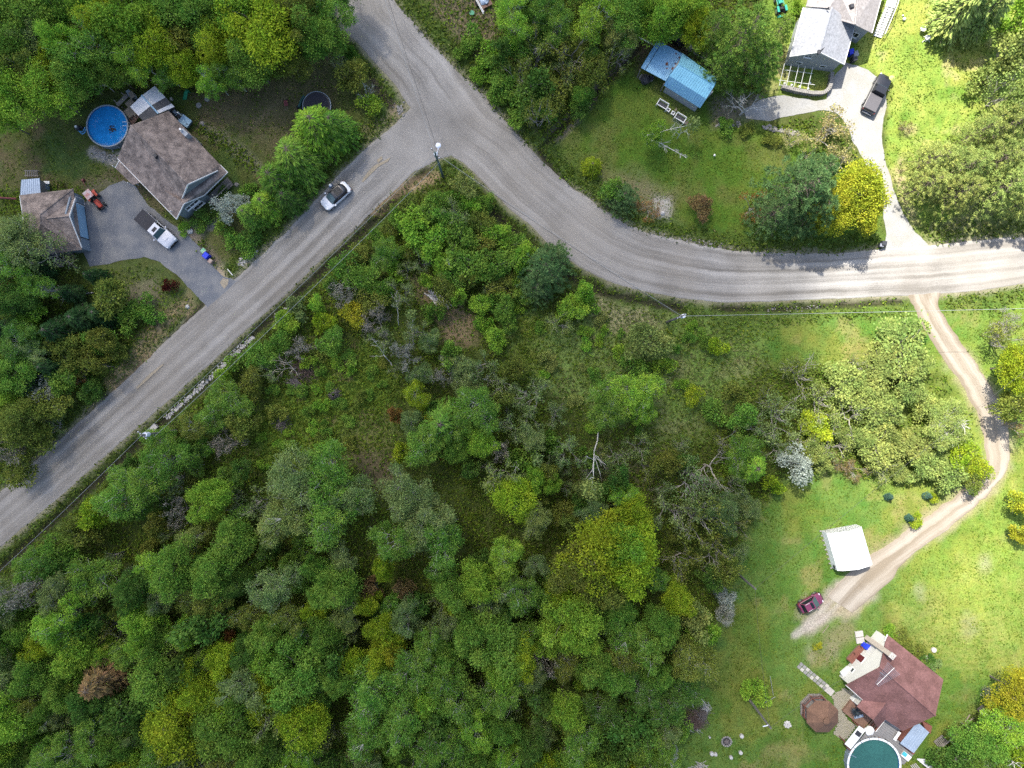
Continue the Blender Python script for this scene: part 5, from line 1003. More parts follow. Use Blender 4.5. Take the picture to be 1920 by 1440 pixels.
ch = part(H3, 'chimney', MB().box((q.x, q.y, 3.3), (.6, .6, 6.6), rz), M_BRICKP); part(ch, 'chimney_pot', MB().ring((q.x, q.y, 0), .1, .2, 6.55, 6.78, 14).box((q.x, q.y, 6.6), (.72, .72, .1), rz), M_CONCL, root=H3)
fascia(H3, [W_, P3(1617, 1312, 3.0)]); fascia(H3, [N_, (N_[0] - .6, N_[1] - .7, 3.55)]); part(H3, 'plumbing_vent', MB().cyl((*P(1652, 1293, 4.6), 4.5), .08, .5, 8), M_RUST)
an = thing('tv_antenna', 'long metal tv antenna over the red-brown roof', 'antenna', (*P(1660, 1268, 6.5), 6.0)); b0, b1 = P3(1644, 1284, 7.4), P3(1677, 1252, 7.4); mb = MB().tube([b0, b1], .03, 5); part(an, 'boom', mb, M_WHITE)
part(an, 'mast', MB().tube([(*P(1660, 1268, 7.4), 5.6), (*P(1660, 1268, 7.4), 7.4)], .035, 6), M_GALV)
d = (Vector(b1) - Vector(b0)).normalized(); sd = Vector((-d.y, d.x, 0))
for k in range(15):
    q = Vector(b0).lerp(Vector(b1), (k + .3) / 15); hl = .35 + .75 * (k / 14) ; part(an, 'element', MB().tube([q - sd * hl, q + sd * hl], .014, 4), M_GALV)
# small metal-roofed lean-to and skirt on the south-east end
L3 = thing('metal_lean_to', 'lean-to with pale grey metal roof behind the green pool', 'shed', (*P(1715, 1385), 0)); q = [P3(1714, 1361, 2.5), P3(1724, 1357, 2.5), P3(1742, 1373, 2.4), P3(1713, 1412, 2.2), P3(1688, 1394, 2.3)]
part(L3, 'roof', MB().slab(q, .06), M_GALV); ribs(L3, [q[4], q[3], q[2], q[0]], 6, M_GALV, r=.02); part(L3, 'wall', MB().prism(inset([p[:2] for p in q], .2), -.05, 2.2), M_DECKR)
part(L3, 'skirt_deck', MB().prism([P(1678, 1388, 1), P(1690, 1384, 1), P(1716, 1412, 1), P(1709, 1418, 1)], -.05, 1.0), M_DECKR); part(L3, 'skirt_deck', MB().prism([P(1729, 1352, .9), P(1748, 1362, .9), P(1745, 1376, .9), P(1736, 1370, .9)], -.05, .9), M_DECKR)

# ---- gazebo
Z1 = thing('gazebo', 'brown octagonal gazebo on the lawn beside the paved patio', 'gazebo', (*P(1545, 1348, 3.0), 0)); cx, cy = P(1550, 1352, 3.8); M_SH_GZ = mat('gazebo_shingles', (.125, .072, .048), .95, var=.3, scale=1.2, fine=7, bump=.4)
def octp(r, z): return [(cx + r * math.cos(R(22.5 + 45 * k)), cy + r * math.sin(R(22.5 + 45 * k)), z) for k in range(8)]
o, i_ = octp(2.22, 2.5), octp(.45, 3.75)
for k in range(8): part(Z1, 'roof_panel', MB().slab([o[k], o[(k + 1) % 8], i_[(k + 1) % 8], i_[k]], .08), M_SH_GZ)
cu = MB(); o2 = octp(.52, 4.0); cu.prism([p[:2] for p in octp(.40, 0)], 3.6, 4.0)
for k in range(8): cu.add([o2[k], o2[(k + 1) % 8], (cx, cy, 4.5)], [(0, 1, 2)])
part(Z1, 'cupola', cu, M_SH_GZ)
pp = octp(1.95, 0)
for k in range(8): part(Z1, 'post', MB().box((pp[k][0], pp[k][1], 1.25), (.12, .12, 2.5)), M_DECKR)
part(Z1, 'floor', MB().prism([p[:2] for p in octp(2.1, 0)], 0, .3), M_WOODG)
for k in range(7):
    a, b = Vector(pp[k]), Vector(pp[k + 1]); mb = MB().tube([a + Vector((0, 0, 1.15)), b + Vector((0, 0, 1.15))], .06, 5)
    for u in range(1, 7): q = a.lerp(b, u / 7); mb.box((q.x, q.y, .72), (.05, .05, .85))
    part(Z1, 'railing', mb, M_DECKR)

# ---- white car shelter
T1 = thing('white_canopy_shelter', 'bright white tarp car shelter at the end of the dirt lane', 'shelter', (*P(1575, 1025), 0)); M_TARP = mat('white_tarp', (.66, .67, .66), .55, var=.07, scale=.7, fine=4)
ca, cb, cc, cd = P(1540, 995), P(1604, 983), P(1622, 1052), P(1560, 1064); X0 = Vector(ca); ex = (Vector(cb) - X0); ey = (Vector(cd) - X0); secs = []
for v, z in ((0, 0), (.0, 1.7), (.10, 2.15), (.5, 2.75), (.90, 2.15), (1, 1.7), (1, 0)): secs.append((v, z))
A_ = [X0 + ex * v for v, z in secs]; mb = MB()
rows = []
for u in np.linspace(0, 1, 7): rows.append([(*(X0 + ex * v * (1 - .0 * u) + ey * u), z + (.05 * math.sin(u * 6.28 * 3) * (z > 0) * 0)) for v, z in secs])
vs = [p for r_ in rows for p in r_]; n = len(secs); mb.add(vs, [(r_ * n + k, r_ * n + k + 1, (r_ + 1) * n + k + 1, (r_ + 1) * n + k) for r_ in range(6) for k in range(n - 1)])
part(T1, 'cover', mb, M_TARP)
for r_ in rows: part(T1, 'frame_rib', MB().tube([Vector(p) + Vector((0, 0, .012)) for p in r_], .014, 5), M_TARP); part(T1, 'end_flap', MB().add(rows[0], [tuple(range(n))]), M_TARP); part(T1, 'end_flap', MB().add(rows[-1], [tuple(range(n))]), M_TARP)
q = X0 + ey * .93 - ex * .012; part(T1, 'vent_opening', MB().box((q.x, q.y, 1.0), (.05, .45, .5), math.atan2(ey.y, ey.x) + R(90)), M_DARK)
for k in range(9): q = X0 + ey * (k / 8) - ex * .04; part(T1, 'anchor_block', MB().box((q.x, q.y, .12), (.2, .16, .2), .4 * k), M_STONE)
# ------------------------------------------------------------------ vehicles
def paint_mat(name, rgb, rough=.28): return mat(name, rgb, rough, var=.04, scale=.8, coat=.5, spec=.5)
M_CARW = paint_mat('car_white', (.66, .67, .68)); M_CARS = paint_mat('car_silver', (.46, .47, .50), .3); M_CARB = paint_mat('car_black', (.012, .012, .014)); M_CARM = paint_mat('car_maroon', (.125, .022, .055))
M_TYRE = mat('tyre_rubber', (.018, .018, .019), .9, var=.2, scale=6); M_RIM = mat('alloy', (.42, .43, .45), .3, .8, var=.1); M_AGL = mat('car_glass', (.010, .013, .018), .12, var=.1, spec=.25); M_TRIM = mat('black_plastic', (.020, .020, .022), .6, var=.2)
M_HEAD = mat('headlight', (.62, .64, .66), .15, var=.05, spec=.7); M_TAIL = mat('taillight', (.16, .015, .015), .2, var=.05); M_TONN = mat('vinyl_cover', (.075, .072, .078), .7, var=.12, scale=2); M_PLATE = mat('licence_plate', (.6, .6, .62), .5, var=.03)
M_WSC = mat('windscreen_painted_sky', (.05, .085, .095), .08, var=.1, spec=.6)  # pale blue sky reflection painted into the glass colour
def wheel(root, x, y, r, w):
    def cyl_y(rr, ww, y0):
        n = 18; mb = MB(); vs = []; 
        for q in (y0 - ww / 2, y0 + ww / 2): vs += [(x + rr * math.cos(2 * math.pi * k / n), q, r + rr * math.sin(2 * math.pi * k / n)) for k in range(n)]
        return mb.add(vs, [tuple(range(n)), tuple(range(2 * n - 1, n - 1, -1))] + [(k, (k + 1) % n, n + (k + 1) % n, n + k) for k in range(n)])
    t = part(root, 'wheel', cyl_y(r, w, y), M_TYRE, local=True, smooth=True); s = 1 if y > 0 else -1
    part(t, 'rim', cyl_y(r * .62, .03, y + s * (w / 2 + .005)), M_RIM, local=True)
def body(L, Wd, prof, zb=.28):
    """prof: list of (x, half width factor, top z); closed lofted shell with rounded shoulders"""
    secs = []
    for x, f, z in prof:
        w = Wd / 2 * f; k = min(.14, (z - zb) * .3)
        secs.append([(x, -w * .93, zb), (x, -w, zb + .18), (x, -w, z - k * 1.2), (x, -w * .95, z - k * .35), (x, -w * .82, z), (x, w * .82, z), (x, w * .95, z - k * .35), (x, w, z - k * 1.2), (x, w, zb + .18), (x, w * .93, zb)])
    return MB().loft(secs)
def frus(x0, x1, w0, z0, X0, X1, W0, z1):
    b = [(x0, -w0, z0), (x1, -w0, z0), (x1, w0, z0), (x0, w0, z0)]; t = [(X0, -W0, z1), (X1, -W0, z1), (X1, W0, z1), (X0, W0, z1)]; return b, t
def pane(root, q, name, m, sh=.86, off=.012):
    v = [Vector(p) for p in q]; c = sum(v, Vector()) / 4; n = (v[1] - v[0]).cross(v[2] - v[0]).normalized(); w = [c + (p - c) * sh for p in v]
    vs = [p + n * off for p in w] + [p - n * off for p in w]
    part(root, name, MB().add(vs, [(0, 1, 2, 3), (7, 6, 5, 4)] + [(k, k + 4, (k + 1) % 4 + 4, (k + 1) % 4) for k in range(4)]), m, local=True)
def car(name, label, cat, px, py, front, L, Wd, kind, m, roofm=None, cabm=None):
    x, y = P(px, py, .9); fx, fy = front; a = math.atan2(-(fy), fx); c = thing(name, label, cat, (x, y, .06 if px < 700 and py < 420 and px > 560 else .02), a)
    h = L / 2; H = 1.62 if kind != 'pickup' else 1.82; B = 1.0 if kind != 'pickup' else 1.12
    if kind == 'pickup':
        prof = [(-h, .90, B - .12), (-h + .12, .97, B), (-h * .02, .98, B + .02), (h * .30, 1.0, B + .02), (h * .42, 1.0, B + .03), (h * .82, .98, B - .05), (h * .91, .93, B - .11), (h * .965, .85, B - .19), (h, .70, B - .32)]
        gx = (-h * .13, h * .42, -h * .09, h * .24)
    else:
        prof = [(-h, .50, B - .34), (-h + .05, .68, B - .16), (-h + .14, .82, B - .06), (-h + .28, .92, B - .01), (-h + .5, .98, B), (0, 1, B), (h * .36, 1.0, B - .02), (h * .55, .99, B - .04), (h * .72, .96, B - .09), (h * .83, .90, B - .14), (h * .91, .80, B - .20), (h * .96, .67, B - .27), (h * .99, .52, B - .34), (h, .40, B - .42)]
        gx = (-h * .82, h * .50, -h * .62, h * .08)
    part(c, 'body', body(L, Wd, prof), m, local=True, smooth=True)
    b, t = frus(gx[0], gx[1], Wd * .455, B - .03, gx[2], gx[3], Wd * .36, H); mb = MB()
    if cabm:
        n = 28; sp = lambda v, e: math.copysign(abs(v) ** e, v)
        ol = lambda x0, x1, w, z: [((x0 + x1) / 2 + (x1 - x0) / 2 * sp(math.cos(2 * math.pi * k / n), .42), w * sp(math.sin(2 * math.pi * k / n), .42 if math.cos(2 * math.pi * k / n) > 0 else .62), z) for k in range(n)]
        mb.loft([ol(gx[0], gx[1], Wd * .45, B - .03), ol(gx[0] * .6 + gx[2] * .4, gx[1] * .45 + gx[3] * .55, Wd * .41, B + .36), ol(gx[2], gx[3] + .1, Wd * .37, H - .04), ol(gx[2] + .12, gx[3], Wd * .33, H)])
    else: mb.loft([[*b], [*t]])
    part(c, 'cabin', mb, cabm or m, local=True, smooth=True)
    pane(c, [b[1], b[2], t[2], t[1]], 'windscreen', M_WSC, .93 if not cabm else .80, .012 if not cabm else .05)
    if not cabm: pane(c, [b[3], b[0], t[0], t[3]], 'rear_window', M_AGL, .90)
    pane(c, [b[0], b[1], t[1], t[0]], 'side_window', M_AGL, .88); pane(c, [b[2], b[3], t[3], t[2]], 'side_window', M_AGL, .88)
    rw = Wd * .36
    if roofm: part(c, 'glass_roof', MB().box(((gx[2] + gx[3]) / 2, 0, H + .012), (gx[3] - gx[2] - .50, rw * 2 - .30, .03)), roofm, local=True)
    for s in (-1, 1):
        part(c, 'mirror', MB().sphere((gx[1] - .30, s * (Wd / 2 + .13), B + .10), .13, 8, 5, .7), m, local=True, smooth=True)
        part(c, 'headlight', MB().box((h - (.30 if kind != 'pickup' else .22), s * Wd * (.31 if kind != 'pickup' else .36), B - .21), (.20, .30, .12), -s * .55), M_HEAD, local=True)
        part(c, 'taillight', MB().box((-h + (.17 if kind != 'pickup' else .05), s * Wd * (.40 if kind != 'pickup' else .42), B - .22), (.12, .12, .26)), M_TAIL, local=True)
    r = .36 if kind != 'pickup' else .42
    for sx in (-.60, .62):
        for s in (-1, 1): wheel(c, sx * h, s * (Wd / 2 - .10), r, .24)
    part(c, 'bumper', MB().box((h - .03, 0, .45), (.16, Wd * .72, .22)), M_TRIM, local=True); part(c, 'bumper', MB().box((-h + .02, 0, .45), (.16, Wd * .82, .2)), M_TRIM, local=True)
    part(c, 'grille', MB().box((h + .005, 0, B - .42), (.06, Wd * .5, .2)), M_TRIM, local=True); part(c, 'licence_plate', MB().box((-h - .06, 0, .55), (.02, .32, .16)), M_PLATE, local=True)
    return c, h, B, H, gx
c, h, B, H, gx = car('white_suv', 'white hatchback with black glass roof driving on the gravel road', 'car', 629, 367, (-46, 40), 4.4, 1.85, 'suv', M_CARW, M_AGL, M_CARB)
for s in (-1, 1): part(c, 'wiper', MB().tube([(gx[1] - .05, s * .25, B + .02), (gx[1] - .40, s * .25 + .35, B + .32)], .014, 4), M_TRIM, local=True)
c, h, B, H, gx = car('silver_pickup', 'silver pickup with dark bed cover on the blue-grey driveway', 'truck', 292, 430, (63, 56), 5.9, 2.0, 'pickup', M_CARS)
part(c, 'bed_cover', MB().box(((-h + gx[0]) / 2 - .02, 0, B + .035), (gx[0] + h - .08, 1.86, .06)), mat('dark_vinyl', (.034, .033, .037), .8, var=.12), local=True); part(c, 'sunroof', MB().box((.0 + gx[3] - .38, 0, H + .014), (.42, .7, .03)), M_AGL, local=True); part(c, 'hood_scoop', MB().box((h * .62, 0, B + .02), (.5, .55, .06)), M_CARS, local=True)
for s in (-1, 1): part(c, 'step_bar', MB().box((h * .1, s * 1.02, .42), (2.0, .14, .06)), M_TRIM, local=True)
c, h, B, H, gx = car('black_pickup', 'black pickup with grey bed cover beside the sunny lawn', 'truck', 1645, 175, (32, -63), 5.4, 1.95, 'pickup', M_CARB)
part(c, 'bed_cover', MB().box(((-h + gx[0]) / 2 + .05, 0, B + .035), (gx[0] + h - .24, 1.70, .06)), M_TONN, local=True); part(c, 'tailgate_step', MB().box((-h - .10, 0, .55), (.16, 1.3, .06)), M_RIM, local=True)
c, h, B, H, gx = car('maroon_suv', 'small maroon off-roader parked where the dirt lane ends', 'car', 1521, 1131, (43, -24), 3.45, 1.55, 'suv', M_CARM)
for s in (-1, 1): part(c, 'roof_rail', MB().tube([(gx[2] + .12, s * .48, H + .05), (gx[3] - .5, s * .48, H + .05)], .03, 5), M_RIM, local=True)
part(c, 'sunroof', MB().box((gx[3] - .30, 0, H + .014), (.35, .8, .03)), M_AGL, local=True); part(c, 'spare_wheel', MB().box((-h - .08, 0, .85), (.16, .6, .6)), M_TYRE, local=True)
def tractor(name, label, px, py, front, m, canopy, s=1.0, loader=False):
    x, y = P(px, py, .6); t = thing(name, label, 'tractor', (x, y, .02), math.atan2(-front[1], front[0])); t.scale = (s, s, s)
    part(t, 'hood', MB().loft([[(xx, -w, .62), (xx, w, .62), (xx, w, z - .08), (xx, w * .7, z), (xx, -w * .7, z), (xx, -w, z - .08)] for xx, w, z in ((.10, .33, 1.22), (.9, .31, 1.18), (1.28, .26, 1.02))]), m, local=True, smooth=True)
    part(t, 'chassis', MB().box((.1, 0, .55), (2.3, .42, .28)), M_TRIM, local=True)
    for sd in (-1, 1):
        wheel(t, -.75, sd * .62, .56, .34); wheel(t, 1.0, sd * .55, .33, .22)
        part(t, 'fender', MB().box((-.72, sd * .62, 1.16), (.9, .36, .05)), m, local=True)
    part(t, 'seat', MB().box((-.62, 0, .98), (.45, .5, .12)).box((-.86, 0, 1.2), (.1, .5, .42)), M_TRIM, local=True)
    part(t, 'steering_wheel', MB().ring((-.05, 0, 0), .15, .19, 1.28, 1.31, 14).tube([(.12, 0, 1.1), (-.05, 0, 1.28)], .02, 5), M_TRIM, local=True)
    part(t, 'exhaust', MB().tube([(.75, .22, 1.15), (.75, .22, 1.75)], .035, 6), M_TRIM, local=True)
    if canopy:
        part(t, 'canopy', MB().box((-.72, 0, 2.05), (1.25, 1.15, .07)), canopy, local=True)
        part(t, 'canopy_post', MB().box((-1.2, .45, 1.55), (.06, .06, 1.0)).box((-1.2, -.45, 1.55), (.06, .06, 1.0)).box((-.2, .45, 1.55), (.05, .05, 1.0)).box((-.2, -.45, 1.55), (.05, .05, 1.0)), M_TRIM, local=True)
    if loader:
        part(t, 'loader_arm', MB().tube([(-.1, .5, 1.0), (1.3, .5, .9), (1.7, .45, .35)], .06, 5).tube([(-.1, -.5, 1.0), (1.3, -.5, .9), (1.7, -.45, .35)], .06, 5), m, local=True)
        part(t, 'bucket', MB().box((1.95, 0, .25), (.5, 1.25, .1)).box((1.72, 0, .42), (.06, 1.25, .42)), M_TRIM, local=True)
    else: part(t, 'ballast', MB().box((1.42, 0, .6), (.2, .5, .3)), M_TRIM, local=True)
    part(t, 'implement', MB().box((-1.55, 0, .35), (.3, 1.3, .25)), m, local=True)
M_TRED = mat('tractor_red', (.36, .052, .030), .5, var=.12); M_TGRN = mat('tractor_teal', (.02, .25, .18), .5, var=.12); M_CANO = mat('faded_canopy', (.42, .36, .36), .7, var=.3, scale=2, rgb2=(.30, .14, .13))
tractor('red_tractor', 'red tractor with faded square canopy beside the garage', 181, 376, (20, 25), M_TRED, M_CANO, .9)
tractor('green_tractor', 'teal-green tractor with loader near the big pine', 1463, 10, (-3, -14), M_TGRN, None, .85, True)
# ------------------------------------------------------------------ pools
M_WATER = mat('pool_water_blue', (.016, .19, .46), .07, var=.28, scale=1.3, fine=6, spec=.2, bump=.04); M_WGRN = mat('pool_water_green', (.022, .085, .072), .06, var=.25, scale=.5, fine=3, spec=.5, bump=.05)
M_PWALL = mat('pool_wall', (.16, .19, .22), .6, var=.15); M_LINER = mat('pool_liner', (.02, .10, .24), .5, var=.1)
def pool(name, label, px, py, r, h, water, rimm, nseg, rimw=.16, wl=.22):
    x, y = P(px, py, h); t = thing(name, label, 'pool', (x, y, 0)); c = (x, y, 0)
    part(t, 'wall', MB().ring(c, r - .06, r, -.1, h - .02, nseg * 2), M_PWALL); part(t, 'liner', MB().ring(c, r - .09, r - .062, .1, h - .03, nseg * 2), M_LINER)
    part(t, 'water', MB().cyl((x, y, .2), r - .085, h - wl - .2, nseg * 2), water, smooth=False)
    for k in range(nseg):
        a0, a1 = 2 * math.pi * k / nseg + .012, 2 * math.pi * (k + 1) / nseg - .012
        part(t, 'rim_segment', MB().ring(c, r - .09, r - .09 + rimw, h - .015, h + .035, 3, a0, a1), rimm)
        part(t, 'upright', MB().box((x + (r + .03) * math.cos(a0), y + (r + .03) * math.sin(a0), h / 2 - .03), (.07, .15, h - .02), a0), M_GALV)
    return t, x, y
M_RIMG = mat('grey_rim', (.25, .28, .31), .5, var=.15); M_RIMW = mat('white_rim', (.58, .59, .60), .5, var=.08)
t, x, y = pool('blue_pool', 'round above-ground pool with bright blue water', 201, 236, 2.72, 1.25, M_WATER, M_RIMG, 16)
part(t, 'ladder', MB().tube([(x + 2.0, y - .1, 1.0), (x + 2.2, y - .1, 1.6), (x + 2.75, y - .1, 1.6), (x + 2.9, y - .1, 1.2)], .03, 5).tube([(x + 2.0, y + .4, 1.0), (x + 2.2, y + .4, 1.6), (x + 2.75, y + .4, 1.6), (x + 2.9, y + .4, 1.2)], .03, 5), M_WHITE)
rn = random.Random(5); mb = MB()
for k in range(26): mb.box((x + .55 + rn.gauss(0, .22), y - .35 + rn.gauss(0, .16), 1.045 + .002 * k), (.22 * rn.uniform(.6, 1.4), .14, .006), rn.random() * 3)
part(t, 'floating_leaves', mb, M_DARK)
t, x, y = pool('green_pool', 'large round pool with dull green water and white rim', 1639, 1434, 3.42, 1.3, M_WGRN, M_RIMW, 18, .26, .30)
part(t, 'skimmer_pole', MB().tube([(x - 3.6, y + 1.6, 1.36), (x - 2.4, y + 1.0, 1.36)], .03, 5), M_GALV)
# pump, hose
t = thing('pool_pump', 'black and white pool pump standing left of the blue pool', 'pump', (*P(149, 242), 0)); x, y, _ = t.location
part(t, 'tank', MB().sphere((x, y, .45), .38, 12, 8, 1.1), M_DARK, smooth=True); part(t, 'motor', MB().cyl((x + .5, y + .1, .05), .16, .5, 10), M_DARK); part(t, 'valve_head', MB().box((x + .05, y + .02, .95), (.28, .22, .16), .6), M_WHITE)
M_HOSE = mat('blue_hose', (.10, .30, .52), .5, var=.1); mb = MB().tube([(*P(150, 247), .12), (*P(155, 252), .10), (*P(160, 249), .10), (*P(163, 243), .25)], .07, 6).tube([(*P(148, 246), .2), (*P(156, 248), .12), (*P(162, 240), .3)], .06, 6)
solo('pool_hose', mb, M_HOSE, 'pale blue hose coiled between pump and blue pool', 'hose', smooth=True)
# pool deck and stair of the upper-left pool
t = thing('pool_deck', 'small wooden deck between blue pool and white shelter', 'deck', (*P(235, 208, 1.0), 0)); q = W2([(224, 201), (240, 183), (256, 194), (262, 212), (246, 226), (238, 218), (232, 208)], 1.1)
a, b = Vector(P(224, 200, 1.1)), Vector(P(247, 226, 1.1)); d = (b - a).normalized(); n = Vector((-d.y, d.x)); rz = math.atan2(d.y, d.x)
for k in range(14):
    w0 = a + n * (.06 + .135 * k); L_ = (b - a).length * (.72 if k < 5 else .9); off = .55 if k < 6 else .1; w1 = w0 + d * (L_ / 2 + off); part(t, 'deck_board', MB().box((w1.x, w1.y, 1.10), (L_ - off, .122, .05), rz), M_WOOD)
mb = MB()
for s in (.1, .9):
    for k in (.2, 1.7): w1 = a + d * (b - a).length * s + n * k; mb.box((w1.x, w1.y, .54), (.1, .1, 1.07))
part(t, 'leg', mb, M_WOODG)
t = thing('deck_bench', 'grey wooden bench rail along the pool deck', 'bench', (*P(227, 187), 0))
for k in range(4): w1 = Vector(P(218, 195, 1.3)).lerp(Vector(P(236, 177, 1.3)), .5) + Vector((.707, -.707)) * (.13 * k); part(t, 'slat', MB().box((w1.x, w1.y, 1.3), (1.9, .11, .05), R(45)), M_WOODG)
part(t, 'leg', MB().box((*P(220, 193, .65), .65), (.1, .4, 1.28), R(45)).box((*P(234, 179, .65), .65), (.1, .4, 1.28), R(45)), M_WOODG)
t = thing('wooden_box', 'upright blue-grey wooden box at the corner of the pool deck', 'box', (*P(246, 178), 0)); part(t, 'carcass', MB().box((*P(247, 178, 1), .9), (.75, .5, 1.8), R(-60)), M_SIDE_BL); part(t, 'lid', MB().box((*P(247, 178, 1.8), 1.83), (.85, .6, .06), R(-60)), M_WOOD)
t = thing('deck_stairs', 'brown wooden stairs between blue pool and brown roof', 'stairs', (*P(248, 225), 0))
for k in range(6): w1 = Vector(P(240, 229, .9)).lerp(Vector(P(258, 214, .9)), k / 5); part(t, 'tread', MB().box((w1.x, w1.y, .45 + .12 * k), (.26, .95, .05), R(40)), M_DECKB)
t = thing('hot_tub', 'pale blue covered tub beside the brown house', 'tub', (*P(348, 228), 0)); part(t, 'shell', MB().box((*P(347, 227, .4), .42), (1.35, 1.1, .84), R(-36)), M_SIDE_BL); part(t, 'cover', MB().box((*P(347, 227, .9), .88), (1.42, 1.16, .09), R(-36)), M_SKYB); part(t, 'handle', MB().box((*P(351, 233, .9), .945), (.14, .14, .04), R(-36)), M_DARK)
t = thing('storage_rack', 'dark storage rack between white shelter and blue tub', 'rack', (*P(330, 212), 0))
for k in range(3): part(t, 'shelf', MB().box((*P(329, 211, .5 * k + .2), .2 + .4 * k), (1.5, .7, .05), R(-40)), M_DARK)
part(t, 'frame', MB().box((*P(322, 206, .5), .55), (.06, .7, 1.1), R(-40)).box((*P(336, 216, .5), .55), (.06, .7, 1.1), R(-40)), M_GALV); part(t, 'crate', MB().box((*P(329, 211, 1), 1.14), (.5, .4, .22), R(-40)), M_SIDE_BL)
solo('paint_bucket', MB().cyl((*P(323, 187), 0), .17, .38, 12, .2), M_CONCL, 'pale bucket beside the white shelter', 'bucket')
M_SLIDE = mat('green_plastic', (.02, .20, .10), .4, var=.1)
t = thing('toy_slide', 'green plastic slide on the grass below the trees', 'slide', (*P(348, 179), 0)); s0, s1 = P3(350, 171, .9), P3(347, 187, .1); part(t, 'chute', MB().add([(s0[0] - .2, s0[1], .9), (s0[0] + .2, s0[1], .9), (s1[0] + .2, s1[1], .12), (s1[0] - .2, s1[1], .12), (s0[0] - .26, s0[1], 1.02), (s0[0] + .26, s0[1], 1.02), (s1[0] + .26, s1[1], .24), (s1[0] - .26, s1[1], .24)], [(0, 1, 2, 3), (0, 3, 7, 4), (1, 5, 6, 2)]), M_SLIDE); part(t, 'ladder', MB().box((s0[0], s0[1] + .15, .45), (.4, .06, .9)), M_SLIDE)
for (a, b), lb in zip(((373, 198), (389, 186)), ('nearer the house', 'nearer the trampoline')): solo('well_cover', MB().cyl((*P(a, b), 0), .36, .14, 18), M_CONC, 'round concrete well cover on the brown lawn, ' + lb, 'well cover', 'round concrete covers on the lawn')
t = thing('trampoline', 'black round trampoline half hidden by the larch', 'trampoline', (*P(594, 196), 0)); x, y = P(594, 198, .8); M_MATB = mat('black_mesh', (.022, .022, .030), .8, var=.25, scale=2)
part(t, 'mat', MB().cyl((x, y, .78), 1.6, .03, 32), M_MATB); part(t, 'frame', MB().ring((x, y, 0), 1.84, 1.90, .76, .83, 32), M_GALV); part(t, 'pad', MB().ring((x, y, 0), 1.58, 1.83, .79, .815, 32), M_DARK)
for k in range(6): a = k * 1.047; part(t, 'leg', MB().tube([(x + 1.85 * math.cos(a), y + 1.85 * math.sin(a), .78), (x + 1.85 * math.cos(a), y + 1.85 * math.sin(a), .0)], .03, 5), M_GALV)
t = thing('garden_cart', 'dark teal garden machine beside the trampoline', 'cart', (*P(566, 192), 0)); M_TEAL = mat('dark_teal', (.01, .055, .055), .5); part(t, 'deck', MB().tube([(*P(572, 182), .35), (*P(566, 192), .35), (*P(562, 203), .3)], .22, 6), M_TEAL)
for q in ((570, 185), (575, 191), (558, 202), (566, 204)): part(t, 'wheel', MB().cyl((*P(*q), .0), .17, .3, 10), M_TYRE)
t = thing('wheelbarrow', 'dark red wheelbarrow on the brown lawn', 'wheelbarrow', (*P(538, 198), 0)); x, y, _ = t.location; M_WBR = mat('dark_red', (.13, .03, .035), .5); part(t, 'tray', MB().box((x, y + .15, .42), (.42, .62, .22), .12, 1.2), M_WBR); part(t, 'handle', MB().tube([(x - .16, y, .4), (x - .05, y - .85, .5)], .025, 5), M_WOOD); part(t, 'handle', MB().tube([(x + .16, y, .4), (x + .2, y - .85, .5)], .025, 5), M_WOOD); part(t, 'wheel', MB().box((x, y + .6, .18), (.09, .36, .36)), M_TYRE)
# ------------------------------------------------------------------ bins, posts, stones by the drive
def bin_(name, label, px, py, m, rz, s=1.0, lidm=None, grp=None):
    x, y = P(px, py, .9); t = thing(name, label, 'bin', (x, y, 0), rz, grp); part(t, 'body', MB().box((0, 0, .5 * s), (.56 * s, .62 * s, .96 * s), 0, 1.08), m, local=True); part(t, 'lid', MB().box((.02, 0, 1.0 * s), (.66 * s, .70 * s, .09 * s), 0, .9), lidm or m, local=True)
    part(t, 'handle', MB().box((-.36 * s, 0, .92 * s), (.06, .5 * s, .05)), M_TRIM, local=True)
    for q in (-1, 1): part(t, 'wheel', MB().box((-.30 * s, q * .25 * s, .12), (.22, .07, .22)), M_TYRE, local=True)
M_BINB = mat('blue_plastic', (.012, .035, .48), .45, var=.08); M_BING = mat('green_plastic_lid', (.10, .34, .16), .5, var=.15, rgb2=(.30, .38, .28)); M_BINT = mat('tan_plastic', (.42, .33, .26), .6, var=.2, rgb2=(.24, .15, .12)); M_BINK = mat('black_bin', (.03, .032, .038), .5); M_BINY = mat('grey_bin', (.19, .20, .23), .5)
bin_('recycling_bin', 'bright blue wheelie bin between green and tan bins by the driveway', 386, 479, M_BINB, R(-40), 1.1); bin_('compost_bin', 'green-lidded bin nearest the house of the driveway bins', 381, 470, M_BINT, R(-40), .95, M_BING); bin_('waste_bin', 'tan bin nearest the road of the driveway bins', 393, 489, M_BINT, R(-40), .8)
bin_('recycling_bin', 'blue wheelie bin against the east wall of the grey house', 1596, 97, M_BINB, R(15), 1.05); bin_('waste_bin', 'grey wheelie bin beside a blue one at the grey house', 1604, 101, M_BINY, R(15), 1.05); bin_('waste_bin', 'black bin standing just below the grey wheelie bin', 1603, 109, M_BINK, R(15), .95)
bin_('waste_bin', 'black roadside bin where the pale driveway meets the road', 1659, 456, M_BINK, R(80), .9); bin_('waste_bin', 'second dark roadside bin under the golden tree', 1655, 459, M_BINK, R(80), .75, M_BINY)
bin_('recycling_bin', 'blue wheelie bin on the entrance deck of the red-roofed house', 1626, 1213, M_BINB, R(60), 1.15)
solo('sign_post', MB().tube([(*P(425, 503), -.1), (*P(436, 516, 1.3), 1.3)], .06, 6), M_WHITE, 'slanting white marker post where the blue-grey driveway meets the road', 'post')
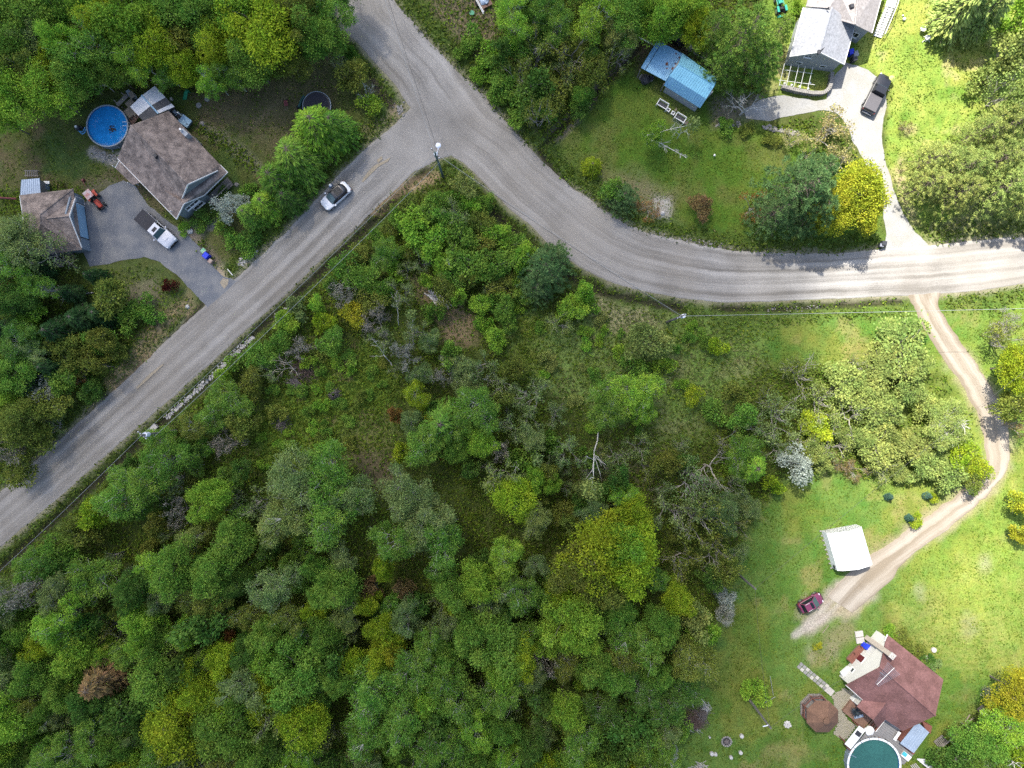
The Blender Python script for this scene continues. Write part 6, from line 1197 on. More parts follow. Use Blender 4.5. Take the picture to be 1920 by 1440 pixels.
def stone(px, py, r, m, label, grp=None, sz=.6):
    rr = random.Random(int(px * 7 + py)); x, y = P(px, py); return solo('boulder', MB().sphere((x, y, gz(x, y) + r * .2), r, 9, 6, sz, .5, rr), m, label, 'stone', grp)
stone(357, 434, .42, M_STONEL, 'pale boulder at the flower bed corner of the brown house'); stone(350, 428, .22, M_STONEL, 'small pale stone beside the flower bed boulder'); stone(380, 232, .34, M_STONE, 'grey stone on the lawn behind the blue tub'); stone(1242, 400, .3, M_STONEL, 'white stone on the pale ground near the rust bushes'); stone(352, 575, .3, M_STONEL, 'pale stone by the reeds at the driveway'); stone(444, 346, .3, M_STONE, 'grey stone beside the porch of the brown house')
rn = random.Random(8)
def stone_row(name, label, cat, pts, r, m, n, w, grp=None, zz=0.0):
    t = thing(name, label, cat, (*P(*pts[0]), 0), group=grp); mb = MB(); p = resample(pts, 60)
    for k in range(n):
        u = rn.random() * 59; i = int(u); q = p[i] + (p[min(59, i + 1)] - p[i]) * (u - i); x, y = P(*q); x += rn.gauss(0, w); y += rn.gauss(0, w); rr = r * rn.uniform(.5, 1.5); mb.sphere((x, y, gz(x, y) + rr * .25 + zz), rr, 6, 4, .6, .5, rn)
    part(t, 'stones', mb, m, kind='stuff')
stone_row('ditch_stones', 'white stone lining of the ditch below the road', 'stones', [(472, 632), (440, 660), (400, 700), (370, 728), (340, 755), (308, 784)], .085, M_STONEL, 1200, .14); stone_row('ditch_stones', 'short run of pale stones in the ditch near the white hatchback', 'stones', [(540, 578), (516, 594)], .095, M_STONEL, 110, .2)
stone_row('ditch_stones', 'pale stones in the ditch between driveway bins and road', 'stones', [(478, 470), (452, 492)], .10, M_STONEL, 150, .22); stone_row('rock_edging', 'rocks at the foot of the blue pool', 'stones', [(176, 284), (200, 296), (226, 292)], .13, M_STONE, 80, .25)
stone_row('rock_edging', 'dark rocks lining the ditch under the middle yard', 'stones', [(1210, 440), (1250, 447), (1300, 456), (1360, 462)], .10, M_STONE, 110, .3); stone_row('rock_edging', 'grey rocks at the corner culvert by the junction', 'stones', [(742, 198), (755, 206), (750, 214)], .13, M_STONE, 30, .3)
stone_row('stone_row', 'weathered stone row at the top of the middle lawn', 'stones', [(1434, 238), (1450, 243), (1476, 246), (1500, 252)], .17, M_STONE, 110, .16); stone_row('stone_row', 'stones under the grey leafless tree', 'stones', [(1342, 233), (1372, 236), (1390, 234)], .13, M_STONE, 45, .18); stone_row('rock_edging', 'rocks in the ditch beside the rural road bend', 'stones', [(1440, 580), (1500, 578), (1540, 574)], .075, M_STONE, 60, .2)
# curved garden wall
W1 = thing('garden_wall', 'curved grey stone garden wall under the grey house', 'wall', (*P(1540, 178), 0)); mb = MB(); p = resample([(1464, 166), (1490, 173), (1520, 178), (1540, 178), (1551, 170), (1555, 155), (1556, 140)], 70); caps = MB()
for k in range(69):
    a, b = Vector(P(*p[k])), Vector(P(*p[k + 1])); d = (b - a); rz = math.atan2(d.y, d.x); c = (a + b) / 2
    for lv in range(3): mb.box((c.x + rn.uniform(-.03, .03), c.y + rn.uniform(-.03, .03), .13 + .24 * lv), (d.length * .95, .42 * rn.uniform(.85, 1.1), .22), rz + rn.uniform(-.08, .08), .93)
    if k % 2 == 0: caps.box((c.x, c.y, .80), (d.length * 1.85, .5, .12), rz, .92)
part(W1, 'stones', mb, M_STONE, kind='stuff'); part(W1, 'cap_stones', caps, M_STONE, kind='stuff')
# pergola frame in the terrace
PG = thing('pergola_frame', 'open white garden frame of thin posts below the grey house', 'pergola', (*P(1510, 145), 0)); cor = [(1471, 119), (1484, 120), (1498, 122), (1510, 124), (1524, 126)]
for k, q in enumerate(cor): part(PG, 'post', MB().tube([(*P(q[0] - 6, q[1] + 24, 0), 0), (*P(q[0] - 1, q[1] + 6, 2.1), 2.1)], .03, 5), M_WHITE)
for k, q in enumerate(cor): part(PG, 'rafter', MB().tube([(*P(q[0], q[1], 2.15), 2.15), (*P(q[0] - 10, q[1] + 42, 1.0), 1.0)], .032, 5), M_WHITE)
for (a, b) in (((1471, 131), (1524, 138)), ((1460, 150), (1528, 159)), ((1462, 159), (1514, 169))): part(PG, 'rail', MB().tube([(*P(*a, .7), .7), (*P(*b, .7), .7)], .032, 5), M_WHITE)
for q, wh in (((1470, 158), 'nearest the big pine'), ((1498, 164), 'in the middle of the lower row'), ((1514, 168), 'nearest the curve of the stone wall'), ((1517, 157), 'higher than the row, under the last rafter'), ((1483, 161), 'second from the big pine')): solo('terrace_lamp', MB().sphere((*P(*q), .25), .17, 8, 6).cyl((*P(*q), 0), .05, .2, 6), M_WHITE, 'small white globe on the grey house terrace, ' + wh, 'lamp', 'white globes on the terrace', smooth=True)
# ------------------------------------------------------------------ blue shed yard
def bench(px, py, label):
    x, y = P(px, py, .4); t = thing('garden_bench', label, 'bench', (x, y, 0), R(-31), 'white benches by the blue shed')
    for k in range(4): part(t, 'seat_slat', MB().box((0, -.14 + .13 * k, .44), (1.3, .11, .04)), M_CHAR, local=True)
    for s in (-1, 1):
        part(t, 'arm', MB().box((s * .70, -.02, .66), (.10, .82, .06)), M_WHITE, local=True)
        for yy in (-.40, .32): part(t, 'leg', MB().box((s * .70, yy, .32), (.09, .09, .63)), M_WHITE, local=True)
    part(t, 'front_rail', MB().box((0, -.26, .44), (1.32, .10, .09)), M_WHITE, local=True); part(t, 'backrest', MB().box((0, .40, .80), (1.48, .08, .12)).box((0, .40, .58), (1.3, .05, .08)), M_WHITE, local=True)
bench(1242, 197, 'white bench with dark slats nearest the blue shed door'); bench(1275, 222, 'white bench farther from the blue lean-to, beside the bare birch')
for (a, b), lb in zip(((1253, 206), (1262, 212)), ('nearest the first bench', 'nearest the bare birch bench')):
    x, y = P(a, b, .4); t = thing('side_table', 'small square white table with dark hole, ' + lb, 'table', (x, y, 0), R(-31), 'small white tables between the benches'); mb = MB()
    for s in (-1, 1): mb.box((s * .19, 0, .44), (.11, .5, .05)).box((0, s * .19, .44), (.27, .11, .05))
    part(t, 'top', mb, M_WHITE, local=True); part(t, 'inset', MB().box((0, 0, .40), (.28, .28, .03)), M_DARK, local=True); mb = MB()
    for i in (-1, 1):
        for j in (-1, 1): mb.box((i * .19, j * .19, .20), (.06, .06, .4))
    part(t, 'leg', mb, M_WHITE, local=True)
solo('garden_post', MB().cyl((*P(1266, 207), 0), .06, .8, 6).box((*P(1267, 206, .9), .85), (.3, .2, .08), .6), M_WOOD, 'short grey post behind the small white tables', 'post')
solo('fire_stump', MB().cyl((*P(1286, 231), 0), .3, .35, 9, .24), M_RUST, 'reddish stump just beyond the second white bench', 'stump')
t = thing('covered_barbecue', 'barbecue under black cover on a pale slab by the blue lean-to', 'barbecue', (*P(1212, 149), 0)); part(t, 'slab', MB().prism(W2([(1197, 147), (1202, 139), (1226, 143), (1224, 152), (1207, 159)]), -.02, .07), M_CONC); x, y = P(1210, 149, .5); part(t, 'cover', MB().sphere((x, y, .55), .72, 12, 7, .78, .25, rn), M_DARK); part(t, 'side_table', MB().box((x + .85, y + .1, .72), (.4, .5, .05), .3), M_DARK)
solo('white_pole', MB().tube([(*P(1194, 69), .15), (*P(1226, 87), .35)], .09, 6), M_WHITE, 'long white pole sticking out past the blue lean-to', 'pole')
solo('orange_plank', MB().tube([(*P(1248, 49), .2), (*P(1264, 68), .25)], .10, 4), M_WOOD, 'orange-brown plank behind the blue shed', 'plank')
t = thing('cement_mixer', 'pale grey machine in the scrap corner behind the blue shed', 'machine', (*P(1259, 72), 0)); x, y, _ = t.location; part(t, 'drum', MB().cyl((x, y, .5), .34, .55, 12, .22), M_CONCL); part(t, 'frame', MB().box((x, y, .28), (.9, .5, .1), .5).box((x - .3, y, .2), (.1, .7, .35), .5), M_GALV)
t = thing('tarp_heap', 'black tarp heap behind the blue shed', 'tarp', (*P(1274, 74), 0)); x, y, _ = t.location; part(t, 'cover', MB().sphere((x, y, .3), .95, 14, 8, .8, .4, rn), M_DARK)
solo('round_tank', MB().cyl((*P(1294, 93), 0), .32, .9, 16).cyl((*P(1294, 93), .9), .28, .08, 16, .1), M_CONCL, 'round pinkish tank at the foot of the big pine', 'tank')
t = thing('lumber_stack', 'pale stacked boards under the big pine behind the blue shed', 'lumber', (*P(1308, 105), 0))
for k in range(8): part(t, 'board', MB().box((*P(1303 + k * 1.6, 101 + k * 1.0), .12 + .02 * (k % 3)), (2.4, .12, .08), R(-31 + 2 * (k % 3))), M_CONCL)
solo('lamp_globe', MB().sphere((*P(1338, 293), .45), .16, 10, 7).cyl((*P(1338, 293), 0), .04, .35, 6), M_WHITE, 'small white globe lamp alone on the middle lawn', 'lamp', smooth=True)
solo('fence_pole', MB().tube([(*P(1020, 222), 0), (*P(1024, 195, 2.2), 2.2)], .07, 6), M_CONC, 'pale leaning pole in the bushes at the ditch of the middle yard', 'pole')
# trailer at the top edge
t = thing('scrap_trailer', 'open trailer of brown boards with grey tarp at the top edge', 'trailer', (*P(902, 8), 0)); a, b = Vector(P(888, -4)), Vector(P(906, 30)); d = (b - a).normalized(); n = Vector((-d.y, d.x)); rz = math.atan2(d.y, d.x)
for k in range(3): q = a.lerp(b, .5) + n * (.05 + .13 * k); part(t, 'plank', MB().box((q.x, q.y, .55 + .06 * (k % 2)), ((b - a).length * (1 - .08 * k), .08, .05), rz), M_WHITE if k < 2 else M_WOOD)
q = a.lerp(b, .35) + n * 1.0; part(t, 'bed', MB().box((q.x, q.y, .5), (2.4, 1.5, .1), rz), M_DECKB); part(t, 'tarp', MB().sphere((q.x + .1, q.y - .2, .62), .72, 12, 6, .4, .35, rn), M_GALV); part(t, 'crate', MB().box((q.x - .25, q.y + .7, .8), (.7, .9, .45), rz + .2), M_DECKB)
for s in (-.1, 1.7): q2 = a.lerp(b, .4) + n * s; part(t, 'wheel', MB().box((q2.x, q2.y, .3), (.6, .18, .6), rz), M_TYRE)
solo('garden_plant_tub', MB().cyl((*P(885, 26), 0), .28, .3, 12, .34), M_SLIDE, 'green tub in the rough ground near the trailer', 'tub')
# ------------------------------------------------------------------ clutter at the garage
t = thing('log_store', 'small brown crate stack below the garage', 'crate', (*P(131, 484), 0))
for k in range(5): part(t, 'slat', MB().box((*P(134, 478 + 2.6 * k), .52), (1.15, .15, .05), R(2)), M_WOOD)
part(t, 'frame', MB().box((*P(134, 484), .25), (1.1, .85, .46), R(2)), M_DECKB)
t = thing('wood_crate', 'grey weathered box below the garage next to the trees', 'crate', (*P(110, 494), 0)); part(t, 'lid', MB().box((*P(110, 493, .8), .82), (1.3, 1.1, .06), R(2)), M_WOODG); part(t, 'carcass', MB().box((*P(110, 493, .4), .4), (1.15, .95, .78), R(2)), M_WOODG)
t = thing('utility_sink', 'blue cabinet with white top beside the metal-roofed shed', 'cabinet', (*P(86, 350), 0)); part(t, 'cabinet', MB().box((*P(86, 349, .4), .42), (.6, 1.0, .84)), M_SIDE_BL); part(t, 'top', MB().box((*P(87, 342, .9), .87), (.75, .35, .05)), M_WHITE)
solo('red_machine', MB().box((*P(158, 339), .3), (.4, .35, .4), .5, .7).tube([(*P(158, 339), .45), (*P(166, 352), .7)], .035, 5), M_WBR, 'small dark red machine on the grass above the red tractor', 'mower'); solo('red_beam', MB().tube([(*P(2, 372), .4), (*P(34, 374), .4)], .12, 4), M_WBR, 'dark red beam lying left of the garage', 'beam')
# ------------------------------------------------------------------ wood piles
def sticks(name, label, cat, px, py, rx, ry, n, ln, r, m, up=.6, ang=None, spread=3.14, kind=True):
    x, y = P(px, py); t = thing(name, label, cat, (x, y, gz(x, y))); mb = MB(); rr = random.Random(int(px))
    for k in range(n):
        a = (ang if ang is not None else 0) + rr.uniform(-spread, spread); u, v = rr.gauss(0, .45), rr.gauss(0, .45); L_ = ln * rr.uniform(.5, 1.2); c = (x + u * rx, y + v * ry, gz(x, y) + .1 + up * rr.random() * max(.15, 1 - u * u - v * v)); e = (L_ / 2 * math.cos(a), L_ / 2 * math.sin(a), rr.uniform(-.12, .12))
        mb.tube([tuple(c[i] - e[i] for i in range(3)), tuple(c[i] + e[i] + (.05 * rr.uniform(-1, 1)) for i in range(3))], [r * rr.uniform(.7, 1.3), r * .5], 4)
    part(t, 'branches', mb, m, kind='stuff'); return t
M_BIRCHB = mat('birch_bark', (.50, .47, .45), .8, var=.25, scale=3); M_TWIG = mat('grey_twigs', (.13, .112, .105), .9, var=.3, scale=3); M_TWIGR = mat('brown_twigs', (.105, .072, .060), .9, var=.3, scale=3)
t = thing('birch_log_pile', 'pile of white birch poles in the small clearing', 'logs', (*P(822, 560), 0)); rr = random.Random(4)
for k in range(16):
    u = rr.uniform(-.9, .9); x, y = P(822 + u * 13, 562 + rr.uniform(-4, 4)); L_ = rr.uniform(1.6, 3.0); a = R(-44 + rr.uniform(-14, 14)); part(t, 'log', MB().tube([(x - L_ / 2 * math.cos(a), y - L_ / 2 * math.sin(a), gz(x, y) + .12 + .04 * (k % 4)), (x + L_ / 2 * math.cos(a), y + L_ / 2 * math.sin(a), gz(x, y) + .16 + .05 * (k % 4))], [.075, .045], 5), M_BIRCHB)
for a_, b_ in (((790, 524), (808, 545)), ((800, 525), (806, 540)), ((803, 550), (820, 575))): x0, x1 = P(*a_), P(*b_); part(t, 'log', MB().tube([(*x0, gz(*x0) + .2), (*x1, gz(*x1) + .25)], [.04, .06], 5), M_BIRCHB)
sticks('brush_heap', 'grey and brown brush heap at the upper end of the clearing', 'brush', 574, 690, 1.7, 1.9, 230, 2.0, .022, M_TWIGR, 1.0); sticks('branch_fan', 'fan of grey sticks beside the brown brush heap', 'brush', 556, 720, 1.0, .7, 70, 1.8, .035, M_TWIG, .7, R(-55), .5)
x, y = P(628, 740); t = thing('twig_stack', 'round teepee of twigs in the leafy clearing', 'brush', (x, y, gz(x, y))); mb = MB(); rr = random.Random(9)
for k in range(90): a = rr.random() * 6.28; rad = rr.uniform(.8, 1.15); mb.tube([(x + rad * math.cos(a), y + rad * math.sin(a), gz(x, y)), (x + .25 * math.cos(a + .3), y + .25 * math.sin(a + .3), gz(x, y) + rr.uniform(.7, 1.1))], [.04, .025], 4)
part(t, 'branches', mb, M_TWIG, kind='stuff'); sticks('stick_pile', 'low pile of dark split sticks at the left of the clearing', 'brush', 530, 794, 1.0, 1.1, 60, 1.7, .035, M_TWIG, .5, R(50), .9); sticks('stick_pile', 'few pale sticks in the shade of the roadside wood', 'brush', 337, 896, .8, .5, 22, 1.2, .03, M_STONE, .3)
sticks('brush_heap', 'big reddish brush heap on the lower lawn', 'brush', 1296, 1350, 1.7, 1.5, 320, 1.5, .022, M_TWIGR, 1.1); sticks('brush_heap', 'grey twig end of the lawn brush heap', 'brush', 1314, 1338, 1.0, 1.2, 170, 1.3, .022, M_TWIG, 1.0); sticks('split_sticks', 'bundle of bleached sticks on top of the lawn brush heap', 'brush', 1322, 1324, .55, .5, 46, .8, .03, M_STONEL, 1.3, R(-40), .8); sticks('split_sticks', 'pale stick ends along the front of the lawn brush heap', 'brush', 1298, 1366, 1.1, .3, 12, 1.2, .03, M_BIRCHB, .7, R(-40), .3)
for a_, b_, lb in (((1274, 1312), (1314, 1300), 'white crooked branch lying across the brush heap'), ((1286, 1286), (1322, 1318), 'long thin pole leaning over the brush heap'), ((1286, 1286), (1300, 1326), 'shorter thin pole in the brush heap')): solo('fallen_branch', MB().tube([(*P(*a_), .5), (*P((a_[0] + b_[0]) / 2, (a_[1] + b_[1]) / 2 - 3, .9), .9), (*P(*b_, .9), .95)], [.07, .055, .035], 5), M_BIRCHB, lb, 'branch')
t = thing('sand_heap', 'smooth beige heap at the edge of the lower wood', 'heap', (*P(1252, 1412), 0)); x, y = P(1252, 1412); part(t, 'mound', MB().sphere((x, y, 0), 1.5, 18, 8, .55, .12, rn), mat('beige_heap', (.30, .265, .23), .95, var=.2, scale=1.5, bump=.4)); sticks('scrap_heap', 'pale scrap sticks at the lower lawn edge', 'scrap', 1312, 1437, .8, .6, 40, .9, .04, M_CONCL, .3)
t = thing('fire_pit', 'round fire pit with charred wood on the lower lawn', 'fire pit', (*P(1362, 1390), 0)); x, y, _ = t.location; mb = MB()
for k in range(14): a = k * .449; part(t, 'stone', MB().sphere((x + .62 * math.cos(a), y + .62 * math.sin(a), .08), .15, 7, 5, .7, .4, rn), M_STONE)
part(t, 'ash', MB().cyl((x, y, -.02), .6, .07, 16), M_DARK); mb = MB()
for k in range(7): a = k * .9; mb.tube([(x - .4 * math.cos(a), y - .4 * math.sin(a), .12), (x + .4 * math.cos(a), y + .4 * math.sin(a), .2)], .045, 5)
part(t, 'firewood', mb, M_TWIG)
for q, r_, lb in (((1390, 1379), .28, 'round log seat right of the fire pit'), ((1388, 1410), .26, 'pale seat stone below right of the fire pit'), ((1370, 1419), .24, 'pale seat stone straight below the fire pit'), ((1334, 1412), .28, 'log seat lower left of the fire pit'), ((1341, 1413), .24, 'grey block beside the lower left log seat'), ((1330, 1381), .14, 'small bluish stone left of the fire pit')): solo('seat_stump', MB().cyl((*P(*q), 0), r_, .34, 11, r_ * .92), M_STONEL, lb, 'seat', 'seats round the fire pit')
x, y = P(1476, 1357); t = thing('stone_planter', 'ring of whitish stones on the lawn left of the gazebo', 'stones', (x, y, 0))
for k in range(16): a = k * .8; q = .12 + .35 * (k / 16); part(t, 'stone', MB().sphere((x + q * math.cos(a), y + q * math.sin(a), .12), .16, 7, 5, .7, .5, rn), M_STONEL)
# ------------------------------------------------------------------ red-roofed house: decks, patio, paths
D1 = thing('entrance_deck', 'red entrance deck along the white gable', 'deck', (*P(1605, 1232, .6), 0)); a, b = Vector(P(1588, 1236, .6)), Vector(P(1612, 1210, .6)); d = (b - a).normalized(); n = Vector((d.y, -d.x)); rz = math.atan2(d.y, d.x)
for k in range(13): q = a.lerp(b, .5) + n * (.07 + .14 * k); part(D1, 'deck_board', MB().box((q.x, q.y, .58), ((b - a).length, .125, .04), rz), M_DECKR if k < 9 else M_CONC)
q = a.lerp(b, .5) + n * .95; part(D1, 'joists', MB().box((q.x, q.y, .3), ((b - a).length * .95, 1.7, .5), rz), M_DECKB); mb = MB()
for u in (0, .5, 1): q = a.lerp(b, u); mb.box((q.x, q.y, 1.0), (.08, .08, .9))
q = a.lerp(b, .5); mb.box((q.x, q.y, 1.48), ((b - a).length, .1, .05), rz); part(D1, 'railing', mb, M_DECKR)
q = a.lerp(b, .20) + n * 1.25; t = thing('barbecue', 'black covered barbecue on the red entrance deck', 'barbecue', (q.x, q.y, .6), rz); part(t, 'hood', MB().loft([[(xx, -.3, .7), (xx, .3, .7), (xx, .28, .95), (xx, .12, 1.1), (xx, -.12, 1.1), (xx, -.28, .95)] for xx in (-.5, .5)]), M_DARK, local=True); part(t, 'cart', MB().box((0, 0, .35), (.9, .5, .7)), M_DARK, local=True); part(t, 'shelf', MB().box((.68, 0, .7), (.35, .45, .04)), M_DARK, local=True)
q = a.lerp(b, -.18) + n * 1.5; t = thing('patio_chair', 'white and blue chair by the maroon door', 'chair', (q.x, q.y, .3), rz + .4); part(t, 'seat', MB().box((0, 0, .42), (.5, .5, .05)), M_WHITE, local=True); part(t, 'backrest', MB().box((-.25, 0, .72), (.05, .5, .55)), M_SKYB, local=True); mb = MB()
for i in (-1, 1):
    for j in (-1, 1): mb.box((i * .22, j * .22, .2), (.04, .04, .4))
part(t, 'leg', mb, M_WHITE, local=True)
t = thing('deck_box', 'white storage box at the lower corner of the white gable', 'box', (*P(1588, 1260), 0)); part(t, 'carcass', MB().box((*P(1587, 1260, .4), .4), (1.3, .75, .8), R(42)), M_WHITE); part(t, 'lid', MB().box((*P(1587, 1260, .85), .84), (1.4, .82, .07), R(42)), M_WROOF)
t = thing('basement_entry', 'grey sunken entry beside the chimney of the red-roofed house', 'entry', (*P(1648, 1196), 0)); part(t, 'floor', MB().prism(W2([(1636, 1201), (1648, 1185), (1662, 1194), (1652, 1210)]), -.02, .12), M_CONC); part(t, 'side_wall', MB().prism(W2([(1634, 1200), (1637, 1201), (1649, 1186), (1647, 1184)]), -.02, .7), M_WSIDE)
for q in ((1610, 1188), (1612, 1200)): solo('doorstep_slab', MB().box((*P(*q), .09), (1.05, .75, .20), R(8)), M_CONCL, 'concrete step slab leading to the red entrance deck, ' + ('outer' if q[1] < 1195 else 'inner') + ' one', 'step', 'step slabs of the entrance deck')
PT = thing('stepping_path', 'straight path of paired grey slabs across the lawn', 'path', (*P(1520, 1265), 0)); a, b = Vector(P(1500, 1248)), Vector(P(1548, 1288)); d = (b - a).normalized(); n = Vector((-d.y, d.x)); rz = math.atan2(d.y, d.x)
for k in range(9):
    for s in (-1, 1): q = a + d * (b - a).length * (k / 8) + n * s * .24; part(PT, 'paving_slab', MB().box((q.x, q.y, .035 + rn.uniform(-.01, .01)), (.46, .43, .07), rz + rn.uniform(-.05, .05)), M_CONC if (k + s) % 3 else M_CONCL)
part(PT, 'landing_slab', MB().box((*P(1555, 1295), .05), (1.15, .85, .10), rz), M_CONCL)
patio = W2([(1560, 1304), (1583, 1289), (1601, 1299), (1600, 1313), (1580, 1334), (1592, 1352), (1607, 1360), (1584, 1388), (1562, 1376), (1572, 1352), (1566, 1330)])
PA = thing('paved_patio', 'patio of small pale paving stones around the gazebo', 'patio', (*P(1580, 1330), 0)); part(PA, 'bedding', MB().prism(patio, -.03, .02), mat('joint_moss', (.07, .085, .04), .95)); mb = MB(); xs = [p[0] for p in patio]; ys = [p[1] for p in patio]; a = R(-35); M_PAV = mat('paving_stone', (.30, .275, .20), .9, var=.4, scale=2.5, fine=5, rgb2=(.22, .20, .16)); cx, cy = sum(xs) / len(xs), sum(ys) / len(ys)
for i in range(-30, 31):
    for j in range(-40, 41):
        u, v = i * .30 + (.15 if j % 2 else 0), j * .19; x, y = cx + u * math.cos(a) - v * math.sin(a), cy + u * math.sin(a) + v * math.cos(a)
        if poly_in(np.array([x]), np.array([y]), patio)[0]: mb.box((x, y, .045 + rn.uniform(-.008, .008)), (.275, .165, .06), a + rn.uniform(-.05, .05))
part(PA, 'paving_stones', mb, M_PAV, kind='stuff')
D2 = thing('brown_deck', 'brown raised deck with steps between patio and red roof', 'deck', (*P(1608, 1340), 0)); a, b = Vector(P(1580, 1334, .6)), Vector(P(1598, 1312, .6)); d = (b - a).normalized(); n = Vector((d.y, -d.x)); rz = math.atan2(d.y, d.x)
for k in range(26): q = a.lerp(b, .5) + n * (.07 + .14 * k); part(D2, 'deck_board', MB().box((q.x, q.y, .6), ((b - a).length, .125, .04), rz), M_DECKB)
q = a.lerp(b, .5) + n * 1.8; part(D2, 'joists', MB().box((q.x, q.y, .3), ((b - a).length * .95, 3.5, .52), rz), M_DECKB)
for k in range(7): q = a.lerp(b, .52) + n * (3.85 + .30 * k); part(D2, 'tread', MB().box((q.x, q.y, .66 + .07 * k), ((b - a).length * .8, .24, .05), rz), M_DECKR if k % 2 else M_DECKB)
q = a.lerp(b, .55) + n * 1.0; t = thing('potted_palm', 'dark spiky plant in a pot on the brown deck', 'plant', (q.x, q.y, .62)); part(t, 'pot', MB().cyl((q.x, q.y, .62), .22, .4, 12, .3), M_DARK); mb = MB()
for k in range(44): a_ = rn.random() * 6.28; L_ = rn.uniform(.5, .95); e = (q.x + L_ * math.cos(a_), q.y + L_ * math.sin(a_), 1.15 + rn.uniform(-.25, .3)); w_ = (.05 * math.sin(a_), -.05 * math.cos(a_)); mb.add([(q.x, q.y, 1.0), ((q.x + e[0]) / 2 + w_[0], (q.y + e[1]) / 2 + w_[1], 1.35), e, ((q.x + e[0]) / 2 - w_[0], (q.y + e[1]) / 2 - w_[1], 1.35)], [(0, 1, 2, 3)])
part(t, 'fronds', mb, mat('dark_frond', (.012, .022, .03), .6))
q = a.lerp(b, .42) + n * 1.9; solo('deck_lounger', MB().box((q.x, q.y, .85), (.35, 1.2, .08), rz + .9).box((q.x - .1, q.y - .1, .72), (.3, .9, .2), rz + .9), M_GALV, 'slim grey lounger beside the potted palm', 'lounger')
t = thing('white_pool_roof', 'flat white roof with dark hatch beside the green pool', 'roof', (*P(1604, 1382), 0)); q = W2([(1611, 1361), (1623, 1369), (1595, 1404), (1584, 1395)], 2.2); part(t, 'roof', MB().prism(q, 2.12, 2.25), M_WHITE); part(t, 'hatch', MB().box((*P(1609.5, 1376, 2.3), 2.28), (.75, .62, .07), R(-37)), M_DARK); mb = MB()
for p in inset(q, .15): mb.box((p[0], p[1], 1.05), (.1, .1, 2.12))
part(t, 'post', mb, M_DECKR); part(t, 'side_panel', MB().box((*P(1590, 1402, .6), .6), (.1, 1.1, 1.2), R(50)), M_DECKR)
x, y = P(1631, 1371, 1.4); t = thing('covered_table', 'round table under a crumpled white cover beside the pool', 'table', (x, y, .8)); part(t, 'cover', MB().sphere((x, y, 1.2), .62, 14, 7, .6, .3, rn), M_WHITE); part(t, 'leg', MB().cyl((x, y, .8), .09, .5, 8), M_DARK)
DK = thing('pool_terrace', 'grey boarded terrace around the green pool', 'deck', (*P(1660, 1385), 0)); px_, py_ = P(1639, 1434, 1.3)
ter = W2([(1642, 1372), (1661, 1350), (1689, 1369), (1681, 1383), (1712, 1418), (1697, 1432), (1688, 1436), (1590, 1426), (1598, 1404), (1622, 1374)], 1.15); M_TER = mat('grey_deck_board', (.165, .160, .155), .85, var=.25, scale=.8, fine=8)
a = R(-38)
for j in range(-30, 31):        # boards, stopping at the pool wall
    v = j * .30; run = []; cx, cy = P(1655, 1395, 1.15)
    for i in np.arange(-6, 6.01, .1):
        x, y = cx + i * math.cos(a) - v * math.sin(a), cy + i * math.sin(a) + v * math.cos(a); ok = poly_in(np.array([x]), np.array([y]), ter)[0] and math.hypot(x - px_, y - py_) > 3.56
        if ok: run.append((x, y))
        if (not ok or i > 5.95) and len(run) > 2: c0, c1 = run[0], run[-1]; part(DK, 'deck_board', MB().box(((c0[0] + c1[0]) / 2, (c0[1] + c1[1]) / 2, 1.12), (math.dist(c0, c1), .28, .05), a), M_TER); run = []
        if not ok: run = []
part(DK, 'white_edge', MB().tube([(*P(1642, 1372, 1.2), 1.2), (*P(1661, 1349, 1.2), 1.2), (*P(1689, 1369, 1.2), 1.2)], .05, 5), M_WHITE)
t = thing('pool_bench', 'white bench at the edge of the pool terrace', 'bench', (*P(1682, 1381, 1.2), 1.15)); part(t, 'seat', MB().box((*P(1682, 1380, 1.55), 1.55), (1.3, .38, .08), R(55)), M_WHITE); part(t, 'leg', MB().box((*P(1685, 1374, 1.35), 1.33), (.1, .3, .36), R(55)).box((*P(1678, 1387, 1.35), 1.33), (.1, .3, .36), R(55)), M_WHITE)
t = thing('pool_filter_box', 'white box with turquoise lid beside the green pool', 'box', (*P(1694, 1413, .5), 0)); part(t, 'carcass', MB().box((*P(1693, 1412, .5), .75), (1.2, .75, 1.3), R(-40)), M_WHITE); part(t, 'lid', MB().box((*P(1696, 1414, 1.4), 1.44), (.6, .5, .08), R(-40)), mat('turquoise', (.05, .33, .38), .5))
solo('window_well', MB().prism(W2([(1604, 1308), (1617, 1312), (1607, 1322), (1598, 1314)], .9), 0, .9), M_WHITE, 'white bay box at the corner of the red-brown roof', 'box')
for q, r_, lb in (((1750, 1218), .34, 'round pale stone disc on the lawn beside the red roof'), ((1738, 1233), .28, 'pale stone in the flower bed under the red roof edge')): solo('garden_disc', MB().cyl((*P(*q), 0), r_, .22, 16), M_CONCL, lb, 'stone')
solo('wooden_stake', MB().tube([(*P(1542, 1187), .05), (*P(1553, 1172), .1)], .05, 5), M_WOOD, 'pale stake lying on the grass below the maroon off-roader', 'stake')
for (a, b), r_, lb in (((1735, 70), .42, 'nearest the stairs'), ((1727, 58), .42, 'nearer the top edge')): pass
for q, lb in (((1726, 58), 'round white table on the sunny lawn'),): x, y = P(*q); t = thing('lawn_table', lb, 'table', (x, y, 0)); part(t, 'top', MB().cyl((x, y, .68), .38, .05, 18), M_WHITE); part(t, 'leg', MB().cyl((x, y, 0), .06, .68, 8), M_WHITE)
x, y = P(1736, 73); t = thing('lawn_chair', 'white round-seated chair with splayed legs on the sunny lawn', 'chair', (x, y, 0)); part(t, 'seat', MB().cyl((x, y, .42), .36, .06, 16), M_WHITE); part(t, 'backrest', MB().box((x - .1, y - .42, .62), (.5, .1, .4), .4), M_WHITE); mb = MB()
